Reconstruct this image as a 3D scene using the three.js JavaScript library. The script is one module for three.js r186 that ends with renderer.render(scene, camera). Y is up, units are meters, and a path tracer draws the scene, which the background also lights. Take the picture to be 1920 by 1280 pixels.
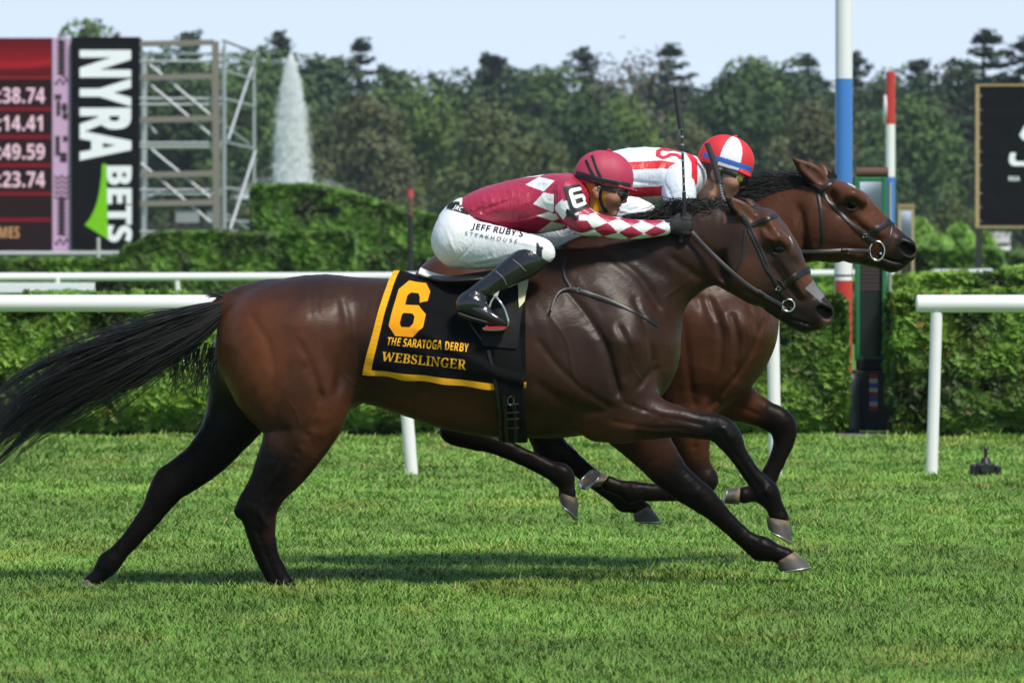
import * as THREE from 'three';
import { mergeGeometries } from 'three/addons/utils/BufferGeometryUtils.js';
import { RoundedBoxGeometry } from 'three/addons/geometries/RoundedBoxGeometry.js';

// ---------------------------------------------------------------- camera, sky, sun, exposure
const PW = 1920, PH = 1280, DIST = 22, EYE = 1.27, PXM = 480, HORIZON = 499;   // metres and side-view units
const F = PXM * DIST;
const scene = new THREE.Scene();
const camera = new THREE.PerspectiveCamera(2 * Math.atan(PH / 2 / F) * 180 / Math.PI, PW / PH, 0.5, 4000);
const PITCH = Math.atan((PH / 2 - HORIZON) / F);
camera.position.set(0, EYE, DIST);
camera.rotation.x = -PITCH;
camera.focus = 22; camera.userData.fStop = 9;

const SUN = new THREE.Vector3(0.42, 0.95, 0.6).normalize();
function makeSky() {
  const w = 256, h = 128, d = new Float32Array(w * h * 4);
  for (let r = 0; r < h; r++) {
    const up = Math.max(0, Math.sin(((r + 0.5) / h - 0.5) * Math.PI));
    const t = Math.pow(up, 0.55), hz = Math.exp(-up * 5);
    for (let c = 0; c < w; c++) {
      const i = (r * w + c) * 4;
      d[i] = 0.19 + 0.405 * hz - 0.05 * t; d[i + 1] = 0.28 + 0.415 * hz - 0.05 * t; d[i + 2] = 0.42 + 0.39 * hz - 0.03 * t; d[i + 3] = 1;
    }
  }
  const s = new THREE.DataTexture(d, w, h, THREE.RGBAFormat, THREE.FloatType);
  s.mapping = THREE.EquirectangularReflectionMapping; s.magFilter = THREE.LinearFilter; s.needsUpdate = true;
  return s;
}
const rgb0 = (r, g, b) => new THREE.Color().setRGB(r, g, b);
const skyTexture = makeSky();
scene.background = skyTexture; scene.environment = skyTexture;
const sun = new THREE.DirectionalLight(new THREE.Color(1.0, 0.94, 0.84), 3.0);
sun.position.copy(SUN).multiplyScalar(60); sun.castShadow = true; sun.shadow.radius = 18;
sun.shadow.mapSize.set(4096, 4096);
Object.assign(sun.shadow.camera, { left: -30, right: 30, top: 30, bottom: -30, near: 1, far: 160 });
scene.add(sun); scene.add(sun.target);
const renderer = new THREE.WebGLRenderer({ antialias: true });
renderer.toneMapping = THREE.LinearToneMapping; renderer.toneMappingExposure = 1.47;
scene.fog = new THREE.FogExp2(rgb0(0.74, 0.83, 0.95), 0.00015);
renderer.shadowMap.enabled = true;

// ---------------------------------------------------------------- helpers
const { clamp, lerp, smoothstep } = THREE.MathUtils;
function rng(seed) { let s = seed | 0; return () => { s = (s + 0x6d2b79f5) | 0; let t = Math.imul(s ^ (s >>> 15), 1 | s); t = (t + Math.imul(t ^ (t >>> 7), 61 | t)) ^ t; return ((t ^ (t >>> 14)) >>> 0) / 4294967296; }; }
const V = (x, y, z) => new THREE.Vector3(x, y, z);
function hash3(x, y, z) { let h = Math.imul(x, 374761393) ^ Math.imul(y, 668265263) ^ Math.imul(z, 1274126177); h = Math.imul(h ^ (h >>> 13), 1274126177); return ((h ^ (h >>> 16)) >>> 0) / 4294967296; }
function noise(x, y, z) {                                      // value noise, 0..1
  const i = Math.floor(x), j = Math.floor(y), k = Math.floor(z); let a = x - i, b = y - j, c = z - k;
  a = a * a * (3 - 2 * a); b = b * b * (3 - 2 * b); c = c * c * (3 - 2 * c);
  const L = (u, v, t) => u + (v - u) * t;
  return L(L(L(hash3(i, j, k), hash3(i + 1, j, k), a), L(hash3(i, j + 1, k), hash3(i + 1, j + 1, k), a), b),
    L(L(hash3(i, j, k + 1), hash3(i + 1, j, k + 1), a), L(hash3(i, j + 1, k + 1), hash3(i + 1, j + 1, k + 1), a), b), c);
}
const fbm = (x, y, z) => 0.55 * noise(x, y, z) + 0.3 * noise(x * 2.1, y * 2.1, z * 2.1 + 7) + 0.15 * noise(x * 4.3, y * 4.3, z * 4.3 + 3);
const mixc = (a, b, t) => [a[0] + (b[0] - a[0]) * t, a[1] + (b[1] - a[1]) * t, a[2] + (b[2] - a[2]) * t];
const ss = (a, b, x) => { const t = clamp((x - a) / (b - a), 0, 1); return t * t * (3 - 2 * t); };
const rgb = (r, g, b) => new THREE.Color().setRGB(r, g, b);

// a point of the side view at depth z (metres), and the side view's units per metre there
const sp = Math.sin(PITCH), cp = Math.cos(PITCH);
function at(px, py, z) {
  const dx = (px - PW / 2) / F, dy0 = (PH / 2 - py) / F, dy = dy0 * cp - sp, dz = -dy0 * sp - cp, t = (z - DIST) / dz;
  return V(dx * t, EYE + dy * t, z);
}
const pxm = (z) => F / (DIST - z);
const groundZ = (py) => DIST - EYE * F / (py - HORIZON);

const used = {};
function numbered(name) { const n = (used[name] = (used[name] ?? -1) + 1); return n ? name + '_' + String(n).padStart(3, '0') : name; }
function thing(name, label, category, p = V(0, 0, 0), group) {
  const o = new THREE.Group(); o.name = numbered(name); o.position.copy(p); o.userData = { label, category }; if (group) o.userData.group = group;
  scene.add(o); return o;
}
function part(name, geo, mat, parent, p, kind) {
  const m = new THREE.Mesh(geo, mat); m.name = name; m.castShadow = m.receiveShadow = true; if (p) m.position.copy(p); if (kind) m.userData.kind = kind; parent.add(m); return m;
}
function single(name, geo, mat, label, category, p, group) { const m = part(numbered(name), geo, mat, scene, p); m.userData = { label, category }; if (group) m.userData.group = group; return m; }
function structure(name, geo, mat, p) { const m = part(numbered(name), geo, mat, scene, p); m.userData.kind = 'structure'; return m; }
const std = (color, roughness = 0.8, o = {}) => new THREE.MeshStandardMaterial({ color: Array.isArray(color) ? rgb(...color) : color, roughness, ...o });
const phys = (color, roughness = 0.5, o = {}) => new THREE.MeshPhysicalMaterial({ color: Array.isArray(color) ? rgb(...color) : color, roughness, ...o });
const box = (w, h, d, x = 0, y = 0, z = 0) => { const g = new THREE.BoxGeometry(w, h, d); g.translate(x, y, z); return g; };
const rbox = (w, h, d, r, x = 0, y = 0, z = 0) => { const g = new RoundedBoxGeometry(w, h, d, 2, r); g.translate(x, y, z); return g; };
function bar(a, b, r, seg = 10, r2 = r) { const d = b.clone().sub(a), g = new THREE.CylinderGeometry(r2, r, d.length(), seg); g.applyQuaternion(new THREE.Quaternion().setFromUnitVectors(V(0, 1, 0), d.clone().normalize())); g.translate((a.x + b.x) / 2, (a.y + b.y) / 2, (a.z + b.z) / 2); return g; }
function beam(a, b, w, t) { const d = b.clone().sub(a), g = new THREE.BoxGeometry(w, d.length(), t); g.applyQuaternion(new THREE.Quaternion().setFromUnitVectors(V(0, 1, 0), d.clone().normalize())); g.translate((a.x + b.x) / 2, (a.y + b.y) / 2, (a.z + b.z) / 2); return g; }
const merge = (list) => mergeGeometries(list.map((g) => { const q = g.index ? g.toNonIndexed() : g; for (const k of Object.keys(q.attributes)) if (!['position', 'normal', 'uv'].includes(k)) q.deleteAttribute(k); return q; }));
function canvas(w, h, draw) { const c = document.createElement('canvas'); c.width = w; c.height = h; draw(c.getContext('2d'), w, h); const t = new THREE.CanvasTexture(c); t.colorSpace = THREE.SRGBColorSpace; t.magFilter = THREE.LinearFilter; return t; }
function noiseTexture(n, f, fx = 1, fy = 1) {                   // grey, tiling every n pixels
  const d = new Uint8Array(n * n * 4);
  for (let y = 0; y < n; y++) for (let x = 0; x < n; x++) { const v = f(x / n, y / n) * 255, i = (y * n + x) * 4; d[i] = d[i + 1] = d[i + 2] = v; d[i + 3] = 255; }
  const t = new THREE.DataTexture(d, n, n); t.magFilter = THREE.LinearFilter; t.wrapS = t.wrapT = THREE.RepeatWrapping; t.repeat.set(fx, fy); t.needsUpdate = true; return t;
}
const tile = (f, p) => (u, v) => { const a = f(u * p, v * p), b = f((u - 1) * p, v * p), c = f(u * p, (v - 1) * p), d = f((u - 1) * p, (v - 1) * p); return lerp(lerp(a, b, u), lerp(c, d, u), v); };

// ---------------------------------------------------------------- smooth bodies from tapered chains
// chain: list of [px, py, r, dz, zs] in side-view units (dz metres from the body's own plane, zs = width / height of the section)
class Body {
  constructor(z0, cell, lo, hi) {                               // lo, hi: metres
    this.z0 = z0; this.c = cell; this.lo = lo; this.n = [0, 1, 2].map((k) => Math.ceil((hi.getComponent(k) - lo.getComponent(k)) / cell) + 1);
    this.f = new Float32Array(this.n[0] * this.n[1] * this.n[2]).fill(1);
  }
  pt(p) { const z = this.z0 + (p[3] ?? 0), q = at(p[0], p[1], z), s = pxm(z); return { x: q.x, y: q.y, z, r: p[2] / s, zs: p[4] ?? 1 }; }
  smooth(pts, sub) {
    if (sub < 2 || pts.length < 3) return pts;
    const out = [], keys = ['x', 'y', 'z', 'r', 'zs'];
    for (let i = 0; i < pts.length - 1; i++) {
      const p0 = pts[Math.max(0, i - 1)], p1 = pts[i], p2 = pts[i + 1], p3 = pts[Math.min(pts.length - 1, i + 2)];
      for (let s = 0; s < sub; s++) { const t = s / sub, o = {}; for (const k of keys) o[k] = 0.5 * (2 * p1[k] + (p2[k] - p0[k]) * t + (2 * p0[k] - 5 * p1[k] + 4 * p2[k] - p3[k]) * t * t + (3 * p1[k] - p0[k] - 3 * p2[k] + p3[k]) * t * t * t); out.push(o); }
    }
    out.push(pts[pts.length - 1]); return out;
  }
  chain(list, k = 0.03, sub = 4, cut = false) {
    const pts = this.smooth(list.map((p) => this.pt(p)), sub); this.raw(pts, k, cut); return this;
  }
  raw(pts, k, cut = false) {
    const { c, n, lo, f } = this; if (pts.length === 1) pts = [pts[0], { ...pts[0], x: pts[0].x + 1e-4 }];
    const pad = k + 3 * c, b0 = [1e9, 1e9, 1e9], b1 = [-1e9, -1e9, -1e9];
    for (const p of pts) [p.x, p.y, p.z].forEach((v, q) => { const rr = p.r * (q === 2 ? Math.max(1, p.zs) : 1) + pad; b0[q] = Math.min(b0[q], v - rr); b1[q] = Math.max(b1[q], v + rr); });
    const l = [lo.x, lo.y, lo.z], i0 = b0.map((v, q) => clamp(Math.floor((v - l[q]) / c), 0, n[q] - 1)), i1 = b1.map((v, q) => clamp(Math.ceil((v - l[q]) / c), 0, n[q] - 1));
    const m = [0, 1, 2].map((q) => i1[q] - i0[q] + 1), tmp = new Float32Array(m[0] * m[1] * m[2]).fill(1);
    for (let s = 0; s < pts.length - 1; s++) {
      const A = pts[s], B = pts[s + 1], dx = B.x - A.x, dy = B.y - A.y, dz = B.z - A.z, L2 = dx * dx + dy * dy + dz * dz || 1e-9;
      const seg0 = [], seg1 = [];
      [['x', 0], ['y', 1], ['z', 2]].forEach(([a, q]) => { const w = q === 2 ? Math.max(1, A.zs, B.zs) : 1, ra = Math.max(A.r, B.r) * w + pad; seg0[q] = clamp(Math.floor((Math.min(A[a], B[a]) - ra - l[q]) / c) - i0[q], 0, m[q] - 1); seg1[q] = clamp(Math.ceil((Math.max(A[a], B[a]) + ra - l[q]) / c) - i0[q], 0, m[q] - 1); });
      for (let z = seg0[2]; z <= seg1[2]; z++) { const pz = l[2] + (z + i0[2]) * c - A.z;
        for (let y = seg0[1]; y <= seg1[1]; y++) { const py = l[1] + (y + i0[1]) * c - A.y;
          let o = (z * m[1] + y) * m[0] + seg0[0];
          for (let x = seg0[0]; x <= seg1[0]; x++, o++) {
            const px = l[0] + (x + i0[0]) * c - A.x; let h = (px * dx + py * dy + pz * dz) / L2; h = h < 0 ? 0 : h > 1 ? 1 : h;
            const qx = px - h * dx, qy = py - h * dy, zs = A.zs + (B.zs - A.zs) * h, qz = (pz - h * dz) / zs, d = (Math.sqrt(qx * qx + qy * qy + qz * qz) - (A.r + (B.r - A.r) * h)) * (zs < 1 ? Math.max(zs, 0.55) : 1);
            if (d < tmp[o]) tmp[o] = d;
          } } }
    }
    for (let z = 0; z < m[2]; z++) for (let y = 0; y < m[1]; y++) {
      let o = (z * m[1] + y) * m[0], g = ((z + i0[2]) * n[1] + y + i0[1]) * n[0] + i0[0];
      for (let x = 0; x < m[0]; x++, o++, g++) {
        const a = f[g], b = tmp[o];
        if (!cut) { if (b < a + k) { const e = Math.max(k - Math.abs(a - b), 0) / k; f[g] = Math.min(a, b) - e * e * k * 0.25; } }
        else if (-b > a - k) { const e = Math.max(k - Math.abs(a + b), 0) / k; f[g] = Math.max(a, -b) + e * e * k * 0.25; }
      }
    }
  }
  bulge(px, py, dz, rx, ry, rz, amount, ang = 0) {              // soft muscle: pushes the surface out (or in) with a gaussian
    const { c, n, lo, f } = this, z = this.z0 + dz, q = at(px, py, z), s = pxm(z), X = rx / s, Y = ry / s, R = 2.2 * Math.max(X, Y), ca = Math.cos(ang), sa = Math.sin(ang);
    const i = (v, a, k) => clamp(Math.round((v - lo.getComponent(k)) / c), 0, n[k] - 1);
    for (let zz = i(z - 2.2 * rz, 0, 2); zz <= i(z + 2.2 * rz, 0, 2); zz++) for (let yy = i(q.y - R, 0, 1); yy <= i(q.y + R, 0, 1); yy++) for (let xx = i(q.x - R, 0, 0); xx <= i(q.x + R, 0, 0); xx++) {
      const ex = lo.x + xx * c - q.x, ey = lo.y + yy * c - q.y, ez = (lo.z + zz * c - z) / rz, a = (ex * ca - ey * sa) / X, b = (ex * sa + ey * ca) / Y, d = a * a + b * b + ez * ez;
      if (d < 4.8) f[(zz * n[1] + yy) * n[0] + xx] -= amount * Math.exp(-d * 1.5);
    }
    return this;
  }
  crease(list, r, amount, rz = 0.06) { const pts = list.map((p) => p); for (let i = 0; i < pts.length - 1; i++) for (let t = 0; t < 1; t += 0.2) this.bulge(lerp(pts[i][0], pts[i + 1][0], t), lerp(pts[i][1], pts[i + 1][1], t), lerp(pts[i][2], pts[i + 1][2], t), r, r, rz, -amount); return this; }
  rough(amount, freq, below = 1e9) { const { c, n, lo, f } = this; for (let z = 0, o = 0; z < n[2]; z++) for (let y = 0; y < n[1]; y++) for (let x = 0; x < n[0]; x++, o++) if (Math.abs(f[o]) < 0.03 && lo.y + y * c < below + 0.06) { const fade = clamp((below + 0.06 - lo.y - y * c) / 0.12, 0, 1), X = (lo.x + x * c) * freq, Y = (lo.y + y * c) * freq, Z = (lo.z + z * c) * freq, r = 1 - Math.abs(2 * noise(X * 1.3 + 9, Y * 1.3, Z * 1.3) - 1); f[o] += fade * amount * (fbm(X, Y, Z) - 0.5 - 0.45 * r * r * r * r); } return this; }
  vein(path, r, s = 1, sink = 0.35) { const P = along(path, 5).map((q) => { const p = this.side(q.x, q.y, s); if (!p) return null; p.addScaledVector(this.normal(p, 0.012), -r * sink); return { x: p.x, y: p.y, z: p.z, r, zs: 1 }; }).filter(Boolean); for (let i = 0; i < P.length; i++) P[i].r *= 0.5 + 0.5 * Math.sin(Math.PI * (i + 0.6) / (P.length + 0.2)); if (P.length > 2) this.raw(P, r * 1.6); return this; }
  ridge(path, r, amount, rz = 0.05, s = 1) { for (const q of along(path, 4)) { const p = this.side(q.x, q.y, s); if (p) this.bulge(q.x, q.y, p.z - this.z0, r, r, rz, amount); } return this; }
  sample(x, y, z) {
    const { c, n, lo, f } = this; let a = (x - lo.x) / c, b = (y - lo.y) / c, d = (z - lo.z) / c;
    a = clamp(a, 0, n[0] - 1.001); b = clamp(b, 0, n[1] - 1.001); d = clamp(d, 0, n[2] - 1.001);
    const i = a | 0, j = b | 0, k = d | 0; a -= i; b -= j; d -= k; const o = (k * n[1] + j) * n[0] + i, X = n[0], Z = n[0] * n[1];
    const L = (u, v, t) => u + (v - u) * t;
    return L(L(L(f[o], f[o + 1], a), L(f[o + X], f[o + X + 1], a), b), L(L(f[o + Z], f[o + Z + 1], a), L(f[o + Z + X], f[o + Z + X + 1], a), b), d);
  }
  normal(p, e = this.c) { return V(this.sample(p.x + e, p.y, p.z) - this.sample(p.x - e, p.y, p.z), this.sample(p.x, p.y + e, p.z) - this.sample(p.x, p.y - e, p.z), this.sample(p.x, p.y, p.z + e) - this.sample(p.x, p.y, p.z - e)).normalize(); }
  hit(o, dir, far = 1.2) { let t = 0, was = 1; for (; t < far; t += this.c * 0.5) { const d = this.sample(o.x + dir.x * t, o.y + dir.y * t, o.z + dir.z * t); if (d < 0) { const h = this.c * 0.5; t -= h * d / (d - was); return o.clone().addScaledVector(dir, t); } was = d; } return null; }
  side(px, py, s = 1, off = 0) {                                // the surface's point seen from the side s (+1 towards +z) at a side-view place
    const q = at(px, py, this.z0), p = this.hit(V(q.x, q.y, this.z0 + s * 0.55), V(0, 0, -s), 1.1); if (!p) return null;
    if (off) p.addScaledVector(this.normal(p), off); return p;
  }
  mesh(base, color, extra) {                                     // surface nets
    const { c, n, lo, f } = this, [nx, ny, nz] = n, id = new Int32Array(nx * ny * nz).fill(-1), pos = [], X = 1, Y = nx, Z = nx * ny;
    const off = [0, X, Y, X + Y, Z, X + Z, Y + Z, X + Y + Z], E = [[0, 1], [2, 3], [4, 5], [6, 7], [0, 2], [1, 3], [4, 6], [5, 7], [0, 4], [1, 5], [2, 6], [3, 7]];
    const C = off.map((_, i) => [i & 1, (i >> 1) & 1, i >> 2]);
    for (let z = 0; z < nz - 1; z++) for (let y = 0; y < ny - 1; y++) for (let x = 0; x < nx - 1; x++) {
      const o = z * Z + y * Y + x; let inside = 0; for (let q = 0; q < 8; q++) if (f[o + off[q]] < 0) inside++;
      if (!inside || inside === 8) continue;
      let sx = 0, sy = 0, sz = 0, k = 0;
      for (const [a, b] of E) { const u = f[o + off[a]], v = f[o + off[b]]; if ((u < 0) === (v < 0)) continue; const t = u / (u - v); sx += C[a][0] + (C[b][0] - C[a][0]) * t; sy += C[a][1] + (C[b][1] - C[a][1]) * t; sz += C[a][2] + (C[b][2] - C[a][2]) * t; k++; }
      id[o] = pos.length / 3; pos.push(lo.x + (x + sx / k) * c, lo.y + (y + sy / k) * c, lo.z + (z + sz / k) * c);
    }
    const idx = [];
    const quad = (a, b, d, e, flip) => { if (a < 0 || b < 0 || d < 0 || e < 0) return; flip ? idx.push(a, d, b, a, e, d) : idx.push(a, b, d, a, d, e); };
    for (let z = 1; z < nz - 1; z++) for (let y = 1; y < ny - 1; y++) for (let x = 1; x < nx - 1; x++) {
      const o = z * Z + y * Y + x, s = f[o] < 0;
      if (s !== f[o + X] < 0) quad(id[o - Y - Z], id[o - Z], id[o], id[o - Y], !s);
      if (s !== f[o + Y] < 0) quad(id[o - X - Z], id[o - X], id[o], id[o - Z], !s);
      if (s !== f[o + Z] < 0) quad(id[o - X - Y], id[o - Y], id[o], id[o - X], !s);
    }
    const m = pos.length / 3, nor = new Float32Array(m * 3), col = new Float32Array(m * 3), uv = new Float32Array(m * 2), P = new Float32Array(pos), s0 = pxm(this.z0), p = V();
    for (let i = 0; i < m; i++) {
      p.set(P[3 * i], P[3 * i + 1], P[3 * i + 2]); const q = this.normal(p, c * 0.8); q.toArray(nor, 3 * i);
      const u = PW / 2 + p.x * s0, v = HORIZON - (p.y - EYE) * s0;                       // the body's own side elevation
      const k = color(u, v, p.z - this.z0, q); col[3 * i] = k[0]; col[3 * i + 1] = k[1]; col[3 * i + 2] = k[2];
      uv[2 * i] = p.x + p.z * 0.6; uv[2 * i + 1] = p.y + p.z * 0.5;
    }
    for (let i = 0; i < m; i++) { P[3 * i] -= base.x; P[3 * i + 1] -= base.y; P[3 * i + 2] -= base.z; }
    const g = new THREE.BufferGeometry();
    g.setAttribute('position', new THREE.BufferAttribute(P, 3)); g.setAttribute('normal', new THREE.BufferAttribute(nor, 3)); g.setAttribute('color', new THREE.BufferAttribute(col, 3)); g.setAttribute('uv', new THREE.BufferAttribute(uv, 2)); g.setIndex(idx);
    return g;
  }
}
// flat strap swept along points with given normals: rectangular section with soft edges
function strapGeometry(P, N, w, t, base, closed = false) {
  const pos = [], nor = [], uv = [], idx = [], n = P.length; let len = 0;
  const sec = [[-1, 0.1], [-0.8, 1], [0.8, 1], [1, 0.1], [1, -0.6], [-1, -0.6]];
  for (let i = 0; i < n; i++) {
    const T = P[Math.min(i + 1, n - 1)].clone().sub(P[Math.max(i - 1, 0)]).normalize(), B = V().crossVectors(T, N[i]).normalize(), U = V().crossVectors(B, T).normalize();
    if (i) len += P[i].distanceTo(P[i - 1]); const ww = (Array.isArray(w) ? w[i] : w) / 2;
    sec.forEach(([a, b], k) => { const p = P[i].clone().addScaledVector(B, a * ww).addScaledVector(U, b * t); pos.push(p.x - base.x, p.y - base.y, p.z - base.z); const q = V().addScaledVector(B, Math.abs(a) > 0.9 ? Math.sign(a) * 0.8 : a * 0.35).addScaledVector(U, b > 0 ? 1 : -0.6).normalize(); nor.push(q.x, q.y, q.z); uv.push(len, k / 6); });
  }
  for (let i = 0; i < n - 1; i++) for (let k = 0; k < 6; k++) { const a = i * 6 + k, b = i * 6 + (k + 1) % 6; idx.push(a, b, a + 6, b, b + 6, a + 6); }
  for (const e of [0, n - 1]) for (let k = 1; k < 5; k++) idx.push(...(e ? [e * 6, e * 6 + k, e * 6 + k + 1] : [0, k + 1, k]));
  const g = new THREE.BufferGeometry(); g.setAttribute('position', new THREE.Float32BufferAttribute(pos, 3)); g.setAttribute('normal', new THREE.Float32BufferAttribute(nor, 3)); g.setAttribute('uv', new THREE.Float32BufferAttribute(uv, 2)); g.setIndex(idx); return g;
}
function along(pts, step = 6) { const out = []; const c = new THREE.CatmullRomCurve3(pts.map((p) => V(p[0], p[1], p[2] ?? 0)), false, 'centripetal'); const n = Math.max(4, Math.round(c.getLength() / step)); for (let i = 0; i <= n; i++) out.push(c.getPoint(i / n)); return out; }
// a strap lying on a body: path in side-view places
function strapOn(body, path, w, t, base, s = 1, off = 0.002) {
  const P = [], N = []; let last = null;
  for (const q of along(path)) { let p = body.side(q.x, q.y, s); if (!p) { continue; } const nn = body.normal(p, 0.012); p.addScaledVector(nn, off); P.push(p); N.push(nn); last = p; }
  return P.length > 2 ? strapGeometry(P, N, w, t, base) : null;
}
// hair: three-sided tapered strands merged into one geometry
class Hair {
  constructor(base) { this.p = []; this.n = []; this.i = []; this.b = base; }
  strand(pts, r0, r1) {
    const n = pts.length, a = V(), b = V(), st = this.p.length / 3;
    for (let i = 0; i < n; i++) {
      const T = pts[Math.min(i + 1, n - 1)].clone().sub(pts[Math.max(i - 1, 0)]).normalize(); a.crossVectors(T, V(0.3, 0.2, 0.93)).normalize(); b.crossVectors(T, a);
      const r = lerp(r0, r1, Math.pow(i / (n - 1), 1.5));
      for (let k = 0; k < 3; k++) { const t = k * 2.0944 + 0.5, q = a.clone().multiplyScalar(Math.cos(t)).addScaledVector(b, Math.sin(t)); this.n.push(q.x, q.y, q.z); this.p.push(pts[i].x + q.x * r - this.b.x, pts[i].y + q.y * r - this.b.y, pts[i].z + q.z * r - this.b.z); }
      if (i) for (let k = 0; k < 3; k++) { const u = st + (i - 1) * 3 + k, v = st + (i - 1) * 3 + (k + 1) % 3; this.i.push(u, v, u + 3, v, v + 3, u + 3); }
    }
  }
  build() { const g = new THREE.BufferGeometry(); g.setAttribute('position', new THREE.Float32BufferAttribute(this.p, 3)); g.setAttribute('normal', new THREE.Float32BufferAttribute(this.n, 3)); g.setIndex(this.i); return g; }
}
// a patch of print or cloth lying on a body: corners in side-view places, (u, v) from the lower left
function patchOn(body, cornersPx, nu, nv, off, base, s = 1) {
  const [A, B, C, D] = cornersPx, pos = [], nor = [], uv = [], idx = []; let last = null;   // A lower left, B lower right, C upper right, D upper left
  for (let j = 0; j <= nv; j++) for (let i = 0; i <= nu; i++) {
    const u = i / nu, v = j / nv, x = lerp(lerp(A[0], B[0], u), lerp(D[0], C[0], u), v), y = lerp(lerp(A[1], B[1], u), lerp(D[1], C[1], u), v);
    const p = body.side(x, y, s) ?? last ?? at(x, y, body.z0); last = p.clone(); const n = body.normal(p, 0.008); p.addScaledVector(n, off);
    pos.push(p.x - base.x, p.y - base.y, p.z - base.z); nor.push(n.x, n.y, n.z); uv.push(u, v);
  }
  for (let j = 0; j < nv; j++) for (let i = 0; i < nu; i++) { const a = j * (nu + 1) + i, b = a + 1, c = a + nu + 1, d = c + 1; s > 0 ? idx.push(a, b, d, a, d, c) : idx.push(a, d, b, a, c, d); }
  const g = new THREE.BufferGeometry(); g.setAttribute('position', new THREE.Float32BufferAttribute(pos, 3)); g.setAttribute('normal', new THREE.Float32BufferAttribute(nor, 3)); g.setAttribute('uv', new THREE.Float32BufferAttribute(uv, 2)); g.setIndex(idx); return g;
}
// ---------------------------------------------------------------- ground
const pointZ = (px, py, d) => at(px, py, DIST - d);              // a side-view place at d metres from the eye
const groundTexture = (() => { const n = 1024, d = new Uint8Array(n * n * 4); for (let y = 0; y < n; y++) for (let x = 0; x < n; x++) { const f = tile((u, v) => fbm(u * 40, v * 40, 9) * 0.5 + noise(u * 200, v * 200, 2) * 0.3 + noise(u * 8, v * 8, 4) * 0.2, 1)(x / n, y / n), c = mixc([46, 92, 18], [96, 150, 36], clamp(f * 1.5 - 0.3, 0, 1)), i = (y * n + x) * 4; d[i] = c[0]; d[i + 1] = c[1]; d[i + 2] = c[2]; d[i + 3] = 255; } const t = new THREE.DataTexture(d, n, n); t.colorSpace = THREE.SRGBColorSpace; t.wrapS = t.wrapT = THREE.RepeatWrapping; t.magFilter = THREE.LinearFilter; t.repeat.set(750, 750); t.needsUpdate = true; return t; })();
structure('ground', new THREE.PlaneGeometry(3000, 3000).rotateX(-Math.PI / 2), std([1, 1, 1], 0.95, { map: groundTexture }));

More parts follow.
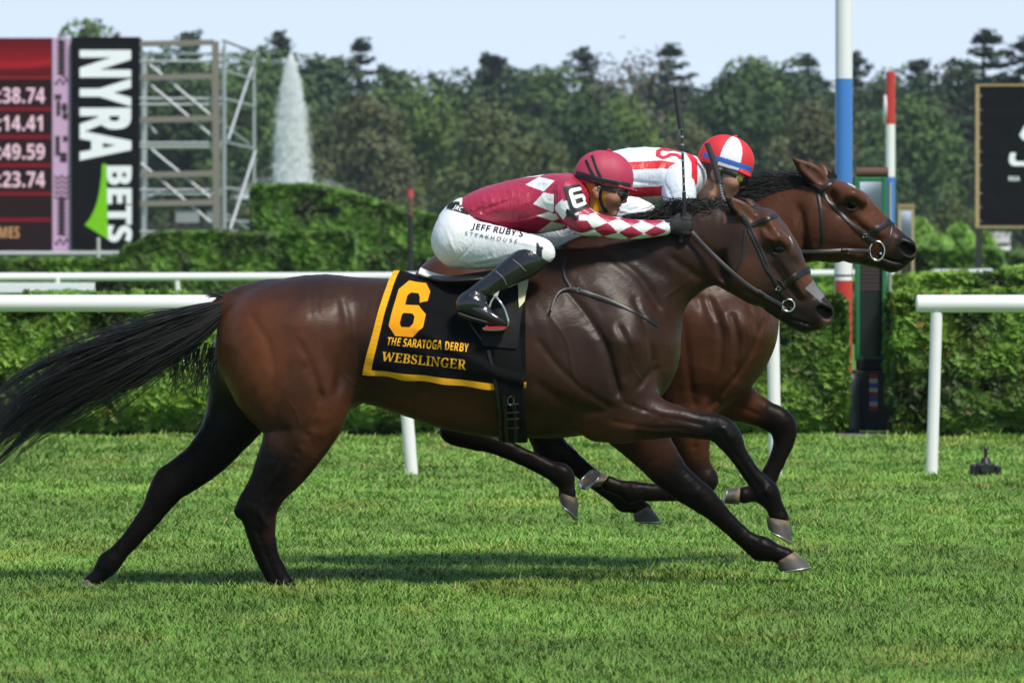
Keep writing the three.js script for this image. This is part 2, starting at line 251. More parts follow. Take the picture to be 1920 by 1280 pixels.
// grass of the course: tufts of bent blades
{
  const R = rng(101), variants = 3;
  const blade = (pos, nor, col, x, z, h, w, lean, dir, c0, c1) => {
    const dx = Math.cos(dir), dz = Math.sin(dir), wx = -dz * w / 2, wz = dx * w / 2, m = [x + dx * lean * 0.35, h * 0.6, z + dz * lean * 0.35], t = [x + dx * lean, h * (1 - Math.min(0.55, lean * 9)), z + dz * lean];
    const v = [[x - wx, 0, z - wz], [x + wx, 0, z + wz], [m[0] - wx * 0.8, m[1], m[2] - wz * 0.8], [m[0] + wx * 0.8, m[1], m[2] + wz * 0.8], t];
    for (const [a, b, c] of [[0, 1, 2], [1, 3, 2], [2, 3, 4]]) for (const k of [a, b, c]) { pos.push(...v[k]); nor.push(-dx * 0.22, 0.95, -dz * 0.22 + 0.15); col.push(...(k < 2 ? c0 : k < 4 ? mixc(c0, c1, 0.7) : c1)); }
  };
  const mat = std([1, 1, 1], 0.7, { vertexColors: true, side: THREE.DoubleSide });
  const N = 142000, geos = [];
  for (let q = 0; q < variants; q++) {
    const pos = [], nor = [], col = [];
    for (let i = 0; i < 15; i++) { const a = R() * 6.283, r = 0.028 * Math.sqrt(R()), dry = R() < 0.05, c0 = dry ? [0.14, 0.15, 0.05] : [0.065, 0.145, 0.013], c1 = dry ? [0.32, 0.32, 0.11] : mixc([0.1, 0.215, 0.022], [0.205, 0.345, 0.06], R()); blade(pos, nor, col, Math.cos(a) * r, Math.sin(a) * r, 0.02 + 0.024 * R(), 0.0024 + 0.0018 * R(), 0.012 + 0.042 * R() * R(), (R() < 0.5 ? 0 : 3.1416) + (R() + R() - 1) * 1.9, c0, c1); }
    const g = new THREE.BufferGeometry(); g.setAttribute('position', new THREE.Float32BufferAttribute(pos, 3)); g.setAttribute('normal', new THREE.Float32BufferAttribute(nor, 3)); g.setAttribute('color', new THREE.Float32BufferAttribute(col, 3)); geos.push(g);
  }
  const M = new THREE.Matrix4(), Q = new THREE.Quaternion(), E = new THREE.Euler(), S = V(), P = V(), C = new THREE.Color();
  const grass = new THREE.Group(); grass.name = 'grass'; grass.userData = { label: 'short green racecourse turf grass that the horses gallop over', category: 'grass', kind: 'stuff' }; scene.add(grass);
  for (let q = 0; q < variants; q++) {
    const im = new THREE.InstancedMesh(geos[q], mat, N); im.name = 'grass_blades'; im.userData.kind = 'stuff';
    for (let i = 0; i < N; i++) {
      const d = Math.sqrt(lerp(15.6 * 15.6, 42.5 * 42.5, R())), x = (R() * 2 - 1) * 0.0909 * d * 1.42, z = DIST - d, f = fbm(x * 0.9, z * 0.55, 3), f2 = noise(x * 3.2, z * 2.2, 8), s = (0.75 + 0.5 * R()) * (0.7 + 0.75 * f2) * (1 + 0.02 * (d - 17));
      E.set((R() - 0.5) * 0.5, (R() - 0.5) * 1.2 + (R() < 0.5 ? 0 : 3.1416), (R() - 0.5) * 0.5); Q.setFromEuler(E); S.set(s * (1 + 0.03 * (d - 17)), s, s * (1 + 0.03 * (d - 17))); P.set(x, -0.004, z); M.compose(P, Q, S); im.setMatrixAt(i, M);
      const k = 0.6 + 0.92 * f + 0.34 * noise(x * 5, z * 2.6, 21) + 0.25 * (R() - 0.5), dry = ss(0.6, 0.85, noise(x * 2.3 + 40, z * 1.9, 5)) * 0.34; C.setRGB(k * (1 + dry * 0.9), k * (1 + dry * 0.15), k * (1 + dry * 0.4)); im.setColorAt(i, C);
    }
    im.receiveShadow = im.castShadow = true; grass.add(im);
  }
}

// ---------------------------------------------------------------- hedges
const leafSpray = (() => { const R = rng(7), pos = [], nor = [], col = []; for (let i = 0; i < 7; i++) { const a = (i / 6 - 0.5) * 2.4, l = 0.05 + 0.03 * R(), w = 0.022, dx = Math.sin(a), dy = Math.cos(a), cx = dx * 0.02, cy = dy * 0.02, z0 = (R() - 0.5) * 0.03, z1 = 0.03 * (R() - 0.3), k = 0.75 + 0.5 * R(); const v = [[cx, cy, z0], [cx + dx * l * 0.5 - dy * w * 0.6, cy + dy * l * 0.5 + dx * w * 0.6, z0 + z1], [cx + dx * l * 0.5 + dy * w * 0.6, cy + dy * l * 0.5 - dx * w * 0.6, z0 + z1 - 0.01], [cx + dx * l, cy + dy * l, z0 + z1 * 1.5]]; for (const t of [[0, 2, 1], [1, 2, 3]]) { const A = V(...v[t[0]]), B = V(...v[t[1]]), C = V(...v[t[2]]), n = B.clone().sub(A).cross(C.sub(A)).normalize(); for (const q of t) { pos.push(...v[q]); nor.push(n.x, n.y, n.z); col.push(k, k, k * 0.9); } } } const g = new THREE.BufferGeometry(); g.setAttribute('position', new THREE.Float32BufferAttribute(pos, 3)); g.setAttribute('normal', new THREE.Float32BufferAttribute(nor, 3)); g.setAttribute('color', new THREE.Float32BufferAttribute(col, 3)); return g; })();
const hedgeLeaf = std([1, 1, 1], 0.62, { vertexColors: true, side: THREE.DoubleSide });
const hedgeCore = std([0.011, 0.014, 0.006], 1), twigMaterial = std([0.06, 0.04, 0.026], 0.95);
// top(x) gives the height; leaves cover the front, the top, and the ends
function hedge(label, x0, x1, zf, depth, top, o = {}) {
  const { n = 20000, size = 1, tone = [0.085, 0.15, 0.022], lump = 0.07, seed = 1, gap = 0.1, group } = o, R = rng(seed), t = thing('hedge', label, 'hedge', V((x0 + x1) / 2, 0, zf - depth / 2), group), b = t.position;
  const nx = Math.max(4, Math.ceil((x1 - x0) / 0.25)), pos = [], idx = [], ring = 7;
  for (let i = 0; i <= nx; i++) { const x = lerp(x0 + 0.1, x1 - 0.1, i / nx), h = top(x) - 0.1; [[zf - 0.12, gap * 0.5], [zf - 0.1, h * 0.5], [zf - 0.13, h * 0.93], [zf - depth * 0.3, h], [zf - depth * 0.75, h], [zf - depth + 0.1, h * 0.9], [zf - depth + 0.1, gap * 0.5]].forEach(([z, y], k) => pos.push(x - b.x, y + (k > 0 && k < 6 ? 0.06 * (noise(x * 3, k, seed) - 0.5) : 0), z - b.z)); }
  for (let i = 0; i < nx; i++) for (let k = 0; k < ring; k++) { const a = i * ring + k, c = i * ring + (k + 1) % ring; idx.push(a, a + ring, c, c, a + ring, c + ring); }
  for (const i of [0, nx]) for (let k = 1; k < ring - 1; k++) idx.push(i * ring, i * ring + k, i * ring + k + 1);
  const g = new THREE.BufferGeometry(); g.setAttribute('position', new THREE.Float32BufferAttribute(pos, 3)); g.setIndex(idx); g.computeVertexNormals(); part('core', g, hedgeCore, t);
  const M = new THREE.Matrix4(), Q = new THREE.Quaternion(), Q2 = new THREE.Quaternion(), S = V(), P = V(), N = V(), C = new THREE.Color(), L = [];
  const areaF = (x1 - x0) * top((x0 + x1) / 2), areaT = (x1 - x0) * depth, areaE = depth * top(x0) * 2, sum = areaF + areaT * 0.9 + areaE;
  const im = new THREE.InstancedMesh(leafSpray, hedgeLeaf, n); im.name = 'leaves'; im.userData.kind = 'stuff';
  for (let i = 0; i < n; i++) {
    const w = R() * sum; let x, y, z;
    if (w < areaF) { x = lerp(x0, x1, R()); y = gap + (top(x) - gap) * Math.pow(R(), 0.92); z = zf; N.set(0, 0.25, 1); const e = (y - gap) / (top(x) - gap); if (e > (o.crisp ? 0.96 : 0.85)) { z -= (e - (o.crisp ? 0.96 : 0.85)) * 0.5; N.set(0, 0.7, 0.7); } if (e < 0.2) z -= (0.2 - e) * 0.6; }
    else if (w < areaF + areaT * 0.9) { x = lerp(x0, x1, R()); y = top(x); z = zf - depth * R(); N.set(0, 1, 0.1); }
    else { const s = R() < 0.5 ? -1 : 1; x = s < 0 ? x0 : x1; y = gap + (top(x) - gap) * R(); z = zf - depth * R(); N.set(s, 0.25, 0); }
    const f = fbm(x * 3.1, y * 3.1, z * 3.1 + seed * 7), f2 = noise(x * 9, y * 9, z * 9), inn = Math.pow(R(), 1.6) * 0.11; N.normalize();
    if (f < 0.43 && R() < 0.85) { const q = 0.14 * ss(0.43, 0.33, f); x -= N.x * q; y -= N.y * q; z -= N.z * q; }
    P.set(x, y, z).addScaledVector(N, (f - 0.5) * 2 * lump + (f2 - 0.5) * lump * 0.6 - inn * size); P.sub(b);
    N.x += (R() - 0.5) * 1.4; N.y += (R() - 0.5) * 1.4; N.z += (R() - 0.5) * 1.4; N.normalize(); Q.setFromUnitVectors(V(0, 0, 1), N); Q2.setFromAxisAngle(N, R() * 6.283); Q.premultiply(Q2);
    const s = size * (0.7 + 0.6 * R()); S.set(s, s, s); M.compose(P, Q, S); im.setMatrixAt(i, M);
    const k = 0.2 + 1.2 * ss(0.25, 0.75, f) + 0.5 * (R() - 0.5), y2 = R() < 0.03 && f < 0.5 ? 1 : 0; C.setRGB(tone[0] * k * (1 + 0.35 * (f2 - 0.5) + y2 * 0.9), tone[1] * k * (1 - y2 * 0.2), tone[2] * k); im.setColorAt(i, C);
  }
  im.castShadow = im.receiveShadow = true; t.add(im);
  if (o.stems) { const tw = []; for (let i = 0; i < o.stems; i++) { const x = lerp(x0, x1, R()) - b.x, z = zf - 0.18 - 0.25 * R() - b.z; tw.push(bar(V(x, -0.02, z), V(x + (R() - 0.5) * 0.16, 0.35 + 0.2 * R(), z + 0.1 * (R() - 0.3)), 0.012 + 0.008 * R(), 6)); } const m = part('stems', merge(tw), twigMaterial, t); m.userData.kind = 'stuff'; }
  return t;
}
const dHedge = 40.6, zHedge = DIST - dHedge, hx = (px, d) => (px - 960) * d / F, hy = (py, d) => EYE + (HORIZON - py) * d / F;
hedge('long clipped hedge behind the white rail, ending at the finish post', -7.6, hx(1583, dHedge), zHedge, 0.9, (x) => 1.01 + 0.035 * noise(x * 1.7, 0, 2), { n: 138000, size: 0.68, seed: 3, stems: 80, tone: [0.111, 0.223, 0.019], gap: 0.1 });
hedge('leafy clipped hedge behind the white rail beside the green mirror box', hx(1684, 40.2), 6.2, DIST - 40.2, 0.9, (x) => 1.03 + 0.04 * noise(x * 1.7, 0, 4), { n: 52000, size: 0.7, seed: 9, stems: 30, tone: [0.120, 0.231, 0.019] });
hedge('pale rounded hedge top rising behind the clipped hedge at the mirror box', hx(1672, 49), 7.6, DIST - 49, 1.2, (x) => 1.1 + 0.11 * ss(3.2, 4.6, x) + 0.06 * noise(x * 1.9, 0, 8), { n: 30000, seed: 12, size: 0.8, tone: [0.150, 0.274, 0.030] });
hedge('low hedge strip under the horses\' muzzles behind the far rail', hx(1480, 92), hx(1640, 92), DIST - 92, 1.4, (x) => 1.3, { n: 5000, seed: 22, size: 1.8, tone: [0.113, 0.238, 0.022] });
const dStep = 88; const stepTop = (x) => { const px = 960 + x * F / dStep; return hy(lerp(492, 441, ss(185, 300, px)) - 2 * noise(px * 0.04, 0, 1), dStep); };
hedge('stepped green hedge in front of the tote board and scaffold', hx(-260, dStep), hx(657, dStep), DIST - dStep, 1.6, stepTop, { n: 56000, seed: 5, size: 1.15, tone: [0.090, 0.188, 0.018], lump: 0.018, crisp: true });
const dTall = 103; hedge('tallest clipped hedge, right of the scaffold and below the fountain', hx(474, dTall), hx(905, dTall), DIST - dTall, 2.2, (x) => { const px = 960 + x * F / dTall; return hy(lerp(352, 412, ss(560, 860, px)) - 4 * noise(px * 0.03, 0, 3), dTall); }, { n: 46000, seed: 6, size: 1.3, tone: [0.090, 0.195, 0.018], lump: 0.025, crisp: true });
hedge('dark flat hedge below the topiary mounds near the black billboard', hx(1712, 110), hx(1872, 110), DIST - 110, 2.2, (x) => hy(474, 110), { n: 9000, seed: 31, size: 2.1, tone: [0.075, 0.167, 0.015] });
hedge('distant hedge line beyond the billboard post at the infield edge', hx(1840, 150), hx(2300, 150), DIST - 150, 2.0, (x) => hy(478, 150), { n: 6000, seed: 33, size: 3, tone: [0.075, 0.159, 0.018] });
hedge('straight low hedge running far behind the two horses', hx(880, 120), hx(1560, 120), DIST - 120, 2.0, (x) => hy(462, 120), { n: 14000, seed: 34, size: 2.4, tone: [0.075, 0.167, 0.018] });

// rounded topiary mounds
function mound(label, px, topPy, wPx, d, seed) {
  const c = pointZ(px, HORIZON, d), h = hy(topPy, d), w = wPx * d / F / 2, t = thing('topiary_bush', label, 'bush', V(c.x, 0, c.z), 'rounded topiary bushes'), R = rng(seed), n = 3200, im = new THREE.InstancedMesh(leafSpray, hedgeLeaf, n); im.name = 'foliage'; im.userData.kind = 'stuff';
  const g = new THREE.SphereGeometry(1, 20, 12); g.scale(w * 0.88, h * 0.94, w * 0.88); part('core', g, hedgeCore, t);
  const M = new THREE.Matrix4(), Q = new THREE.Quaternion(), C = new THREE.Color();
  for (let i = 0; i < n; i++) { const a = R() * 6.283, y = Math.pow(R(), 0.8), r = Math.sqrt(Math.max(0, 1 - Math.pow(y, 2.4))), N = V(Math.cos(a), 0.6 + y, Math.sin(a)).normalize(), P = V(Math.cos(a) * r * w, y * h, Math.sin(a) * r * w).addScaledVector(N, (R() - 0.6) * 0.12); N.x += R() - 0.5; N.y += R() - 0.5; N.z += R() - 0.5; Q.setFromUnitVectors(V(0, 0, 1), N.normalize()); M.compose(P, Q, V(1, 1, 1).multiplyScalar(1.5 + R())); im.setMatrixAt(i, M); const k = 0.7 + 0.6 * R(); C.setRGB(0.13 * k, 0.28 * k, 0.025 * k); im.setColorAt(i, C); }
  t.add(im);
}
mound('peaked topiary bush, tallest of the mounds near the mirror box', 1722, 416, 90, 118, 1); mound('wide rounded topiary bush left of the black billboard', 1800, 430, 84, 114, 2); mound('low flat topiary bush in front of the two taller mounds', 1752, 446, 120, 112, 3); mound('small rounded topiary bush under the billboard edge', 1848, 446, 60, 116, 4);
mound('small yellowish bush beside the white cart', 1862, 466, 46, 130, 5);

// ---------------------------------------------------------------- rails
const railWhite = phys([0.8, 0.8, 0.79], 0.32, { clearcoat: 0.3, clearcoatRoughness: 0.25, bumpMap: noiseTexture(256, tile((u, v) => fbm(u * 8, v * 8, 3), 1)), bumpScale: 0.002 });
function rail(label, pts, r, posts, postR, o = {}) {
  const base = V(posts[0][0].x, 0, posts[0][0].z), t = thing('running_rail', label, 'rail', base), C = new THREE.CatmullRomCurve3(pts.map((p) => p.clone().sub(base)));
  const tube = new THREE.TubeGeometry(C, 60, r, 24); part('rail_pipe', tube, railWhite, t);
  for (const e of [0, 1]) { const p = C.getPoint(e), tg = C.getTangent(e), g = new THREE.SphereGeometry(r * 0.99, 20, 12); g.scale(0.22, 1, 1); part('end_cap', g, railWhite, t, p); }
  for (const q of o.joints ?? []) { const p = C.getPoint(q); const g = new THREE.CylinderGeometry(r * 1.035, r * 1.035, 0.05, 24); g.rotateZ(Math.PI / 2); part('coupling', g, railWhite, t, p); }
  for (const [top, foot] of posts) { const a = foot.clone().sub(base), b = top.clone().sub(base); part('post', bar(a, b, postR, 18), railWhite, t); }
  return t;
}
const dRail = 33.4, railAt = (px, py, d = dRail) => pointZ(px, py, d);
rail('long white running rail behind the black tail and under the horses', [railAt(-560, 568), railAt(400, 568.6), railAt(1000, 569), railAt(1482, 569)], 0.0505, [[railAt(748, 585), pointZ(773, 901, dRail)], [railAt(1449, 585), pointZ(1455, 903, dRail)], [railAt(-190, 585), pointZ(-200, 900, dRail)]], 0.038, { joints: [0.405, 0.8] });
rail('short white running rail on one post beyond the finish gap', [railAt(1721, 569, 33), railAt(2000, 569, 33), railAt(2500, 569, 33)], 0.0515, [[railAt(1757, 585, 33), pointZ(1747, 912, 33)], [railAt(2380, 585, 33), pointZ(2375, 912, 33)]], 0.035);
{ const y = (d, h) => HORIZON + (EYE - h) * F / d; const P = [[-420, 66], [100, 69], [730, 74], [1200, 80], [1604, 86]].map(([px, d], i) => pointZ(px, [519.5, 519, 517.5, 514, 511.5][i], d));
  rail('thin white rail of the inner course in front of the stepped hedge', P, 0.05, [[106, 122, 69], [331, 341, 71], [497, 500, 73], [700, 704, 74], [900, 903, 76]].map(([a, b, d]) => [pointZ(a, 521, d), pointZ(b, 560, d).setY(0)]), 0.032);
  rail('short white rail piece showing over the hedge left of the billboard', [pointZ(1748, 511, 80), pointZ(1800, 510.5, 84), pointZ(1858, 509, 92)], 0.048, [[pointZ(1758, 512, 80), pointZ(1757, 560, 80).setY(0)], [pointZ(1845, 511, 90), pointZ(1845, 560, 90).setY(0)]], 0.03); }
{ const p = pointZ(1626, 522, 62), t = thing('rail_end', 'stub of white rail beside the mirror box', 'rail', V(p.x, 0, p.z)); part('rail_pipe', bar(V(-0.08, p.y, 0), V(0.1, p.y, 0), 0.03, 16), railWhite, t); part('post', bar(V(0, 0, 0), V(0, p.y, 0), 0.025, 12), railWhite, t); }
// low white barrier sign behind the inner rail
{ const d = 65, p = pointZ(60, HORIZON, d), t = thing('barrier_board', 'low white board with a blue corner leaning behind the inner rail', 'board', V(p.x, 0, p.z)), y0 = hy(549, d), y1 = hy(530, d), w = 250 * d / F; part('panel', rbox(w, y1 - y0, 0.05, 0.01, -0.05, (y0 + y1) / 2, 0), std([0.72, 0.74, 0.78], 0.5), t); part('blue_strip', box(40 * d / F, 0.03, 0.02, 0.36, y0 + 0.02, 0.036), std([0.03, 0.12, 0.45], 0.5), t); for (const x of [-0.6, 0.55]) part('leg', box(0.04, y0, 0.04, x, y0 / 2, 0), std([0.5, 0.5, 0.5], 0.5), t); }

// ---------------------------------------------------------------- finish line: poles, mirror boxes
function bandPole(label, px, d, rPx, bands, foot = 0) {
  const c = pointZ(px, HORIZON, d), r = rPx * d / F, t = thing('finish_pole', label, 'pole', V(c.x, 0, c.z));
  for (const [p0, p1, col] of bands) { const y1 = hy(p0, d), y0 = p1 === null ? 0 : hy(p1, d); part('band', new THREE.CylinderGeometry(r, r, y1 - y0 - 0.002, 28).translate(0, (y0 + y1) / 2, 0), phys(col, 0.35, { clearcoat: 0.25, clearcoatRoughness: 0.3 }), t); }
  return [t, r];
}
const POLE_BLUE = [0.05, 0.2, 0.56], POLE_RED = [0.52, 0.03, 0.02], POLE_WHITE = [0.8, 0.8, 0.8];
{
  const [t, r] = bandPole('tall thick finish post in white and blue behind the leading horse\'s head', 1582.5, 45, 16.2, [[-420, 148, POLE_WHITE], [148, 470, POLE_BLUE], [470, 515, POLE_WHITE], [518, 526, POLE_WHITE], [526, null, POLE_RED]]);
  const d = 45; part('ring', new THREE.CylinderGeometry(r * 1.03, r * 1.03, 0.012, 24).translate(0, hy(516.5, d), 0), std([0.02, 0.02, 0.02], 0.5), t);
  part('base_guard', rbox(34 * d / F, 88 * d / F, 0.1, 0.01, 0.003, hy(525, d), -0.08), phys([0.42, 0.018, 0.012], 0.4), t);
}
{
  const [t, r] = bandPole('slimmer red, white and blue pole standing farther off', 1670, 78, 8.8, [[137, 233, POLE_RED], [233, 332, POLE_WHITE], [332, 440, POLE_BLUE], [440, 520, POLE_WHITE], [520, null, POLE_RED]]);
  part('disc', new THREE.CylinderGeometry(0.2, 0.2, 0.03, 28).rotateZ(Math.PI / 2).translate(-0.075, hy(205, 78), 0), std([0.7, 0.62, 0.62], 0.5), t); part('cap', new THREE.CylinderGeometry(r * 0.6, r, 0.03, 20).translate(0, hy(137, 78) + 0.015, 0), std([0.4, 0.03, 0.02], 0.5), t);
}
const mirrorMaterial = std([0.88, 0.9, 0.9], 0.03, { metalness: 1 });
function mirrorBox(label, px0, px1, py0, py1, d, frame, bar0) {
  const cx = hx((px0 + px1) / 2, d), w = (px1 - px0) * d / F, y1 = hy(py0, d), y0 = hy(py1, d), t = thing('finish_mirror', label, 'mirror', V(cx, 0, DIST - d)), m = std(frame, 0.45), b = bar0 * d / F;
  part('frame_side', rbox(b, y1 - y0, 0.12, 0.006, -w / 2 + b / 2, (y0 + y1) / 2, 0), m, t); part('frame_side', rbox(b, y1 - y0, 0.12, 0.006, w / 2 - b / 2, (y0 + y1) / 2, 0), m, t);
  part('frame_rail', rbox(w - 2 * b - 0.002, b, 0.11, 0.005, 0, y0 + b / 2, 0), m, t); part('frame_rail', rbox(w - 2 * b - 0.002, b, 0.11, 0.005, 0, y1 - b / 2, 0), m, t);
  const ys = hy(486, d), yg = Math.max(hy(545, d), y0 + b); part('mirror_glass', box(w - 2 * b - 0.004, y1 - b - ys - 0.004, 0.01, 0, (ys + y1 - b) / 2, 0.02), mirrorMaterial, t); const ns = 8; for (let i = 0; i < ns; i++) part('slat', box(w - 2 * b - 0.004, (ys - yg) / ns - 0.003, 0.012, 0, lerp(ys, yg, (i + 0.5) / ns), 0.02 + (i % 2) * 0.003), std([0.035, 0.022, 0.02], 0.6), t); if (yg > y0 + b + 0.05) part('dark_glass', box(w - 2 * b - 0.004, yg - y0 - b - 0.004, 0.01, 0, (yg + y0 + b) / 2, 0.02), phys([0.014, 0.018, 0.018], 0.12), t); part('backing', box(w - 0.01, y1 - y0 - 0.01, 0.03, 0, (y0 + y1) / 2, -0.04), std([0.03, 0.03, 0.03], 0.8), t);
  return [t, w, y0, y1];
}
{
  const d = 41.2, [t, w, y0, y1] = mirrorBox('tall green framed mirror box with a brown roll on top, in the hedge gap', 1604, 1662, 332, 676, d, [0.015, 0.16, 0.06], 8);
  part('roller_blind', new THREE.CylinderGeometry(0.038, 0.038, w * 1.02, 20).rotateZ(Math.PI / 2).translate(0.01, y1 + 0.034, 0.02), std([0.1, 0.045, 0.028], 0.7), t);
  part('steel_post', bar(V(w / 2 + 0.03, 0, -0.04), V(w / 2 + 0.03, y1 * 0.98, -0.04), 0.014, 12), std([0.45, 0.45, 0.44], 0.4, { metalness: 0.6 }), t);
  const yb = hy(806, d), yt = hy(694, d); part('cabinet', rbox(72 * d / F, yt - yb, 0.3, 0.012, 0.012, (yt + yb) / 2, 0), std([0.022, 0.024, 0.024], 0.6), t); part('vent_box', rbox(52 * d / F, 0.085, 0.22, 0.01, 0.0, yt + 0.045, 0), std([0.008, 0.008, 0.008], 0.7), t);
  const cols = [[0.45, 0.02, 0.02], [0.6, 0.56, 0.5], [0.03, 0.12, 0.5], [0.6, 0.56, 0.5], [0.45, 0.02, 0.02], [0.03, 0.12, 0.5], [0.6, 0.56, 0.5], [0.45, 0.02, 0.02]], h0 = 69 * d / F / 8; cols.forEach((c, i) => part('stripe_block', box(0.06, h0 - 0.002, 0.008, 0.012, hy(700, d) - h0 * (i + 0.5), 0.155), std(c, 0.5), t));
  const e = thing('slab', 'low grey concrete slab under the mirror box', 'slab', V(hx(1628, 41.2), 0, DIST - 40.6)); part('slab_top', rbox(150 * d / F, 0.07, 0.7, 0.015, 0, 0.03, 0), std([0.12, 0.12, 0.115], 0.9, { bumpMap: noiseTexture(128, tile((u, v) => fbm(u * 20, v * 20, 2), 1)), bumpScale: 0.004 }), e);
  const q = thing('drum', 'grey upright drum beside the mirror cabinet', 'drum', V(hx(1587, 41.4), 0, DIST - 40.8)); const pr = [[0, 0.06], [0.062, 0.06], [0.066, 0.1], [0.066, 0.36], [0.058, 0.44], [0.036, 0.49], [0, 0.5]].map((p) => new THREE.Vector2(...p)); part('shell', new THREE.LatheGeometry(pr, 28), std([0.13, 0.135, 0.14], 0.45, { metalness: 0.3 }), q); part('hoop', new THREE.TorusGeometry(0.067, 0.004, 6, 28).rotateX(Math.PI / 2).translate(0, 0.25, 0), std([0.09, 0.09, 0.095], 0.5), q);
}
{ const [t, w, y0, y1] = mirrorBox('small tan framed mirror box beside the slim pole', 1684, 1714, 390, 528, 76, [0.42, 0.33, 0.2], 5); part('cap_board', rbox(w * 1.1, 0.05, 0.14, 0.008, 0, y1 + 0.027, 0), std([0.3, 0.2, 0.11], 0.7), t); for (const s of [-1, 1]) part('leg', box(0.05, y0, 0.05, s * w * 0.38, y0 / 2, 0), std([0.3, 0.22, 0.13], 0.7), t); }
// clapboard booths behind the viewer, seen only in the mirrors
for (const [x, lab] of [[11, 'grey gabled clapboard booth behind the viewer'], [18.6, 'second grey gabled booth behind the viewer, farther along']]) { const t = thing('booth', lab, 'booth', V(x, 0, 68)), m = std([0.34, 0.36, 0.38], 0.7), hw = 4.2, h = 2.25, pk = 4.6; for (let i = 0; i < 9; i++) part('clapboard', box(hw * 2 - 0.6, h / 9 - 0.01, 0.06, 0, h / 9 * (i + 0.5), -(i % 2) * 0.01), m, t); const g = new THREE.ExtrudeGeometry(new THREE.Shape([[-hw, h], [0, pk], [hw, h]].map((p) => new THREE.Vector2(...p))), { depth: 6, bevelEnabled: false }); part('roof', g, std([0.2, 0.21, 0.22], 0.8), t); for (let i = 0; i < 6; i++) { const f = (i + 0.5) / 6; part('gable_board', box((1 - f) * hw * 1.8, 0.3, 0.05, 0, lerp(h, pk, f * 0.85), -0.04 - (i % 2) * 0.01), m, t); } }

// slim black marker post with a red top
{ const d = 76, c = pointZ(769, HORIZON, d), r = 5.4 * d / F, t = thing('marker_post', 'slim black marker post with a red tip behind the saddle cloth', 'post', V(c.x, 0, c.z)); const seg = (a, b, col, k = 1) => { const y1 = hy(a, d), y0 = b === null ? 0 : hy(b, d); part('band', new THREE.CylinderGeometry(r * k, r * k, y1 - y0 - 0.002, 18).translate(0, (y0 + y1) / 2, 0), std(col, 0.6), t); }; seg(355, 370, [0.55, 0.05, 0.08], 1.05); seg(370, 404, [0.13, 0.06, 0.04], 0.95); seg(404, null, [0.012, 0.012, 0.014]); }

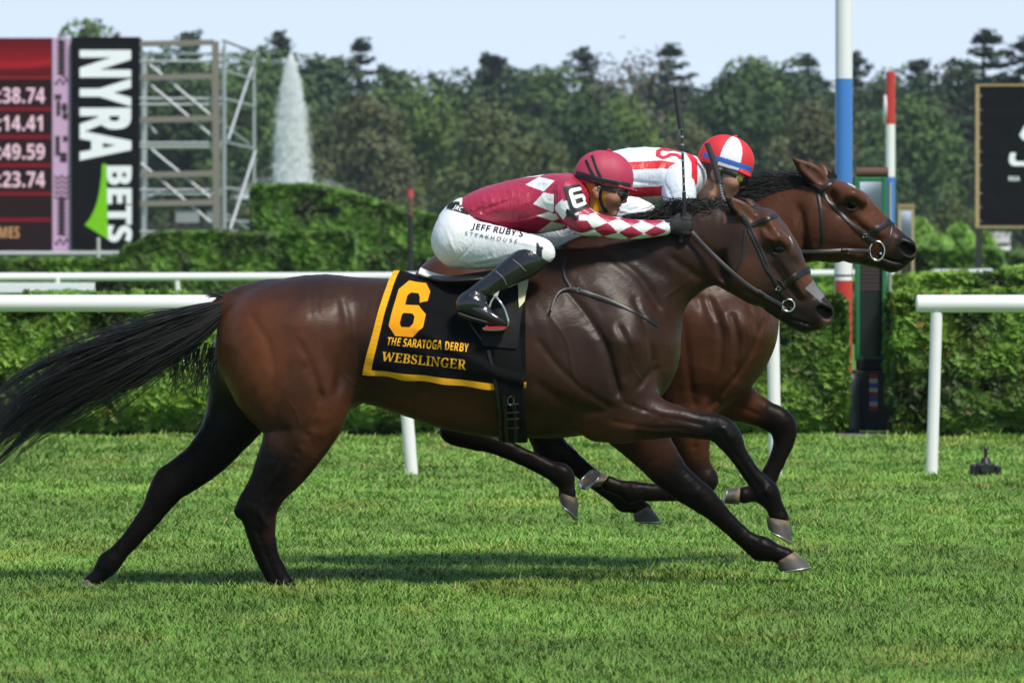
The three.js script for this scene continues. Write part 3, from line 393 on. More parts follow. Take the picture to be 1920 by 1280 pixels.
// ---------------------------------------------------------------- tote board with its side strip and black banner
const sans = 'sans-serif';
{
  const d = 132, k = d / F, z = DIST - d, X = (px) => hx(px, d), Y = (py) => hy(py, d), t = thing('tote_board', 'large dark red results screen with pink race times', 'screen', V(X(0), 0, z)), b = t.position;
  const screen = canvas(1024, 1024, (g, w, h) => {           // covers side-view x -310..97, y 72..472
    const sx = (px) => (px + 310) / 407 * w, sy = (py) => (py - 72) / 400 * h;
    let q = g.createLinearGradient(0, 0, 0, h); q.addColorStop(0, '#5c0d16'); q.addColorStop(0.1, '#8d1420'); q.addColorStop(0.19, '#4a0a12'); q.addColorStop(0.2, '#2a1016'); q.addColorStop(1, '#241418'); g.fillStyle = q; g.fillRect(0, 0, w, h);
    g.fillStyle = 'rgba(210,40,50,.45)'; g.beginPath(); g.moveTo(0, sy(140)); g.bezierCurveTo(sx(-150), sy(92), sx(0), sy(130), sx(97), sy(112)); g.lineTo(sx(97), sy(122)); g.bezierCurveTo(sx(0), sy(146), sx(-120), sy(104), 0, sy(158)); g.fill();
    g.fillStyle = 'rgba(230,60,60,.4)'; g.fillRect(0, sy(144), w, sy(149) - sy(144));
    for (const y of [205, 257, 310, 363, 412]) { const e = g.createLinearGradient(0, sy(y - 7), 0, sy(y + 7)); e.addColorStop(0, 'rgba(110,10,24,0)'); e.addColorStop(0.5, 'rgba(150,22,40,1)'); e.addColorStop(1, 'rgba(110,10,24,0)'); g.fillStyle = e; g.fillRect(0, sy(y - 7), w, sy(14) - sy(0)); }
    g.fillStyle = '#f4c9dc'; g.textAlign = 'right'; g.textBaseline = 'middle'; g.font = `bold 92px ${sans}`;
    [[':38.74', 180], [':14.41', 232], [':49.59', 285], [':23.74', 337]].forEach(([s, y], i) => { const m = g.measureText(s).width; g.save(); g.translate(sx(86), sy(y)); g.scale(228 / m, 1.12); g.fillText(s, 0, 0); g.restore(); });
    g.fillStyle = '#d09a6c'; g.font = `bold 66px ${sans}`; g.save(); g.translate(sx(38), sy(436)); g.scale(0.78, 1.1); g.fillText('MES', 0, 0); g.restore();
  });
  const sw = 407 * k, sh = 400 * k; part('screen', new THREE.PlaneGeometry(sw, sh).translate(X(-106) - b.x, (Y(72) + Y(472)) / 2, 0.3), phys([1, 1, 1], 0.6, { specularIntensity: 0.3, map: screen }), t); part('cabinet', box(sw + 0.1, sh, 1.2, X(-106) - b.x, (Y(72) + Y(472)) / 2, -0.31), std([0.05, 0.05, 0.055], 0.7), t);
  // pink pattern strip: feather shapes, small pictures of plain marks and chequers
  const strip = canvas(128, 1280, (g, w, h) => {
    g.fillStyle = '#c9a3c8'; g.fillRect(0, 0, w, h); g.fillStyle = '#2c1a26';
    const feather = (y0, y1) => { g.beginPath(); g.moveTo(64, y0); for (let y = y0; y < y1; y += 26) { g.lineTo(104, y + 16); g.lineTo(78, y + 26); } g.lineTo(64, y1); for (let y = y1; y > y0; y -= 26) { g.lineTo(50, y - 0); g.lineTo(24, y - 12); } g.fill(); };
    feather(10, 226); feather(960, 1190); for (let i = 0; i < 4; i++) for (let j = 0; j < 2; j++) if ((i + j) & 1) { g.fillRect(16 + i * 24, 244 + j * 20, 24, 20); g.fillRect(16 + i * 24, 1206 + j * 20, 24, 20); }
    g.fillRect(14, 340, 50, 34); g.fillRect(26, 380, 30, 92); g.fillRect(70, 452, 40, 40); g.beginPath(); g.ellipse(84, 420, 22, 30, 0, 0, 7); g.fill(); g.fillRect(18, 590, 34, 120); g.fillRect(52, 690, 50, 60); g.fillRect(74, 590, 34, 36);
    g.lineWidth = 12; g.strokeStyle = '#4a3044'; for (let y = 830; y < 960; y += 30) { g.beginPath(); g.moveTo(10, y); g.lineTo(36, y + 20); g.lineTo(64, y); g.lineTo(92, y + 20); g.lineTo(118, y); g.stroke(); }
  });
  part('side_strip', new THREE.PlaneGeometry(33 * k, 398 * k).translate(X(117) - b.x, (Y(72) + Y(470)) / 2, 0.34), std([1, 1, 1], 0.6, { map: strip }), t); part('side_column', box(36 * k, 399 * k, 1.0, X(117.5) - b.x, (Y(72) + Y(471)) / 2, -0.17), std([0.28, 0.27, 0.3], 0.6), t);
  part('base_pipe', bar(V(X(-330) - b.x, Y(475), 0.5), V(X(232) - b.x, Y(475), 0.5), 0.055, 12), std([0.55, 0.56, 0.58], 0.4, { metalness: 0.4 }), t); for (const px of [-150, -60, 12, 58, 140]) part('leg', bar(V(X(px) - b.x, 0, 0.45), V(X(px) - b.x, Y(476), 0.45), 0.05, 10), std([0.4, 0.4, 0.42], 0.5), t);
  const n = thing('banner_tower', 'black tower banner with white vertical lettering and a green arrow', 'banner', V(X(201), 0, z)), c = n.position;
  const print = canvas(640, 2000, (g, w, h) => {               // x 138..264, y 71..467
    const sx = (px) => (px - 138) / 126 * w, sy = (py) => (py - 71) / 396 * h; g.fillStyle = '#0c0d10'; g.fillRect(0, 0, w, h);
    const word = (s, x0, x1, y0, y1) => { g.save(); g.translate(sx(x0), sy(y0)); g.rotate(Math.PI / 2); g.font = `bold 300px ${sans}`; g.textAlign = 'left'; g.textBaseline = 'alphabetic'; const m = g.measureText(s), cap = m.actualBoundingBoxAscent, L = m.width; g.scale((sy(y1) - sy(y0)) / L, (sx(x1) - sx(x0)) / cap); g.lineWidth = 14; g.strokeStyle = g.fillStyle = '#eef0f6'; g.fillText(s, 0, 0); g.strokeText(s, 0, 0); g.restore(); };
    word('NYRA', 155, 246, 90, 299); word('BETS', 204, 249, 307, 455);
    g.fillStyle = '#7ac51c'; g.beginPath(); g.moveTo(sx(194), sy(308)); g.lineTo(sx(202), sy(308)); g.lineTo(sx(205), sy(449)); g.lineTo(sx(161), sy(422)); g.bezierCurveTo(sx(180), sy(402), sx(191), sy(372), sx(194), sy(308)); g.fill();
    g.globalAlpha = 0.25; g.fillStyle = '#222630'; for (const y of [150, 228, 330, 412]) g.fillRect(0, sy(y), w, 3); g.globalAlpha = 1;
  });
  part('banner_cloth', new THREE.PlaneGeometry(126 * k, 396 * k, 12, 40).translate(0, (Y(71) + Y(467)) / 2, 0.5), phys([1, 1, 1], 0.6, { specularIntensity: 0.3, map: print, bumpMap: clothNoise(), bumpScale: 0.02 }), n); part('tower_box', box(126 * k, 396 * k - 0.02, 1.0, 0, (Y(71) + Y(467)) / 2, -0.01), std([0.02, 0.02, 0.022], 0.7), n); for (const s of [-1, 1]) part('leg', box(0.12, Y(467), 0.12, s * 0.6, Y(467) / 2, 0.2), std([0.3, 0.3, 0.3], 0.6), n);
  const m = thing('bollard', 'thin pale post standing before the banner foot', 'post', V(hx(184, 120), 0, DIST - 120)); part('shaft', bar(V(0, 0, 0), V(0, hy(449, 120), 0), 0.035, 10), std([0.5, 0.49, 0.48], 0.6), m); part('cap', new THREE.SphereGeometry(0.04, 10, 8).translate(0, hy(449, 120), 0), std([0.5, 0.49, 0.48], 0.6), m);
}
function clothNoise() { return noiseTexture(128, tile((u, v) => fbm(u * 5, v * 9, 6), 1)); }

// scaffold tower
{
  const d = 127, X = (px) => hx(px, d), Y = (py) => hy(py, d), t = thing('scaffold', 'grey tube scaffold tower with wooden planks beside the black banner', 'scaffold', V(X(340), 0, DIST - d)), b = t.position;
  const tube = std([0.5, 0.51, 0.53], 0.4, { metalness: 0.5 }), wood = std([0.2, 0.183, 0.158], 0.85, { bumpMap: noiseTexture(128, tile((u, v) => fbm(u * 3, v * 30, 1), 1)), bumpScale: 0.006 }), P = (px, py, dz = 0) => V(X(px) - b.x, Y(py), dz), r = 0.028;
  const T = (name, a, c, rr = r) => part(name, bar(a, c, rr, 8), tube, t), G = (px, dz) => V(X(px) - b.x, 0, dz);
  for (const [px, py, dz] of [[268, 96, 0], [421, 78, 0.06], [470, 90, -1.6], [262, 92, -1.9], [410, 84, -1.9]]) T('standard', G(px, dz), P(px, py, dz), 0.035);
  part('timber_post', beam(G(408, 0.1), P(404, 78, 0.1), 0.16, 0.1), wood, t);
  for (const py of [81, 144, 223, 326, 380]) part('plank', beam(P(263, py + 2, 0.12), P(402, py - 1, 0.12), 0.13, 0.05), wood, t);
  for (const py of [101, 115, 185, 196, 268, 275, 356, 434]) { T('ledger', P(262, py, 0.02), P(420, py, 0.02)); }
  for (const py of [185, 268, 356]) T('ledger', P(262, py + 6, -1.9), P(412, py + 6, -1.9));
  for (const [p0, p1] of [[100, 117], [133, 145], [185, 196], [266, 276], [352, 356], [412, 416], [432, 436]]) T('transom', P(420, p0, 0.06), P(472, p1, -1.6));
  part('plank', beam(P(420, 77, 0.06), P(471, 94, -1.6), 0.1, 0.05), wood, t);
  for (const [x0, y0, x1, y1] of [[280, 121, 396, 217], [276, 154, 402, 259], [284, 280, 402, 377], [264, 306, 406, 426], [270, 222, 293, 250]]) T('brace', P(x0, y0, 0.05), P(x1, y1, 0.05));
  for (const [x0, y0, x1, y1] of [[467, 121, 427, 263], [473, 280, 431, 430]]) part('brace', bar(P(x0, y0, -1.5), P(x1, y1, 0), 0.034, 8), tube, t);
  for (const [x0, y0, x1, y1] of [[412, 228, 462, 268], [414, 395, 462, 430], [270, 372, 297, 356]]) T('brace', P(x0, y0, 0), P(x1, y1, -1.2));
  // dark cart parked behind the foot of the scaffold
  const c = thing('equipment_cart', 'dark cart with pale windows parked behind the scaffold foot', 'cart', V(hx(345, 135), 0, DIST - 135)), k = 135 / F, yr = hy(386, 135), yb = hy(424, 135); part('body', rbox(150 * k, yb - 0.3, 1.6, 0.05, 0, (yb + 0.3) / 2, 0), std([0.012, 0.012, 0.014], 0.5), c); part('roof', rbox(146 * k, 0.1, 1.7, 0.04, 0, yr, 0), std([0.02, 0.02, 0.022], 0.5), c); part('window', box(44 * k, yr - yb - 0.16, 0.03, 0.12, (yr + yb) / 2, 0.75), phys([0.28, 0.3, 0.33], 0.12), c); part('window', box(26 * k, yr - yb - 0.16, 0.03, 0.75, (yr + yb) / 2, 0.75), phys([0.22, 0.24, 0.27], 0.12), c); for (const q of [-0.85, -0.25, 0.48, 0.92]) part('pillar', box(0.06, yr - yb, 0.06, q, (yr + yb) / 2, 0.78), std([0.012, 0.012, 0.013], 0.5), c); for (const q of [-0.6, 0.6]) part('wheel', new THREE.CylinderGeometry(0.3, 0.3, 0.2, 20).rotateX(Math.PI / 2).translate(q, 0.3, 0.7), std([0.01, 0.01, 0.01], 0.8), c);
}

// black billboard on a post
{
  const d = 92, k = d / F, X = (px) => hx(px, d), Y = (py) => hy(py, d), t = thing('billboard', 'black billboard in a tan frame with a white logo cut by the picture edge', 'billboard', V(X(1960), 0, DIST - d)), b = t.position, x0 = 1830, x1 = 2100, y0 = 158, y1 = 427;
  const print = canvas(1080, 1080, (g, w, h) => { const sx = (px) => (px - x0) / (x1 - x0) * w, sy = (py) => (py - y0) / (y1 - y0) * h; g.fillStyle = '#0e1014'; g.fillRect(0, 0, w, h); g.fillStyle = '#eceef2'; g.beginPath(); g.moveTo(sx(1911), sy(252)); g.lineTo(sx(1921), sy(233)); g.lineTo(sx(1934), sy(233)); g.lineTo(sx(1934), sy(262)); g.lineTo(sx(1918), sy(262)); g.closePath(); g.fill(); g.beginPath(); g.moveTo(sx(1893), sy(286)); g.lineTo(sx(1905), sy(286)); g.quadraticCurveTo(sx(1898), sy(303), sx(1910), sy(303)); g.lineTo(sx(1921), sy(303)); g.lineTo(sx(1924), sy(312)); g.lineTo(sx(1905), sy(312)); g.quadraticCurveTo(sx(1884), sy(312), sx(1893), sy(286)); g.fill(); g.font = `bold 50px ${sans}`; g.textAlign = 'left'; g.textBaseline = 'middle'; g.fillText('REA', sx(1889), sy(336.5)); g.strokeStyle = 'rgba(60,64,72,.5)'; g.lineWidth = 4; for (let i = 0; i < 4; i++) { g.beginPath(); g.moveTo(0, i * 260 + 30); g.quadraticCurveTo(60, i * 260 + 80, 120, i * 260 + 60); g.stroke(); } });
  part('banner_cloth', new THREE.PlaneGeometry((x1 - x0 - 12) * k, (y1 - y0 - 10) * k).translate(0.03, (Y(y0) + Y(y1)) / 2, 0.02), phys([1, 1, 1], 0.6, { specularIntensity: 0.3, map: print, bumpMap: clothNoise(), bumpScale: 0.03 }), t);
  const m = std([0.42, 0.3, 0.13], 0.6); for (const px of [x0 + 3, x1 - 3]) part('frame_post', box(0.055, (y1 - y0) * k, 0.08, X(px) - b.x, (Y(y0) + Y(y1)) / 2, 0), m, t); for (const py of [y0 + 1.5, y1 - 1.5]) part('frame_rail', box((x1 - x0 - 14) * k, 0.028, 0.07, X((x0 + x1) / 2) - b.x, Y(py), 0), m, t);
  for (let i = 0; i < 10; i++) part('tie', box(0.05, 0.008, 0.006, X(x0 + 8) - b.x, Y(y0 + 22 + i * 26), 0.045), std([0.7, 0.7, 0.66], 0.6), t); for (const px of [1836, 2092]) part('post', box(0.1, Y(y1), 0.1, X(px) - b.x, Y(y1) / 2, -0.02), std([0.02, 0.02, 0.02], 0.6), t);
}
// white cart far off under the trees
{ const d = 320, k = d / F, p = pointZ(1874, HORIZON, d), t = thing('golf_cart', 'small white cart parked under the trees below the billboard', 'cart', V(p.x, 0, p.z)), Y = (py) => hy(py, d), w = std([0.8, 0.8, 0.82], 0.35), dk = std([0.03, 0.03, 0.035], 0.4); part('roof', rbox(38 * k, 5 * k, 1.6, 0.03, 0, Y(438), 0), w, t); part('sign_board', box(36 * k, 14 * k, 0.06, 0, Y(448), 0.82), std([0.62, 0.58, 0.6], 0.5), t); part('windscreen', box(32 * k, 12 * k, 0.04, 0, Y(460), 0.78), dk, t); part('front', rbox(37 * k, 14 * k, 0.5, 0.1, 0, Y(470), 1.0), w, t); for (const s of [-1, 1]) { part('pillar', box(0.06, 30 * k, 0.06, s * 17 * k, Y(455), 0.75), w, t); part('headlight', new THREE.SphereGeometry(0.09, 10, 8).translate(s * 12 * k, Y(468), 1.24), std([0.85, 0.85, 0.8], 0.2), t); part('wheel', new THREE.CylinderGeometry(0.28, 0.28, 0.2, 16).rotateZ(Math.PI / 2).translate(s * 0.5, 0.28, 0.9), std([0.01, 0.01, 0.01], 0.8), t); } part('chassis', box(1.0, Y(476) - 0.3, 2.2, 0, (Y(476) + 0.3) / 2, 0), w, t); }
// remote camera left on the turf
{ const d = 32.9, p = pointZ(1849, HORIZON, d), t = thing('remote_camera', 'small black remote camera on a stub tripod on the grass', 'camera', V(p.x, 0.018, p.z)), fit = t.scale.set(1.15, 0.92, 1.15), bk = std([0.009, 0.009, 0.01], 0.45); part('camera_body', rbox(0.1, 0.075, 0.06, 0.012, -0.002, 0.075, 0), bk, t); part('grip', rbox(0.035, 0.08, 0.075, 0.014, -0.062, 0.066, 0.01), bk, t); part('side_pack', rbox(0.034, 0.07, 0.06, 0.012, 0.062, 0.062, 0.005), bk, t); part('viewfinder', new THREE.CylinderGeometry(0.018, 0.03, 0.035, 14).translate(0, 0.128, 0), bk, t); part('receiver_mast', bar(V(0, 0.14, 0), V(0.002, 0.2, 0), 0.009, 12), bk, t); part('mast_tip', new THREE.SphereGeometry(0.012, 12, 10).scale(1, 1.3, 1).translate(0.002, 0.2, 0), std([0.03, 0.03, 0.034], 0.3), t); part('lens', new THREE.CylinderGeometry(0.03, 0.032, 0.07, 20).rotateX(Math.PI / 2).translate(0, 0.075, 0.06), bk, t); part('lens_glass', new THREE.CircleGeometry(0.025, 20).translate(0, 0.075, 0.0965), phys([0.02, 0.02, 0.03], 0.05, { clearcoat: 1 }), t); for (let i = 0; i < 3; i++) { const a = i * 2.094 + 0.4; part('leg', bar(V(0, 0.05, 0), V(Math.cos(a) * 0.09, 0, Math.sin(a) * 0.09), 0.008, 8), bk, t); } }

// ---------------------------------------------------------------- fountain
{
  const d = 250, X = (px) => hx(px, d), Y = (py) => hy(py, d), t = thing('fountain', 'tall white fountain jet rising before the trees', 'fountain', V(X(548), 0, DIST - d)), R = rng(77), n = 95000, drop = new THREE.IcosahedronGeometry(1, 0), water = std([0.88, 0.9, 0.92], 0.3);
  const im = new THREE.InstancedMesh(drop, water, n); im.name = 'water_jet'; im.userData.kind = 'stuff'; const M = new THREE.Matrix4(), q = new THREE.Quaternion(), top = Y(108);
  for (let i = 0; i < n; i++) { const u = Math.pow(R(), 0.85), h = top * u + (R() - 0.5) * 0.3, w = (0.5 + 0.75 * Math.pow(1 - u, 0.7)) * (u > 0.78 ? Math.sqrt(Math.max(0, (1 - u) / 0.22)) * 0.9 + 0.1 : 1), a = R() * 6.283, r = w * Math.abs(R() + R() + R() - 1.5) * 0.8, s = (0.007 + 0.01 * R()) * (0.85 + 0.4 * (1 - u)); M.compose(V(Math.cos(a) * r - 0.2 * (u - 0.5) * (u > 0.5 ? 0.6 : 0), h, Math.sin(a) * r), q, V(s, s * (2 + 3.5 * R()), s)); im.setMatrixAt(i, M); }
  t.add(im);
  const k = 9000, mist = new THREE.InstancedMesh(drop, water, k); mist.name = 'spray_mist'; mist.userData.kind = 'stuff'; for (let i = 0; i < k; i++) { const s = R() < 0.5 ? -1 : 1, u = R(), px = 548 + s * (20 + 34 * (R() + R() + R())), h = Y(372) + (Y(290) - Y(352)) * u * u * R() * 1.3 * (1 - Math.abs(px - 548) / 150); const z = 0.004 + 0.007 * R(); M.compose(V(X(px) - t.position.x, h, (R() - 0.5) * 2), q, V(z, z * 1.6, z)); mist.setMatrixAt(i, M); } t.add(mist);
  part('basin', new THREE.CylinderGeometry(2.6, 2.8, 0.3, 40).translate(0, 0.15, 0), std([0.35, 0.35, 0.34], 0.8), t); part('nozzle', new THREE.CylinderGeometry(0.12, 0.2, 0.5, 16).translate(0, 0.45, 0), std([0.2, 0.2, 0.2], 0.5), t);
}

// ---------------------------------------------------------------- trees
const leafFace = (pos, nor, col, c, size, out, R, tint) => {
  const N = out.clone().multiplyScalar(0.7).add(V(R() - 0.5, R() - 0.3, R() - 0.5).multiplyScalar(1.6)).normalize(), A = V(R() - 0.5, R() - 0.5, R() - 0.5).cross(N).normalize(), B = N.clone().cross(A), w = size * (0.6 + 0.7 * R()), h = size * (0.5 + 0.6 * R());
  const p = [[-w, 0], [0, -h * 0.7], [w, 0.1 * h], [0.1 * w, h]].map(([a, b]) => c.clone().addScaledVector(A, a * 0.5).addScaledVector(B, b * 0.5)); p[1].addScaledVector(N, -size * 0.12); p[3].addScaledVector(N, -size * 0.15);
  const S = N.clone().lerp(out, 0.35).normalize(); for (const k of [0, 1, 2, 0, 2, 3]) { pos.push(p[k].x, p[k].y, p[k].z); nor.push(S.x, S.y, S.z); col.push(...tint); }
};
const toGeo = (pos, nor, col) => { const g = new THREE.BufferGeometry(); g.setAttribute('position', new THREE.Float32BufferAttribute(pos, 3)); g.setAttribute('normal', new THREE.Float32BufferAttribute(nor, 3)); g.setAttribute('color', new THREE.Float32BufferAttribute(col, 3)); return g; };
// broad crown: height 1, half-width hw; lobes round the limbs
function broadCrown(seed, hw, n, low, leaf, open = 0) {
  const R = rng(seed), pos = [], nor = [], col = [], lobes = [];
  for (let i = 0; i < 46; i++) { const y = low + (0.98 - low) * Math.pow(R(), 0.85), e = (y - low) / (1 - low), wy = hw * Math.pow(Math.max(0.02, Math.sin(Math.PI * Math.min(1, 0.16 + e * 0.8))), 0.75), a = R() * 6.283, r = wy * Math.sqrt(R()) * 0.88; lobes.push([Math.cos(a) * r, Math.min(y, 0.95), Math.sin(a) * r, (0.055 + 0.075 * R()) * (hw / 0.3), 0.8 + 0.4 * R()]); }
  for (let i = 0; i < n; i++) { const L = lobes[(R() * lobes.length) | 0], a = R() * 6.283, c = R() * 2 - 1, q = Math.sqrt(1 - c * c), o = V(Math.cos(a) * q, c * 0.85 + 0.15, Math.sin(a) * q).normalize(), rr = L[3] * (0.55 + 0.5 * Math.sqrt(R()) + 0.25 * open * R()), p = V(L[0], L[1], L[2]).addScaledVector(o, rr); const k = L[4] * (0.8 + 0.4 * R()); leafFace(pos, nor, col, p, leaf, o, R, [k, k, k]); }
  return toGeo(pos, nor, col);
}
// pine crown: uneven whorls of flat sprays with gaps between
function pineCrown(seed, hw, n, low, leaf) {
  const R = rng(seed), pos = [], nor = [], col = [], pads = []; let turn = R() * 6;
  for (let y = low; y < 0.985; y += 0.028 + 0.03 * R()) { const e = (y - low) / (1 - low), len = hw * (0.06 + 1.0 * Math.pow(1 - e, 0.7)) * (0.55 + 0.6 * R()), m = 3 + (R() * 2 | 0); for (let i = 0; i < m; i++) { turn += 6.283 / m + (R() - 0.5) * 0.8; const l = len * (0.45 + 0.65 * R()), lift = 0.015 + 0.04 * R(); for (let s = 0.15; s <= 1; s += 0.14) pads.push([Math.cos(turn) * l * s, y + lift * s * s - 0.012 * s, Math.sin(turn) * l * s, (0.009 + 0.012 * R()) * (1.25 - 0.6 * s), 0.7 + 0.6 * R()]); } }
  for (let i = 0; i < 10; i++) pads.push([(R() - 0.5) * 0.012, 0.93 + 0.07 * R(), (R() - 0.5) * 0.012, 0.01, 1]);
  for (let i = 0; i < n; i++) { const L = pads[(R() * pads.length) | 0], o = V(R() - 0.5, 0.6 + 0.4 * R(), R() - 0.5).normalize(), p = V(L[0] + (R() - 0.5) * L[3] * 3, L[1] + (R() - 0.4) * L[3] * 1.1, L[2] + (R() - 0.5) * L[3] * 3), k = L[4] * (0.75 + 0.5 * R()); leafFace(pos, nor, col, p, leaf, o, R, [k, k, k]); }
  return toGeo(pos, nor, col);
}
function trunkGeo(seed, low, r, reach, n = 9) { const R = rng(seed), list = [bar(V(0, 0, 0), V(0.01, low + 0.2, 0), r, 8, r * 0.7), bar(V(0.01, low + 0.2, 0), V(0, 0.95, 0.01), r * 0.7, 7, r * 0.12)]; for (let i = 0; i < n; i++) { const y = low * 0.9 + (0.85 - low) * R(), a = R() * 6.283, l = reach * (0.4 + 0.5 * R()); list.push(bar(V(0, y, 0), V(Math.cos(a) * l, y + l * (0.25 + 0.6 * R()), Math.sin(a) * l), r * 0.35, 5, r * 0.1)); } return merge(list); }
const leafMat = (c) => std(c, 0.75, { vertexColors: true, side: THREE.DoubleSide });
const LEAF = { dark: leafMat([0.034, 0.072, 0.018]), green: leafMat([0.058, 0.115, 0.02]), bright: leafMat([0.09, 0.15, 0.024]), olive: leafMat([0.082, 0.108, 0.03]), brown: leafMat([0.088, 0.098, 0.036]), pine: leafMat([0.036, 0.068, 0.03]), grey: leafMat([0.14, 0.13, 0.095]) };
const bark = std([0.1, 0.082, 0.065], 0.95);
const CROWN = { round: [1, 2, 3, 4].map((s) => [broadCrown(s, 0.34, 5200, 0.14, 0.036), trunkGeo(s, 0.2, 0.02, 0.3)]), tall: [5, 6, 7].map((s) => [broadCrown(s, 0.24, 4800, 0.2, 0.032), trunkGeo(s, 0.3, 0.018, 0.22)]), pine: [8, 9, 10, 11].map((s) => [pineCrown(s, 0.2, 5200, 0.25, 0.019), trunkGeo(s, 0.5, 0.014, 0.2, 12)]), sparse: [12].map((s) => [broadCrown(s, 0.26, 1500, 0.3, 0.026, 1), trunkGeo(s, 0.3, 0.014, 0.3, 26)]) };
let treeCount = 0;
function tree(kind, leaf, px, topPy, d, label, wide = 1, group) {
  const c = pointZ(px, HORIZON, d), h = hy(topPy, d), [cg, tg] = CROWN[kind][treeCount++ % CROWN[kind].length], t = thing(kind === 'pine' ? 'pine_tree' : 'tree', label, 'tree', V(c.x, 0, c.z), group);
  part('trunk', tg, bark, t); part('crown', cg, LEAF[leaf], t); if (kind === 'pine') wide *= 1.4; t.scale.set(h * wide, h, h * wide); t.rotation.y = treeCount * 2.4; return t;
}
for (const a of [
  ['pine', 'pine', 525, 58, 400, 'narrow pine poking highest above the fountain', 0.9], ['tall', 'green', 490, 110, 380, 'green tree just right of the scaffold top', 1.1], ['round', 'dark', 603, 112, 390, 'dark round tree right of the fountain jet tip', 1.0], ['pine', 'pine', 676, 74, 420, 'flat-topped pine alone on the skyline right of the fountain', 0.85],
  ['round', 'green', 745, 142, 410, 'green tree filling the skyline dip right of the flat-topped pine', 1.1], ['round', 'dark', 838, 160, 420, 'dark tree at the lowest dip of the skyline', 1.1], ['pine', 'pine', 925, 104, 430, 'broad pine over the maroon jockey\'s back', 1.3], ['tall', 'dark', 990, 144, 420, 'dark tree between the two pines above the jockeys', 1.2],
  ['pine', 'pine', 1095, 88, 425, 'pine above the maroon cap with a tufted top', 1.0], ['tall', 'green', 1045, 138, 400, 'green tree left of the tufted pine', 1.2], ['sparse', 'grey', 1185, 106, 395, 'grey half-bare tree left of the upright whip', 1.1], ['pine', 'pine', 1256, 84, 430, 'pine with a pointed top behind the whip tip', 1.0],
  ['round', 'dark', 1362, 146, 330, 'dense dark tree directly above the red and white cap', 0.85], ['tall', 'green', 1412, 124, 420, 'green tree right of the dense dark one', 1.1], ['tall', 'dark', 1462, 128, 425, 'dark tree two trunks left of the finish post', 1.2], ['pine', 'pine', 1512, 104, 440, 'pine just left of the finish post', 1.1], ['pine', 'pine', 1606, 96, 430, 'pine showing between the two striped poles', 0.9],
  ['tall', 'dark', 1655, 140, 420, 'dark tree behind the slim striped pole', 1.2], ['pine', 'pine', 1722, 112, 410, 'pine right of the slim striped pole', 1.1], ['pine', 'pine', 1850, 58, 330, 'tall open pine reaching highest above the billboard', 1.15], ['pine', 'pine', 1925, 66, 330, 'open pine over the billboard\'s cut edge', 1.2], ['tall', 'dark', 1785, 128, 380, 'dark tree left of the billboard frame', 1.2],
  ['round', 'brown', 690, 186, 300, 'wide brownish tree right of the fountain, above the marker post', 0.9], ['round', 'olive', 925, 208, 290, 'rounded olive tree above the maroon jockey\'s back', 0.95], ['round', 'brown', 1535, 196, 290, 'brownish tree behind the leading horse\'s ears', 0.95], ['round', 'bright', 800, 182, 330, 'bright green tree between the brownish and the olive one', 0.8], ['round', 'olive', 612, 232, 310, 'low olive tree beside the fountain column', 0.8],
  ['round', 'bright', 1165, 196, 320, 'yellow-green tree behind the whip shaft', 0.8], ['round', 'dark', 1085, 180, 310, 'dark tree above the maroon cap', 0.85], ['round', 'green', 455, 160, 330, 'green tree seen through the scaffold', 0.9], ['round', 'dark', 1440, 215, 310, 'low dark tree above the second horse\'s mane', 0.9], ['round', 'green', 1720, 200, 320, 'mid green tree between the slim pole and the billboard', 1.0], ['tall', 'dark', 330, 100, 340, 'dark tree behind the scaffold planks', 1.2], ['pine', 'pine', 355, 66, 390, 'pine tip just above the scaffold', 0.9], ['tall', 'green', 165, 58, 300, 'green treetop peeping over the banner tower', 0.9], ['tall', 'green', 395, 118, 350, 'green tree in the right bay of the scaffold', 1.0],
  ['round', 'olive', 1780, 380, 200, 'grey-green bush behind the topiary mounds', 1.1], ['round', 'dark', 1650, 300, 260, 'dark low tree behind the mirror boxes', 0.9], ['round', 'olive', 1010, 260, 270, 'low olive tree right of the rounded olive one', 0.9], ['round', 'brown', 1300, 250, 300, 'brownish tree behind the white and red jockey', 0.8], ['round', 'green', 560, 170, 350, 'green tree standing behind the fountain jet', 0.9],
]) tree(...a);
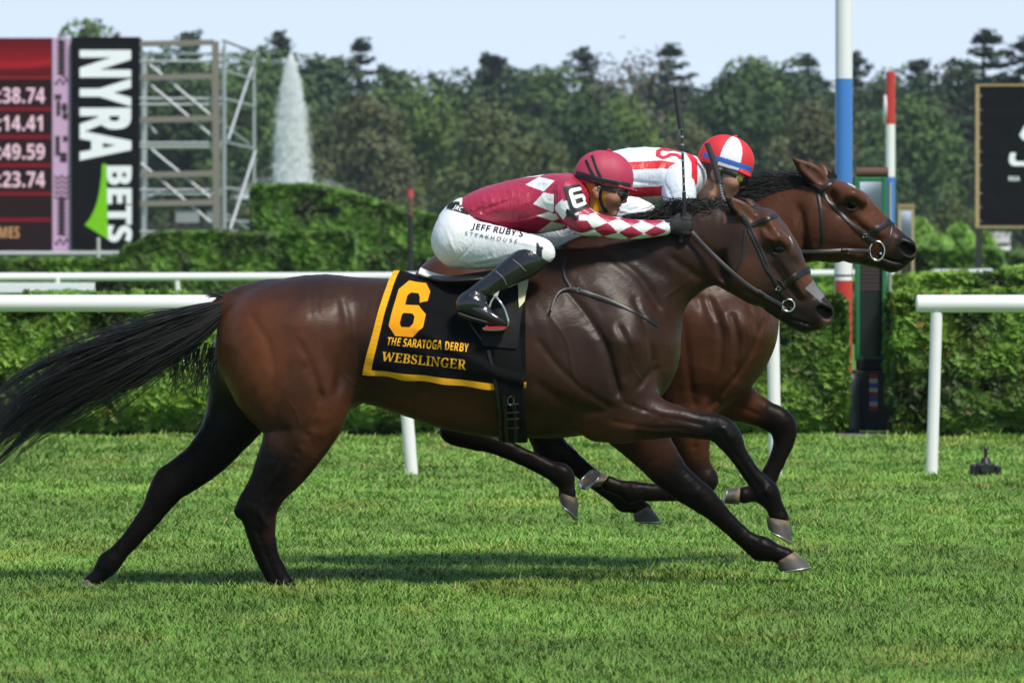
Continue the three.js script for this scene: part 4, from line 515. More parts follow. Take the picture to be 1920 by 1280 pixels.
// the wood behind and the undergrowth before it read as one mass
{
  const R = rng(55), M = new THREE.Matrix4(), Q = new THREE.Quaternion(), C = new THREE.Color(), w = new THREE.Group(); w.name = 'wood'; w.userData = { label: 'continuous dark green wood along the far side of the infield', category: 'wood', kind: 'stuff' }; scene.add(w);
  const put = (name, geo, mat, list) => { const im = new THREE.InstancedMesh(geo, mat, list.length); im.name = name; im.userData.kind = 'stuff'; list.forEach(([x, z, s, sy], i) => { Q.setFromAxisAngle(V(0, 1, 0), R() * 6.28); M.compose(V(x, 0, z), Q, V(s, sy, s)); im.setMatrixAt(i, M); const k = 0.75 + 0.5 * R(); C.setRGB(k * (0.9 + 0.3 * R()), k, k * (0.85 + 0.3 * R())); im.setColorAt(i, C); }); w.add(im); };
  const rows = (n, d0, d1, h0, h1, wide) => { const l = []; for (let i = 0; i < n; i++) { const d = lerp(d0, d1, R()), x = ((i + R() * 0.8) / n * 2 - 1) * 0.0909 * d * 1.45, h = lerp(h0, h1, R()); l.push([x, DIST - d, h * wide, h]); } return l; };
  put('far_crowns', CROWN.tall[0][0], LEAF.dark, rows(46, 430, 500, 13, 17, 1.25)); put('far_crowns', CROWN.tall[1][0], LEAF.green, rows(40, 420, 480, 12, 15.5, 1.25)); put('far_pines', CROWN.pine[1][0], LEAF.pine, rows(30, 440, 500, 14, 18.5, 1.1)); put('mid_crowns', CROWN.round[2][0], LEAF.dark, rows(44, 350, 410, 8, 12, 1.1)); put('mid_crowns', CROWN.round[0][0], LEAF.green, rows(36, 340, 400, 7, 11, 1.1));
  put('undergrowth', CROWN.round[1][0], LEAF.dark, rows(60, 300, 360, 3.2, 6.5, 1.3)); put('undergrowth', CROWN.round[3][0], LEAF.olive, rows(26, 290, 340, 3, 6, 1.3));
}
// ---------------------------------------------------------------- horses
const hairGrain = noiseTexture(512, tile((u, v) => 0.5 * fbm(u * 26, v * 110, 1) + 0.5 * fbm(u * 9, v * 13, 5), 1));
const coatMaterial = phys([1, 1, 1], 0.4, { vertexColors: true, bumpMap: hairGrain, bumpScale: 0.0014, specularIntensity: 0.36 });
hairGrain.repeat.set(3.2, 3.2);
// the coat is glossy on the trunk and dull on the lower legs
{ const n = 64, d = new Uint8Array(n * n * 4); for (let y = 0; y < n; y++) for (let x = 0; x < n; x++) { const h = y / n * 2, v = 255 * lerp(0.38, 1, ss(0.5, 0.78, h)) * (0.82 + 0.3 * noise(x * 0.8, y * 0.8, 2)), i = (y * n + x) * 4; d[i] = d[i + 1] = d[i + 2] = d[i + 3] = Math.min(255, v); } const t = new THREE.DataTexture(d, n, n); t.magFilter = THREE.LinearFilter; t.wrapS = THREE.RepeatWrapping; t.repeat.set(0.25, 0.5); t.needsUpdate = true; coatMaterial.specularIntensityMap = t; }
const hairMaterial = std([0.0085, 0.007, 0.006], 0.5);
const leather = phys([0.007, 0.0055, 0.005], 0.42, { bumpMap: noiseTexture(128, tile((u, v) => fbm(u * 40, v * 40, 2), 1)), bumpScale: 0.0006 });
const steel = std([0.72, 0.72, 0.7], 0.22, { metalness: 1 });
const alloy = std([0.62, 0.62, 0.62], 0.35, { metalness: 1 });
const hoofBump = noiseTexture(128, tile((u, v) => fbm(u * 3, v * 26, 8), 1));
const hoofMaterial = std([1, 1, 1], 0.6, { vertexColors: true, bumpMap: hoofBump, bumpScale: 0.0007 });
const eyeMaterial = phys([0.005, 0.0035, 0.003], 0.06, { specularIntensity: 0.6 });
const BLK = [0.0042, 0.0036, 0.0034], DRK = [0.021, 0.0115, 0.0085], BAY = [0.05, 0.0185, 0.009], RED = [0.125, 0.038, 0.0125], GREYB = [0.027, 0.014, 0.0092];
const near2 = (u, v, x, y, rx, ry) => Math.exp(-(((u - x) / rx) ** 2 + ((v - y) / ry) ** 2));

// hoof: lofted from the coronet (two side-view places, back and front) to the sole (heel and toe), half-width w in metres; lean shifts the near half of the sole
function addHoof(parent, body, cor, sole, dz, w = 0.047, lean = [0, 0]) {
  const z = body.z0 + dz, P = (q) => at(q[0], q[1], z), [c0, c1, s0, s1] = [...cor.map(P), ...sole.map(P)], k = 1 / pxm(z), R = 10, S = 32, pos = [], col = [], idx = [], uv = [], o = parent.position;
  const ring = (a, b, ww, t) => (th) => { const cx = Math.cos(th), sz = Math.sin(th), m = a.clone().lerp(b, 0.5), h = b.clone().sub(a).multiplyScalar(0.5), fl = cx < 0 ? 1 - 0.18 * cx * cx : 1; return m.addScaledVector(h, cx * fl).add(V(lean[0] * k * sz * t, -lean[1] * k * sz * t, ww * sz * (cx < 0 ? 1 - 0.14 * cx * cx : 1))); };
  const A = ring(c0, c1, w * 0.84, 0), B = ring(s0, s1, w * 1.08, 1);
  for (let j = 0; j <= R; j++) for (let i = 0; i <= S; i++) { const t = j / R, th = i / S * 6.28318, p = A(th).lerp(B(th), t), q = noise(th * 3, t * 4, c0.x * 50), r = noise(th * 1.5, t * 14, 3); p.addScaledVector(V(Math.cos(th), 0, Math.sin(th)), 0.002 * Math.sin(t * 3.14) + (r - 0.5) * 0.0012); pos.push(p.x - o.x, p.y - o.y, p.z - o.z); uv.push(i / S, t); col.push(...mixc(mixc([0.2, 0.135, 0.07], [0.075, 0.064, 0.058], ss(0.18, 0.5, t + q * 0.25)), [0.04, 0.034, 0.032], 0.6 * ss(0.35, 0.85, q))); }
  for (let j = 0; j < R; j++) for (let i = 0; i < S; i++) { const q = j * (S + 1) + i; idx.push(q, q + S + 1, q + 1, q + 1, q + S + 1, q + S + 2); }
  const last = R * (S + 1), cen = V(), rim = []; for (let i = 0; i <= S; i++) { const v = V(pos[3 * (last + i)], pos[3 * (last + i) + 1], pos[3 * (last + i) + 2]); rim.push(v); if (i < S) cen.addScaledVector(v, 1 / S); }
  const axis = s0.clone().add(s1).sub(c0).sub(c1).normalize(), c = pos.length / 3, hol = cen.clone().addScaledVector(axis, -0.012); pos.push(hol.x, hol.y, hol.z); col.push(0.045, 0.038, 0.033); uv.push(0.5, 0.5);
  const e = c + 1; for (let i = 0; i <= S; i++) { pos.push(rim[i].x, rim[i].y, rim[i].z); col.push(0.05, 0.042, 0.036); uv.push(0, 0); } for (let i = 0; i < S; i++) idx.push(c, e + i + 1, e + i);
  const g = new THREE.BufferGeometry(); g.setAttribute('position', new THREE.Float32BufferAttribute(pos, 3)); g.setAttribute('color', new THREE.Float32BufferAttribute(col, 3)); g.setAttribute('uv', new THREE.Float32BufferAttribute(uv, 2)); g.setIndex(idx); g.computeVertexNormals();
  const hoof = part('hoof', g, hoofMaterial, parent), Q = [], N = []; for (let i = 5; i <= S - 5; i++) { const v = rim[(i + S / 2) % S]; Q.push(v.clone().lerp(cen, 0.13)); N.push(axis.clone()); }
  part('horseshoe', strapGeometry(Q, N, 0.02, 0.0045, V(0, 0, 0)), alloy, hoof);
}

function earOn(body, list, hollow, hz) { body.chain(list, 0.02, 4); body.chain(hollow, 0.008, 4, true); }

function eyeOn(body, parent, px, py, size, s = 1) {
  const p = body.side(px, py, s, -0.011); if (!p) return;
  const g = new THREE.SphereGeometry(size, 24, 16); part('eye', g, eyeMaterial, parent, p.sub(parent.position));
}
function nostrilLining(body, parent, px, py, rx, ry, dz, tint) {
  const q = at(px, py, body.z0 + dz), g = new THREE.SphereGeometry(1, 20, 14); g.scale(rx, ry, 0.012); part('nostril', g, std(tint, 0.6), parent, q.sub(parent.position));
}

function ringOn(parent, p, r, t, tilt, mat = steel) { const g = new THREE.TorusGeometry(r, t, 8, 28); g.rotateY(tilt); return part('bit_ring', g, mat, parent, p.clone().sub(parent.position)); }

// bridle parts mirrored on both cheeks
function strapsBothSides(body, owner, name, path, w, t, far = true, off = 0.0022) {
  for (const s of far ? [1, -1] : [1]) { const g = strapOn(body, path, w, t, owner.position, s, off); if (g) part(name, g, leather, owner); }
}

// ---- the nearer horse
const horse1 = thing('racehorse', 'dark bay racehorse nearest the viewer, number 6 on its black saddle cloth', 'horse', V(0, 0, 0));
const B1 = new Body(0, 0.0062, at(112, 1142, 0).setZ(-0.4), at(1590, 350, 0).setZ(0.4));
{
  const b = B1;
  // trunk
  b.chain([[522, 642, 112, 0, 0.9], [590, 648, 134, 0, 0.98], [655, 636, 117, 0, 0.98], [720, 642, 120, 0, 0.99], [800, 656, 131, 0, 0.98], [900, 672, 144, 0, 0.97], [1000, 664, 157, 0, 0.84], [1070, 652, 165, 0, 0.7], [1125, 648, 150, 0, 0.68], [1150, 646, 118, 0, 0.8]], 0.02, 4);
  b.chain([[1163, 640, 66, 0.0, 1.9], [1160, 700, 52, 0, 2.0]], 0.09, 3);                 // breast
  b.chain([[1000, 545, 40, 0, 0.8], [1060, 520, 38, 0, 0.7], [1130, 505, 45, 0, 0.7]], 0.1, 3);   // withers
  // neck and head
  b.chain([[1110, 575, 128, 0, 0.62], [1170, 535, 108, 0, 0.58], [1225, 502, 92, 0, 0.54], [1285, 470, 80, 0, 0.52], [1340, 446, 66, 0, 0.55], [1385, 437, 48, 0, 0.68]], 0.07, 4);
  b.chain([[1395, 435, 40, 0, 1.0], [1412, 462, 70, 0, 0.62], [1438, 494, 67, 0, 0.64], [1466, 527, 56, 0, 0.66], [1494, 558, 43, 0, 0.72], [1520, 580, 36, 0, 0.8], [1530, 590, 29, 0, 0.9]], 0.03, 4);
  b.chain([[1392, 506, 45, 0.045, 0.55], [1420, 525, 42, 0.05, 0.5]], 0.05, 3).chain([[1392, 506, 45, -0.045, 0.55], [1420, 525, 42, -0.05, 0.5]], 0.05, 3);     // jowls
  b.chain([[1455, 568, 22, 0, 1.2], [1490, 596, 19, 0, 1.2], [1510, 609, 16, 0, 1.3]], 0.02, 3);                                                             // lower jaw and lip
  b.chain([[1437, 412, 16, 0.0, 3.2], [1462, 450, 15, 0, 3.6], [1480, 475, 12, 0, 3.0]], 0.04, 3);                                                             // forehead breadth
  for (const s of [1, -1]) {
    b.chain([[1440, 452, 12, s * 0.085], [1458, 447, 10, s * 0.098], [1474, 455, 8, s * 0.09]], 0.025, 3);                                                     // brow over the eye
    b.chain([[1462, 484, 8, s * 0.08], [1490, 520, 7, s * 0.066], [1506, 548, 5, s * 0.056]], 0.03, 3);                                                        // face crest
    b.chain([[1537, 572, 13, s * 0.034], [1551, 581, 12, s * 0.036], [1551, 598, 11, s * 0.034]], 0.02, 3);                                                    // nostril rim
  }
  // ears
  earOn(b, [[1408, 416, 15, 0.055, 0.8], [1393, 397, 17, 0.066, 0.55], [1377, 383, 12, 0.07, 0.5], [1363, 372, 3, 0.07, 0.5]], [[1411, 409, 7, 0.085, 0.6], [1396, 394, 9, 0.088, 0.5], [1380, 382, 4, 0.084, 0.5]]);
  earOn(b, [[1418, 406, 15, -0.055, 0.8], [1405, 389, 15, -0.066, 0.55], [1390, 376, 3, -0.07, 0.5]], [[1411, 400, 5, -0.09, 0.5], [1400, 386, 4, -0.09, 0.5]]);
  // hind legs: near, then far
  b.chain([[520, 650, 112, 0.06, 0.9], [535, 700, 108, 0.1, 0.85], [560, 745, 92, 0.14, 0.75], [575, 770, 74, 0.15, 0.75], [560, 815, 62, 0.16, 0.72], [530, 870, 50, 0.165, 0.72], [502, 915, 38, 0.165, 0.72], [482, 955, 32, 0.165, 0.75]], 0.05, 4);
  b.chain([[600, 728, 44, 0.2, 0.7], [585, 775, 42, 0.2, 0.7]], 0.05, 3);                                                                                        // stifle
  b.chain([[451, 958, 12, 0.165, 0.9], [474, 940, 20, 0.165, 0.8], [486, 975, 28, 0.165, 0.75], [490, 1005, 26, 0.165, 0.75], [503, 1048, 21.5, 0.165, 0.72], [522, 1085, 21, 0.165, 0.75], [531, 1101, 22, 0.165, 0.8], [543, 1116, 16, 0.165, 0.85], [552, 1126, 15, 0.165, 0.9]], 0.025, 4);
  b.chain([[480, 920, 13, 0.165, 0.8], [462, 944, 11, 0.165, 0.8]], 0.025, 2);                                                                                    // hock tendon
  b.chain([[480, 680, 90, -0.12, 0.75], [455, 750, 66, -0.15, 0.75], [430, 800, 50, -0.15, 0.75], [395, 848, 41, -0.15, 0.72], [352, 887, 34, -0.15, 0.72], [318, 912, 30, -0.15, 0.75]], 0.05, 4);
  b.chain([[301, 893, 10, -0.15, 0.9], [311, 905, 24, -0.15, 0.75], [300, 935, 27, -0.15, 0.75], [284, 962, 22, -0.15, 0.72], [250, 1005, 18, -0.15, 0.72], [222, 1036, 17.5, -0.15, 0.75], [203, 1056, 21.5, -0.15, 0.8], [186, 1077, 15.5, -0.15, 0.85], [171, 1092, 15, -0.15, 0.9]], 0.025, 4);
  b.chain([[345, 868, 13, -0.15, 0.8], [312, 886, 10, -0.15, 0.8]], 0.025, 2);
  // fore legs: near, then far
  b.chain([[1090, 690, 92, 0.08, 0.7], [1140, 740, 74, 0.13, 0.7], [1185, 772, 52, 0.145, 0.75], [1230, 784, 38, 0.15, 0.75], [1275, 791, 29, 0.15, 0.75], [1318, 799, 22, 0.15, 0.8]], 0.06, 4);
  b.chain([[1318, 799, 21, 0.15, 0.8], [1345, 803, 26, 0.15, 0.8], [1366, 820, 25, 0.15, 0.8], [1384, 850, 18, 0.15, 0.75], [1408, 886, 16.5, 0.15, 0.75], [1427, 908, 18.5, 0.15, 0.75], [1440, 925, 22, 0.15, 0.8], [1452, 948, 16.5, 0.15, 0.85], [1461, 970, 17.5, 0.15, 0.9]], 0.02, 4);
  b.chain([[1122, 800, 24, 0.13, 0.8], [1160, 798, 27, 0.14, 0.8]], 0.05, 3);                                                                                      // elbow
  b.chain([[1120, 720, 80, -0.1, 0.7], [1180, 790, 56, -0.12, 0.75], [1222, 842, 42, -0.125, 0.75], [1256, 886, 33, -0.125, 0.75], [1288, 916, 26, -0.125, 0.8]], 0.06, 4);
  b.chain([[1285, 912, 26, -0.125, 0.8], [1312, 932, 26.5, -0.125, 0.8], [1336, 952, 22, -0.125, 0.8], [1365, 980, 17.5, -0.125, 0.75], [1395, 1008, 17, -0.125, 0.75], [1416, 1022, 20, -0.125, 0.75], [1432, 1029, 22.5, -0.125, 0.8], [1455, 1037, 17, -0.125, 0.85], [1474, 1045, 18, -0.125, 0.9]], 0.02, 4);
  // dock of the tail
  b.chain([[500, 560, 30, 0, 1], [455, 560, 24, 0, 1], [420, 572, 19, 0, 1], [385, 590, 13, 0, 1]], 0.05, 4);
  // muscles and hollows
  b.bulge(1010, 600, 0.24, 75, 55, 0.1, 0.012).bulge(1120, 690, 0.2, 60, 70, 0.1, 0.02, 0.5).bulge(1190, 660, 0.2, 34, 60, 0.1, 0.014).bulge(1060, 720, 0.24, 50, 60, 0.1, 0.013)
    .bulge(1150, 560, 0.17, 90, 30, 0.1, 0.01, 0.5).bulge(470, 640, 0.22, 45, 90, 0.12, 0.012).bulge(560, 600, 0.27, 70, 50, 0.1, 0.012).bulge(590, 700, 0.27, 40, 70, 0.1, 0.012, -0.3).bulge(500, 760, 0.22, 26, 80, 0.1, 0.012)
    .bulge(655, 690, 0.27, 34, 70, 0.12, -0.03).bulge(640, 560, 0.27, 24, 28, 0.1, 0.009).bulge(760, 640, 0.28, 120, 70, 0.1, 0.008)
    .bulge(1175, 800, 0.2, 50, 20, 0.08, 0.006).bulge(1245, 775, 0.2, 40, 12, 0.06, 0.006).bulge(560, 830, 0.24, 20, 50, 0.08, 0.009, -0.5);
  b.crease([[540, 690, 0.27], [520, 760, 0.26], [512, 820, 0.23]], 13, 0.005).crease([[575, 690, 0.27], [612, 760, 0.25]], 12, 0.005).crease([[1075, 560, 0.26], [1130, 640, 0.24], [1150, 700, 0.23], [1165, 745, 0.2]], 13, 0.007)
    .crease([[1010, 720, 0.26], [1080, 770, 0.24], [1150, 770, 0.2]], 14, 0.006).crease([[1215, 610, 0.13], [1228, 690, 0.13], [1195, 730, 0.17]], 10, 0.006).crease([[1170, 748, 0.2], [1260, 795, 0.2]], 8, 0.004)
    .crease([[1180, 480, 0.12], [1260, 520, 0.1]], 20, 0.006).crease([[1270, 440, 0.1], [1340, 480, 0.09], [1360, 520, 0.08]], 14, 0.006).crease([[1500, 800, 0.1], [1500, 801, 0.1]], 5, 0);
  b.crease([[1448, 500, 0.085], [1480, 540, 0.07], [1505, 570, 0.05]], 9, 0.004).crease([[1395, 545, 0.07], [1440, 560, 0.07], [1475, 590, 0.05]], 8, 0.004).crease([[1352, 480, 0.09], [1362, 530, 0.09]], 10, 0.008);
  for (const [x0, x1] of [[760, 640], [800, 690], [845, 745], [885, 800]]) b.crease([[x0, 600, 0.28], [x1, 740, 0.27]], 10, 0.0016, 0.08);            // ribs
  // leg tendons
  b.crease([[1395, 880, 0.19], [1428, 925, 0.19]], 5, 0.004, 0.03).crease([[1345, 975, -0.09], [1400, 1024, -0.09]], 5, 0.004, 0.03).crease([[485, 1000, 0.2], [515, 1070, 0.2]], 5, 0.004, 0.03).crease([[520, 900, 0.21], [490, 940, 0.21]], 6, 0.006, 0.04);
  // eye sockets, nostrils, mouth
  for (const s of [1, -1]) {
    b.chain([[1450, 466, 9, s * 0.118], [1459, 465, 10, s * 0.12], [1468, 468, 6, s * 0.112]], 0.01, 3, true);
    b.chain([[1450, 459, 3, s * 0.1], [1460, 457, 3, s * 0.104], [1470, 462, 2.5, s * 0.098]], 0.008, 3);
    b.chain([[1449, 474, 2.5, s * 0.096], [1458, 477, 2.5, s * 0.098], [1468, 473, 2, s * 0.094]], 0.008, 3);
    b.chain([[1540, 581, 9, s * 0.06, 1.5], [1551, 588, 11, s * 0.06, 1.5]], 0.008, 3, true);
    b.chain([[1478, 597, 1.6, s * 0.055, 4], [1505, 604, 1.8, s * 0.05, 4], [1532, 613, 1.6, s * 0.04, 4]], 0.006, 3, true);
  }
  b.bulge(1358, 800, 0.19, 13, 9, 0.05, 0.005).bulge(1372, 816, 0.19, 9, 11, 0.05, 0.005).bulge(1305, 925, -0.09, 14, 10, 0.05, 0.005).bulge(1330, 943, -0.09, 10, 10, 0.05, 0.004).bulge(470, 950, 0.21, 12, 10, 0.05, 0.005).bulge(495, 985, 0.21, 10, 14, 0.05, 0.005).bulge(1436, 918, 0.19, 8, 8, 0.04, 0.004).crease([[1392, 858, 0.19], [1405, 890, 0.19]], 4, 0.004, 0.03).crease([[1336, 822, 0.19], [1350, 835, 0.19]], 5, 0.004, 0.03).crease([[600, 740, 0.27], [585, 800, 0.24], [540, 880, 0.22]], 9, 0.006).crease([[655, 640, 0.28], [640, 700, 0.28], [632, 740, 0.26]], 12, 0.009);
  // sharper muscle borders, tendons and veins on the near side
  b.ridge([[1062, 545], [1100, 590], [1135, 645], [1150, 700], [1160, 742]], 7, -0.0022).ridge([[1010, 640], [1050, 690], [1100, 735], [1150, 765]], 8, -0.002).ridge([[1190, 560], [1212, 620], [1222, 680], [1196, 728]], 7, -0.0024).ridge([[1160, 610], [1180, 660], [1172, 712]], 9, -0.0018)
    .ridge([[470, 590], [505, 650], [512, 720], [500, 790]], 10, -0.0011).ridge([[560, 640], [590, 700], [600, 750], [590, 800]], 9, -0.0014).ridge([[642, 560], [652, 620], [640, 690], [628, 742]], 11, -0.0018).ridge([[540, 800], [530, 850], [505, 900]], 6, -0.002).ridge([[590, 770], [560, 830], [530, 890], [506, 930]], 5, -0.0018)
    .ridge([[1170, 756], [1220, 772], [1280, 788], [1320, 796]], 5, -0.0024).ridge([[1150, 790], [1210, 799], [1290, 804]], 5, -0.0018).ridge([[1376, 846], [1402, 884], [1430, 918]], 4, -0.003, 0.03).ridge([[478, 990], [500, 1045], [520, 1088]], 4.5, -0.0028, 0.03)
    .ridge([[700, 690], [790, 730], [900, 760], [1000, 770]], 14, -0.0012).ridge([[1255, 480], [1310, 520]], 10, -0.002).ridge([[1130, 470], [1200, 520], [1236, 580]], 12, -0.002).ridge([[1360, 470], [1352, 500], [1360, 530]], 6, -0.003);
  b.ridge([[1345, 800], [1362, 806], [1368, 824]], 7, 0.003, 0.05).ridge([[486, 960], [500, 985]], 7, 0.003, 0.05).ridge([[1432, 915], [1442, 928]], 6, 0.003, 0.05).ridge([[1428, 430], [1440, 446], [1452, 452]], 7, 0.003, 0.04).ridge([[1468, 490], [1492, 528], [1508, 556]], 5, 0.0022, 0.04);
  for (const [r, p] of [[0.0042, [[1030, 590], [1062, 640], [1075, 700], [1110, 745]]], [0.0036, [[1170, 640], [1186, 690], [1204, 716]]], [0.004, [[640, 690], [662, 716], [700, 730], [760, 756]]], [0.0034, [[545, 745], [566, 786], [560, 830], [541, 872]]], [0.0034, [[1185, 752], [1232, 772], [1268, 780]]], [0.0032, [[1175, 800], [1230, 806], [1290, 800]]], [0.003, [[1452, 498], [1470, 520], [1478, 548], [1494, 566]]], [0.0028, [[1470, 520], [1490, 536], [1500, 560]]], [0.0034, [[1300, 520], [1270, 540], [1240, 560]]], [0.003, [[590, 880], [560, 905], [532, 940]]], [0.003, [[860, 775], [930, 786], [1010, 782], [1070, 792]]]]) b.vein(p, r);
  for (const [x, y, z] of [[1426, 932, 0.15], [1421, 1040, -0.125], [517, 1106, 0.165], [196, 1066, -0.15]]) b.chain([[x, y, 9, z, 0.9]], 0.02, 1);
  b.rough(0.0022, 13); b.rough(0.0026, 34, 0.62);
  const color = (u, v, z, n) => {
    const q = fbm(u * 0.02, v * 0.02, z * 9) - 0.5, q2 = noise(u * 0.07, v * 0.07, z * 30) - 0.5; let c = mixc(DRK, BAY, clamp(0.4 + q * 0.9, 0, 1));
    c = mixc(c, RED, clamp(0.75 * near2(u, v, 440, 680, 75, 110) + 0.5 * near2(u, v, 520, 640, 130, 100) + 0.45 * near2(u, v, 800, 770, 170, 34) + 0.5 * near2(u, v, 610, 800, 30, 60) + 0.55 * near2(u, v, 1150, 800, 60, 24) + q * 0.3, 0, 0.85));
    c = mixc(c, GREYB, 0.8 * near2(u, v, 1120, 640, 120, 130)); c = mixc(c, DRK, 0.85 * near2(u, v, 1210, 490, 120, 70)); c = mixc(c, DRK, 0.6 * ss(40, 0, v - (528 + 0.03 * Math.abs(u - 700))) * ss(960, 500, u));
    const hd = ss(1345, 1385, u + (v - 480) * 0.2) * (v < 650 ? 1 : 0);
    if (hd > 0) { let h = mixc([0.026, 0.014, 0.0095], [0.12, 0.045, 0.02], clamp(0.8 * near2(u, v, 1432, 425, 34, 26) + 0.9 * near2(u, v, 1518, 520, 22, 34) + 0.5 * near2(u, v, 1400, 510, 30, 44) + 0.5 * near2(u, v, 1478, 452, 20, 24) + q * 0.4, 0, 1)); h = mixc(h, [0.014, 0.01, 0.009], clamp(ss(1480, 1535, u + (v - 560) * 0.9) + 0.9 * near2(u, v, 1460, 486, 22, 18) + 0.7 * ss(560, 600, v), 0, 1)); if (u > 1535 && v > 598) h = mixc(h, [0.24, 0.15, 0.12], 0.8 * near2(u, v, 1549, 606, 10, 8)); c = mixc(c, h, hd);
      if (near2(u, v, 1494, 452, 13, 30) > 0.25 && Math.abs(z) < 0.062 && n.x > 0.25) c = mixc(c, [0.6, 0.57, 0.54], ss(0.25, 0.5, near2(u + (v - 452) * -0.55, v, 1478, 440, 7, 22))); }
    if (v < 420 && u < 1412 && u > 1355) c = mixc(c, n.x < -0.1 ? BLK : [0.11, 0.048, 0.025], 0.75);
    // black points
    const hind = ss(770, 850, v - (u - 480) * 0.55 + q * 30) * (u < 700 ? 1 : 0), fore = u > 1000 ? ss(1255, 1335, u + (v > 830 ? (v - 830) * 1.0 : 0) + (v < 760 ? -90 : 0) + q * 40) * ss(600, 720, v) : 0;
    let k = Math.max(hind * (z > 0 ? 1 - 0.85 * Math.exp(-(((u - (612 - (v - 800) * 0.5)) / 16) ** 2)) * ss(1030, 960, v) : 1), fore); if (z < 0 && u < 480) k = Math.max(k, ss(650, 760, v)); if (u > 1000 && z > 0 && v > 795 && u > 1190) k = Math.max(k, 0.6);
    c = mixc(c, BLK, clamp(k, 0, 0.97)); const m = 1 + q2 * 0.25; return [c[0] * m, c[1] * m, c[2] * m];
  };
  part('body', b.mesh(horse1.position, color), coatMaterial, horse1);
  eyeOn(b, horse1, 1459, 467, 0.025, 1); eyeOn(b, horse1, 1459, 467, 0.025, -1);
  addHoof(horse1, b, [[1434, 968], [1480, 976]], [[1437, 990], [1486, 1020]], 0.15); addHoof(horse1, b, [[1454, 1054], [1490, 1033]], [[1457, 1071], [1523, 1065]], -0.125); addHoof(horse1, b, [[529, 1113], [562, 1109]], [[542, 1134], [576, 1132]], 0.165); addHoof(horse1, b, [[188, 1106], [162, 1083]], [[164, 1117], [138, 1099]], -0.15, 0.045, [4, -3]);
  // tail
  const R = rng(5), hair = new Hair(horse1.position);
  const locks = Array.from({ length: 34 }, () => [(R() + R() - 1) * 1.05, (R() - 0.5) * 0.16, R() * 6.3, R() * 6.3, 0.35 + 0.75 * Math.pow(R(), 0.8)]);
  for (let i = 0; i < 2500; i++) {
    const a = R(), lk = locks[(R() * 34) | 0], free = R() < 0.3, lane = free ? R() + R() - 1 : lk[0] + (R() - 0.5) * 0.13, dz = free ? (R() - 0.5) * 0.16 : lk[1] + (R() - 0.5) * 0.03, loose = R() < 0.08 ? 1 : 0, len = free ? 0.35 + 0.7 * Math.pow(R(), 0.7) : lk[4] * (0.8 + 0.25 * R()), w1 = free ? R() * 6.3 : lk[2] + R() * 0.5, w2 = free ? R() * 6.3 : lk[3] + R() * 0.5;
    const root = lerp(0, 0.2, a), pts = [], n = 13, droop = loose * (10 + 50 * R()) * (1 - root);
    for (let k = 0; k <= n; k++) {
      const t = root + (k / n) * len * (1 - root * 0.3), spread = 0.25 * ss(0, 0.35, t) + 0.75 * ss(0.12, 0.8, t);
      // centre line of the streaming tail
      const C = TAIL(t); let y = C[1] + lane * lerp(8, 82, spread) + Math.sin(t * 7 + w1) * 13 * spread * (0.3 + Math.abs(lane)), x = C[0] + Math.sin(t * 5 + w2) * 6 * spread; y += droop * (k / n) ** 1.3; if (loose) y += 0;
      pts.push(at(x + (free ? 5 * (noise(i, t * 7, 1) - 0.5) : 0), y + (free ? 16 * spread * (noise(i, t * 6, 2) - 0.5) : 0), dz * (0.35 + spread * 1.3) + Math.sin(t * 6 + w2) * 0.02 * spread));
    }
    hair.strand(pts, 0.0026, 0.0005);
  }
  for (let i = 0; i < 110; i++) {            // short hairs standing off the top of the dock and hanging under it
    const up = R() < 0.45, x = up ? 415 + 40 * R() : 330 + 80 * R(), y = up ? 557 + 8 * R() : 640 + 20 * R(), pts = [], dz = (R() - 0.5) * 0.06, l = up ? 30 + 30 * R() : 50 + 60 * R();
    for (let k = 0; k <= 6; k++) { const t = k / 6; pts.push(up ? at(x - l * t * 0.8, y - l * 0.45 * t + 14 * t * t, dz) : at(x - 26 * t * R(), y + l * t, dz)); } hair.strand(pts, 0.003, 0.0008);
  }
  part('tail', hair.build(), hairMaterial, horse1);
  // mane, blown back along the crest
  const mane = new Hair(horse1.position);
  for (let i = 0; i < 1500; i++) {
    const t = R(), x = lerp(1398, 1165, t), y = lerp(396, 440, t) - 16 * Math.sin(t * 3.1) + 6, l = (55 + 70 * R()) * (t > 0.9 ? 0.7 : 1), pts = [], dz = (R() - 0.35) * 0.05, lift = -34 + 44 * R(), ph = R() * 6;
    for (let k = 0; k <= 7; k++) { const s = k / 7; pts.push(at(x - l * s, y + (t < 0.35 ? -26 * Math.sin(s * 2.2) * R() : 0) + lift * s + 30 * s * s + Math.sin(s * 5 + ph) * 3, dz + s * (R() * 0.03 + 0.03 * (R() - 0.4)))); } mane.strand(pts, 0.0038, 0.0009);
  }
  for (let i = 0; i < 60; i++) { const pts = [], x = 1398 + 26 * R(), y = 388 + 10 * R(), l = 20 + 40 * R(), dz = (R() - 0.5) * 0.05; for (let k = 0; k <= 5; k++) { const s = k / 5; pts.push(at(x - l * s * 0.4 + 26 * s * s, y - l * 0.28 * s + 20 * s * s, dz)); } mane.strand(pts, 0.003, 0.0008); }
  part('mane', mane.build(), hairMaterial, horse1);
}
function TAIL(t) { const P = [[462, 556], [424, 578], [366, 612], [292, 646], [208, 682], [122, 718], [42, 768], [-28, 838], [-80, 900]], u = clamp(t, 0, 1.25) / 1.25 * 8, i = Math.min(7, u | 0), f = u - i, a = P[Math.max(0, i - 1)], b = P[i], c = P[i + 1], d = P[Math.min(8, i + 2)]; return [0, 1].map((k) => 0.5 * (2 * b[k] + (c[k] - a[k]) * f + (2 * a[k] - 5 * b[k] + 4 * c[k] - d[k]) * f * f + (3 * b[k] - a[k] - 3 * c[k] + d[k]) * f * f * f)); }

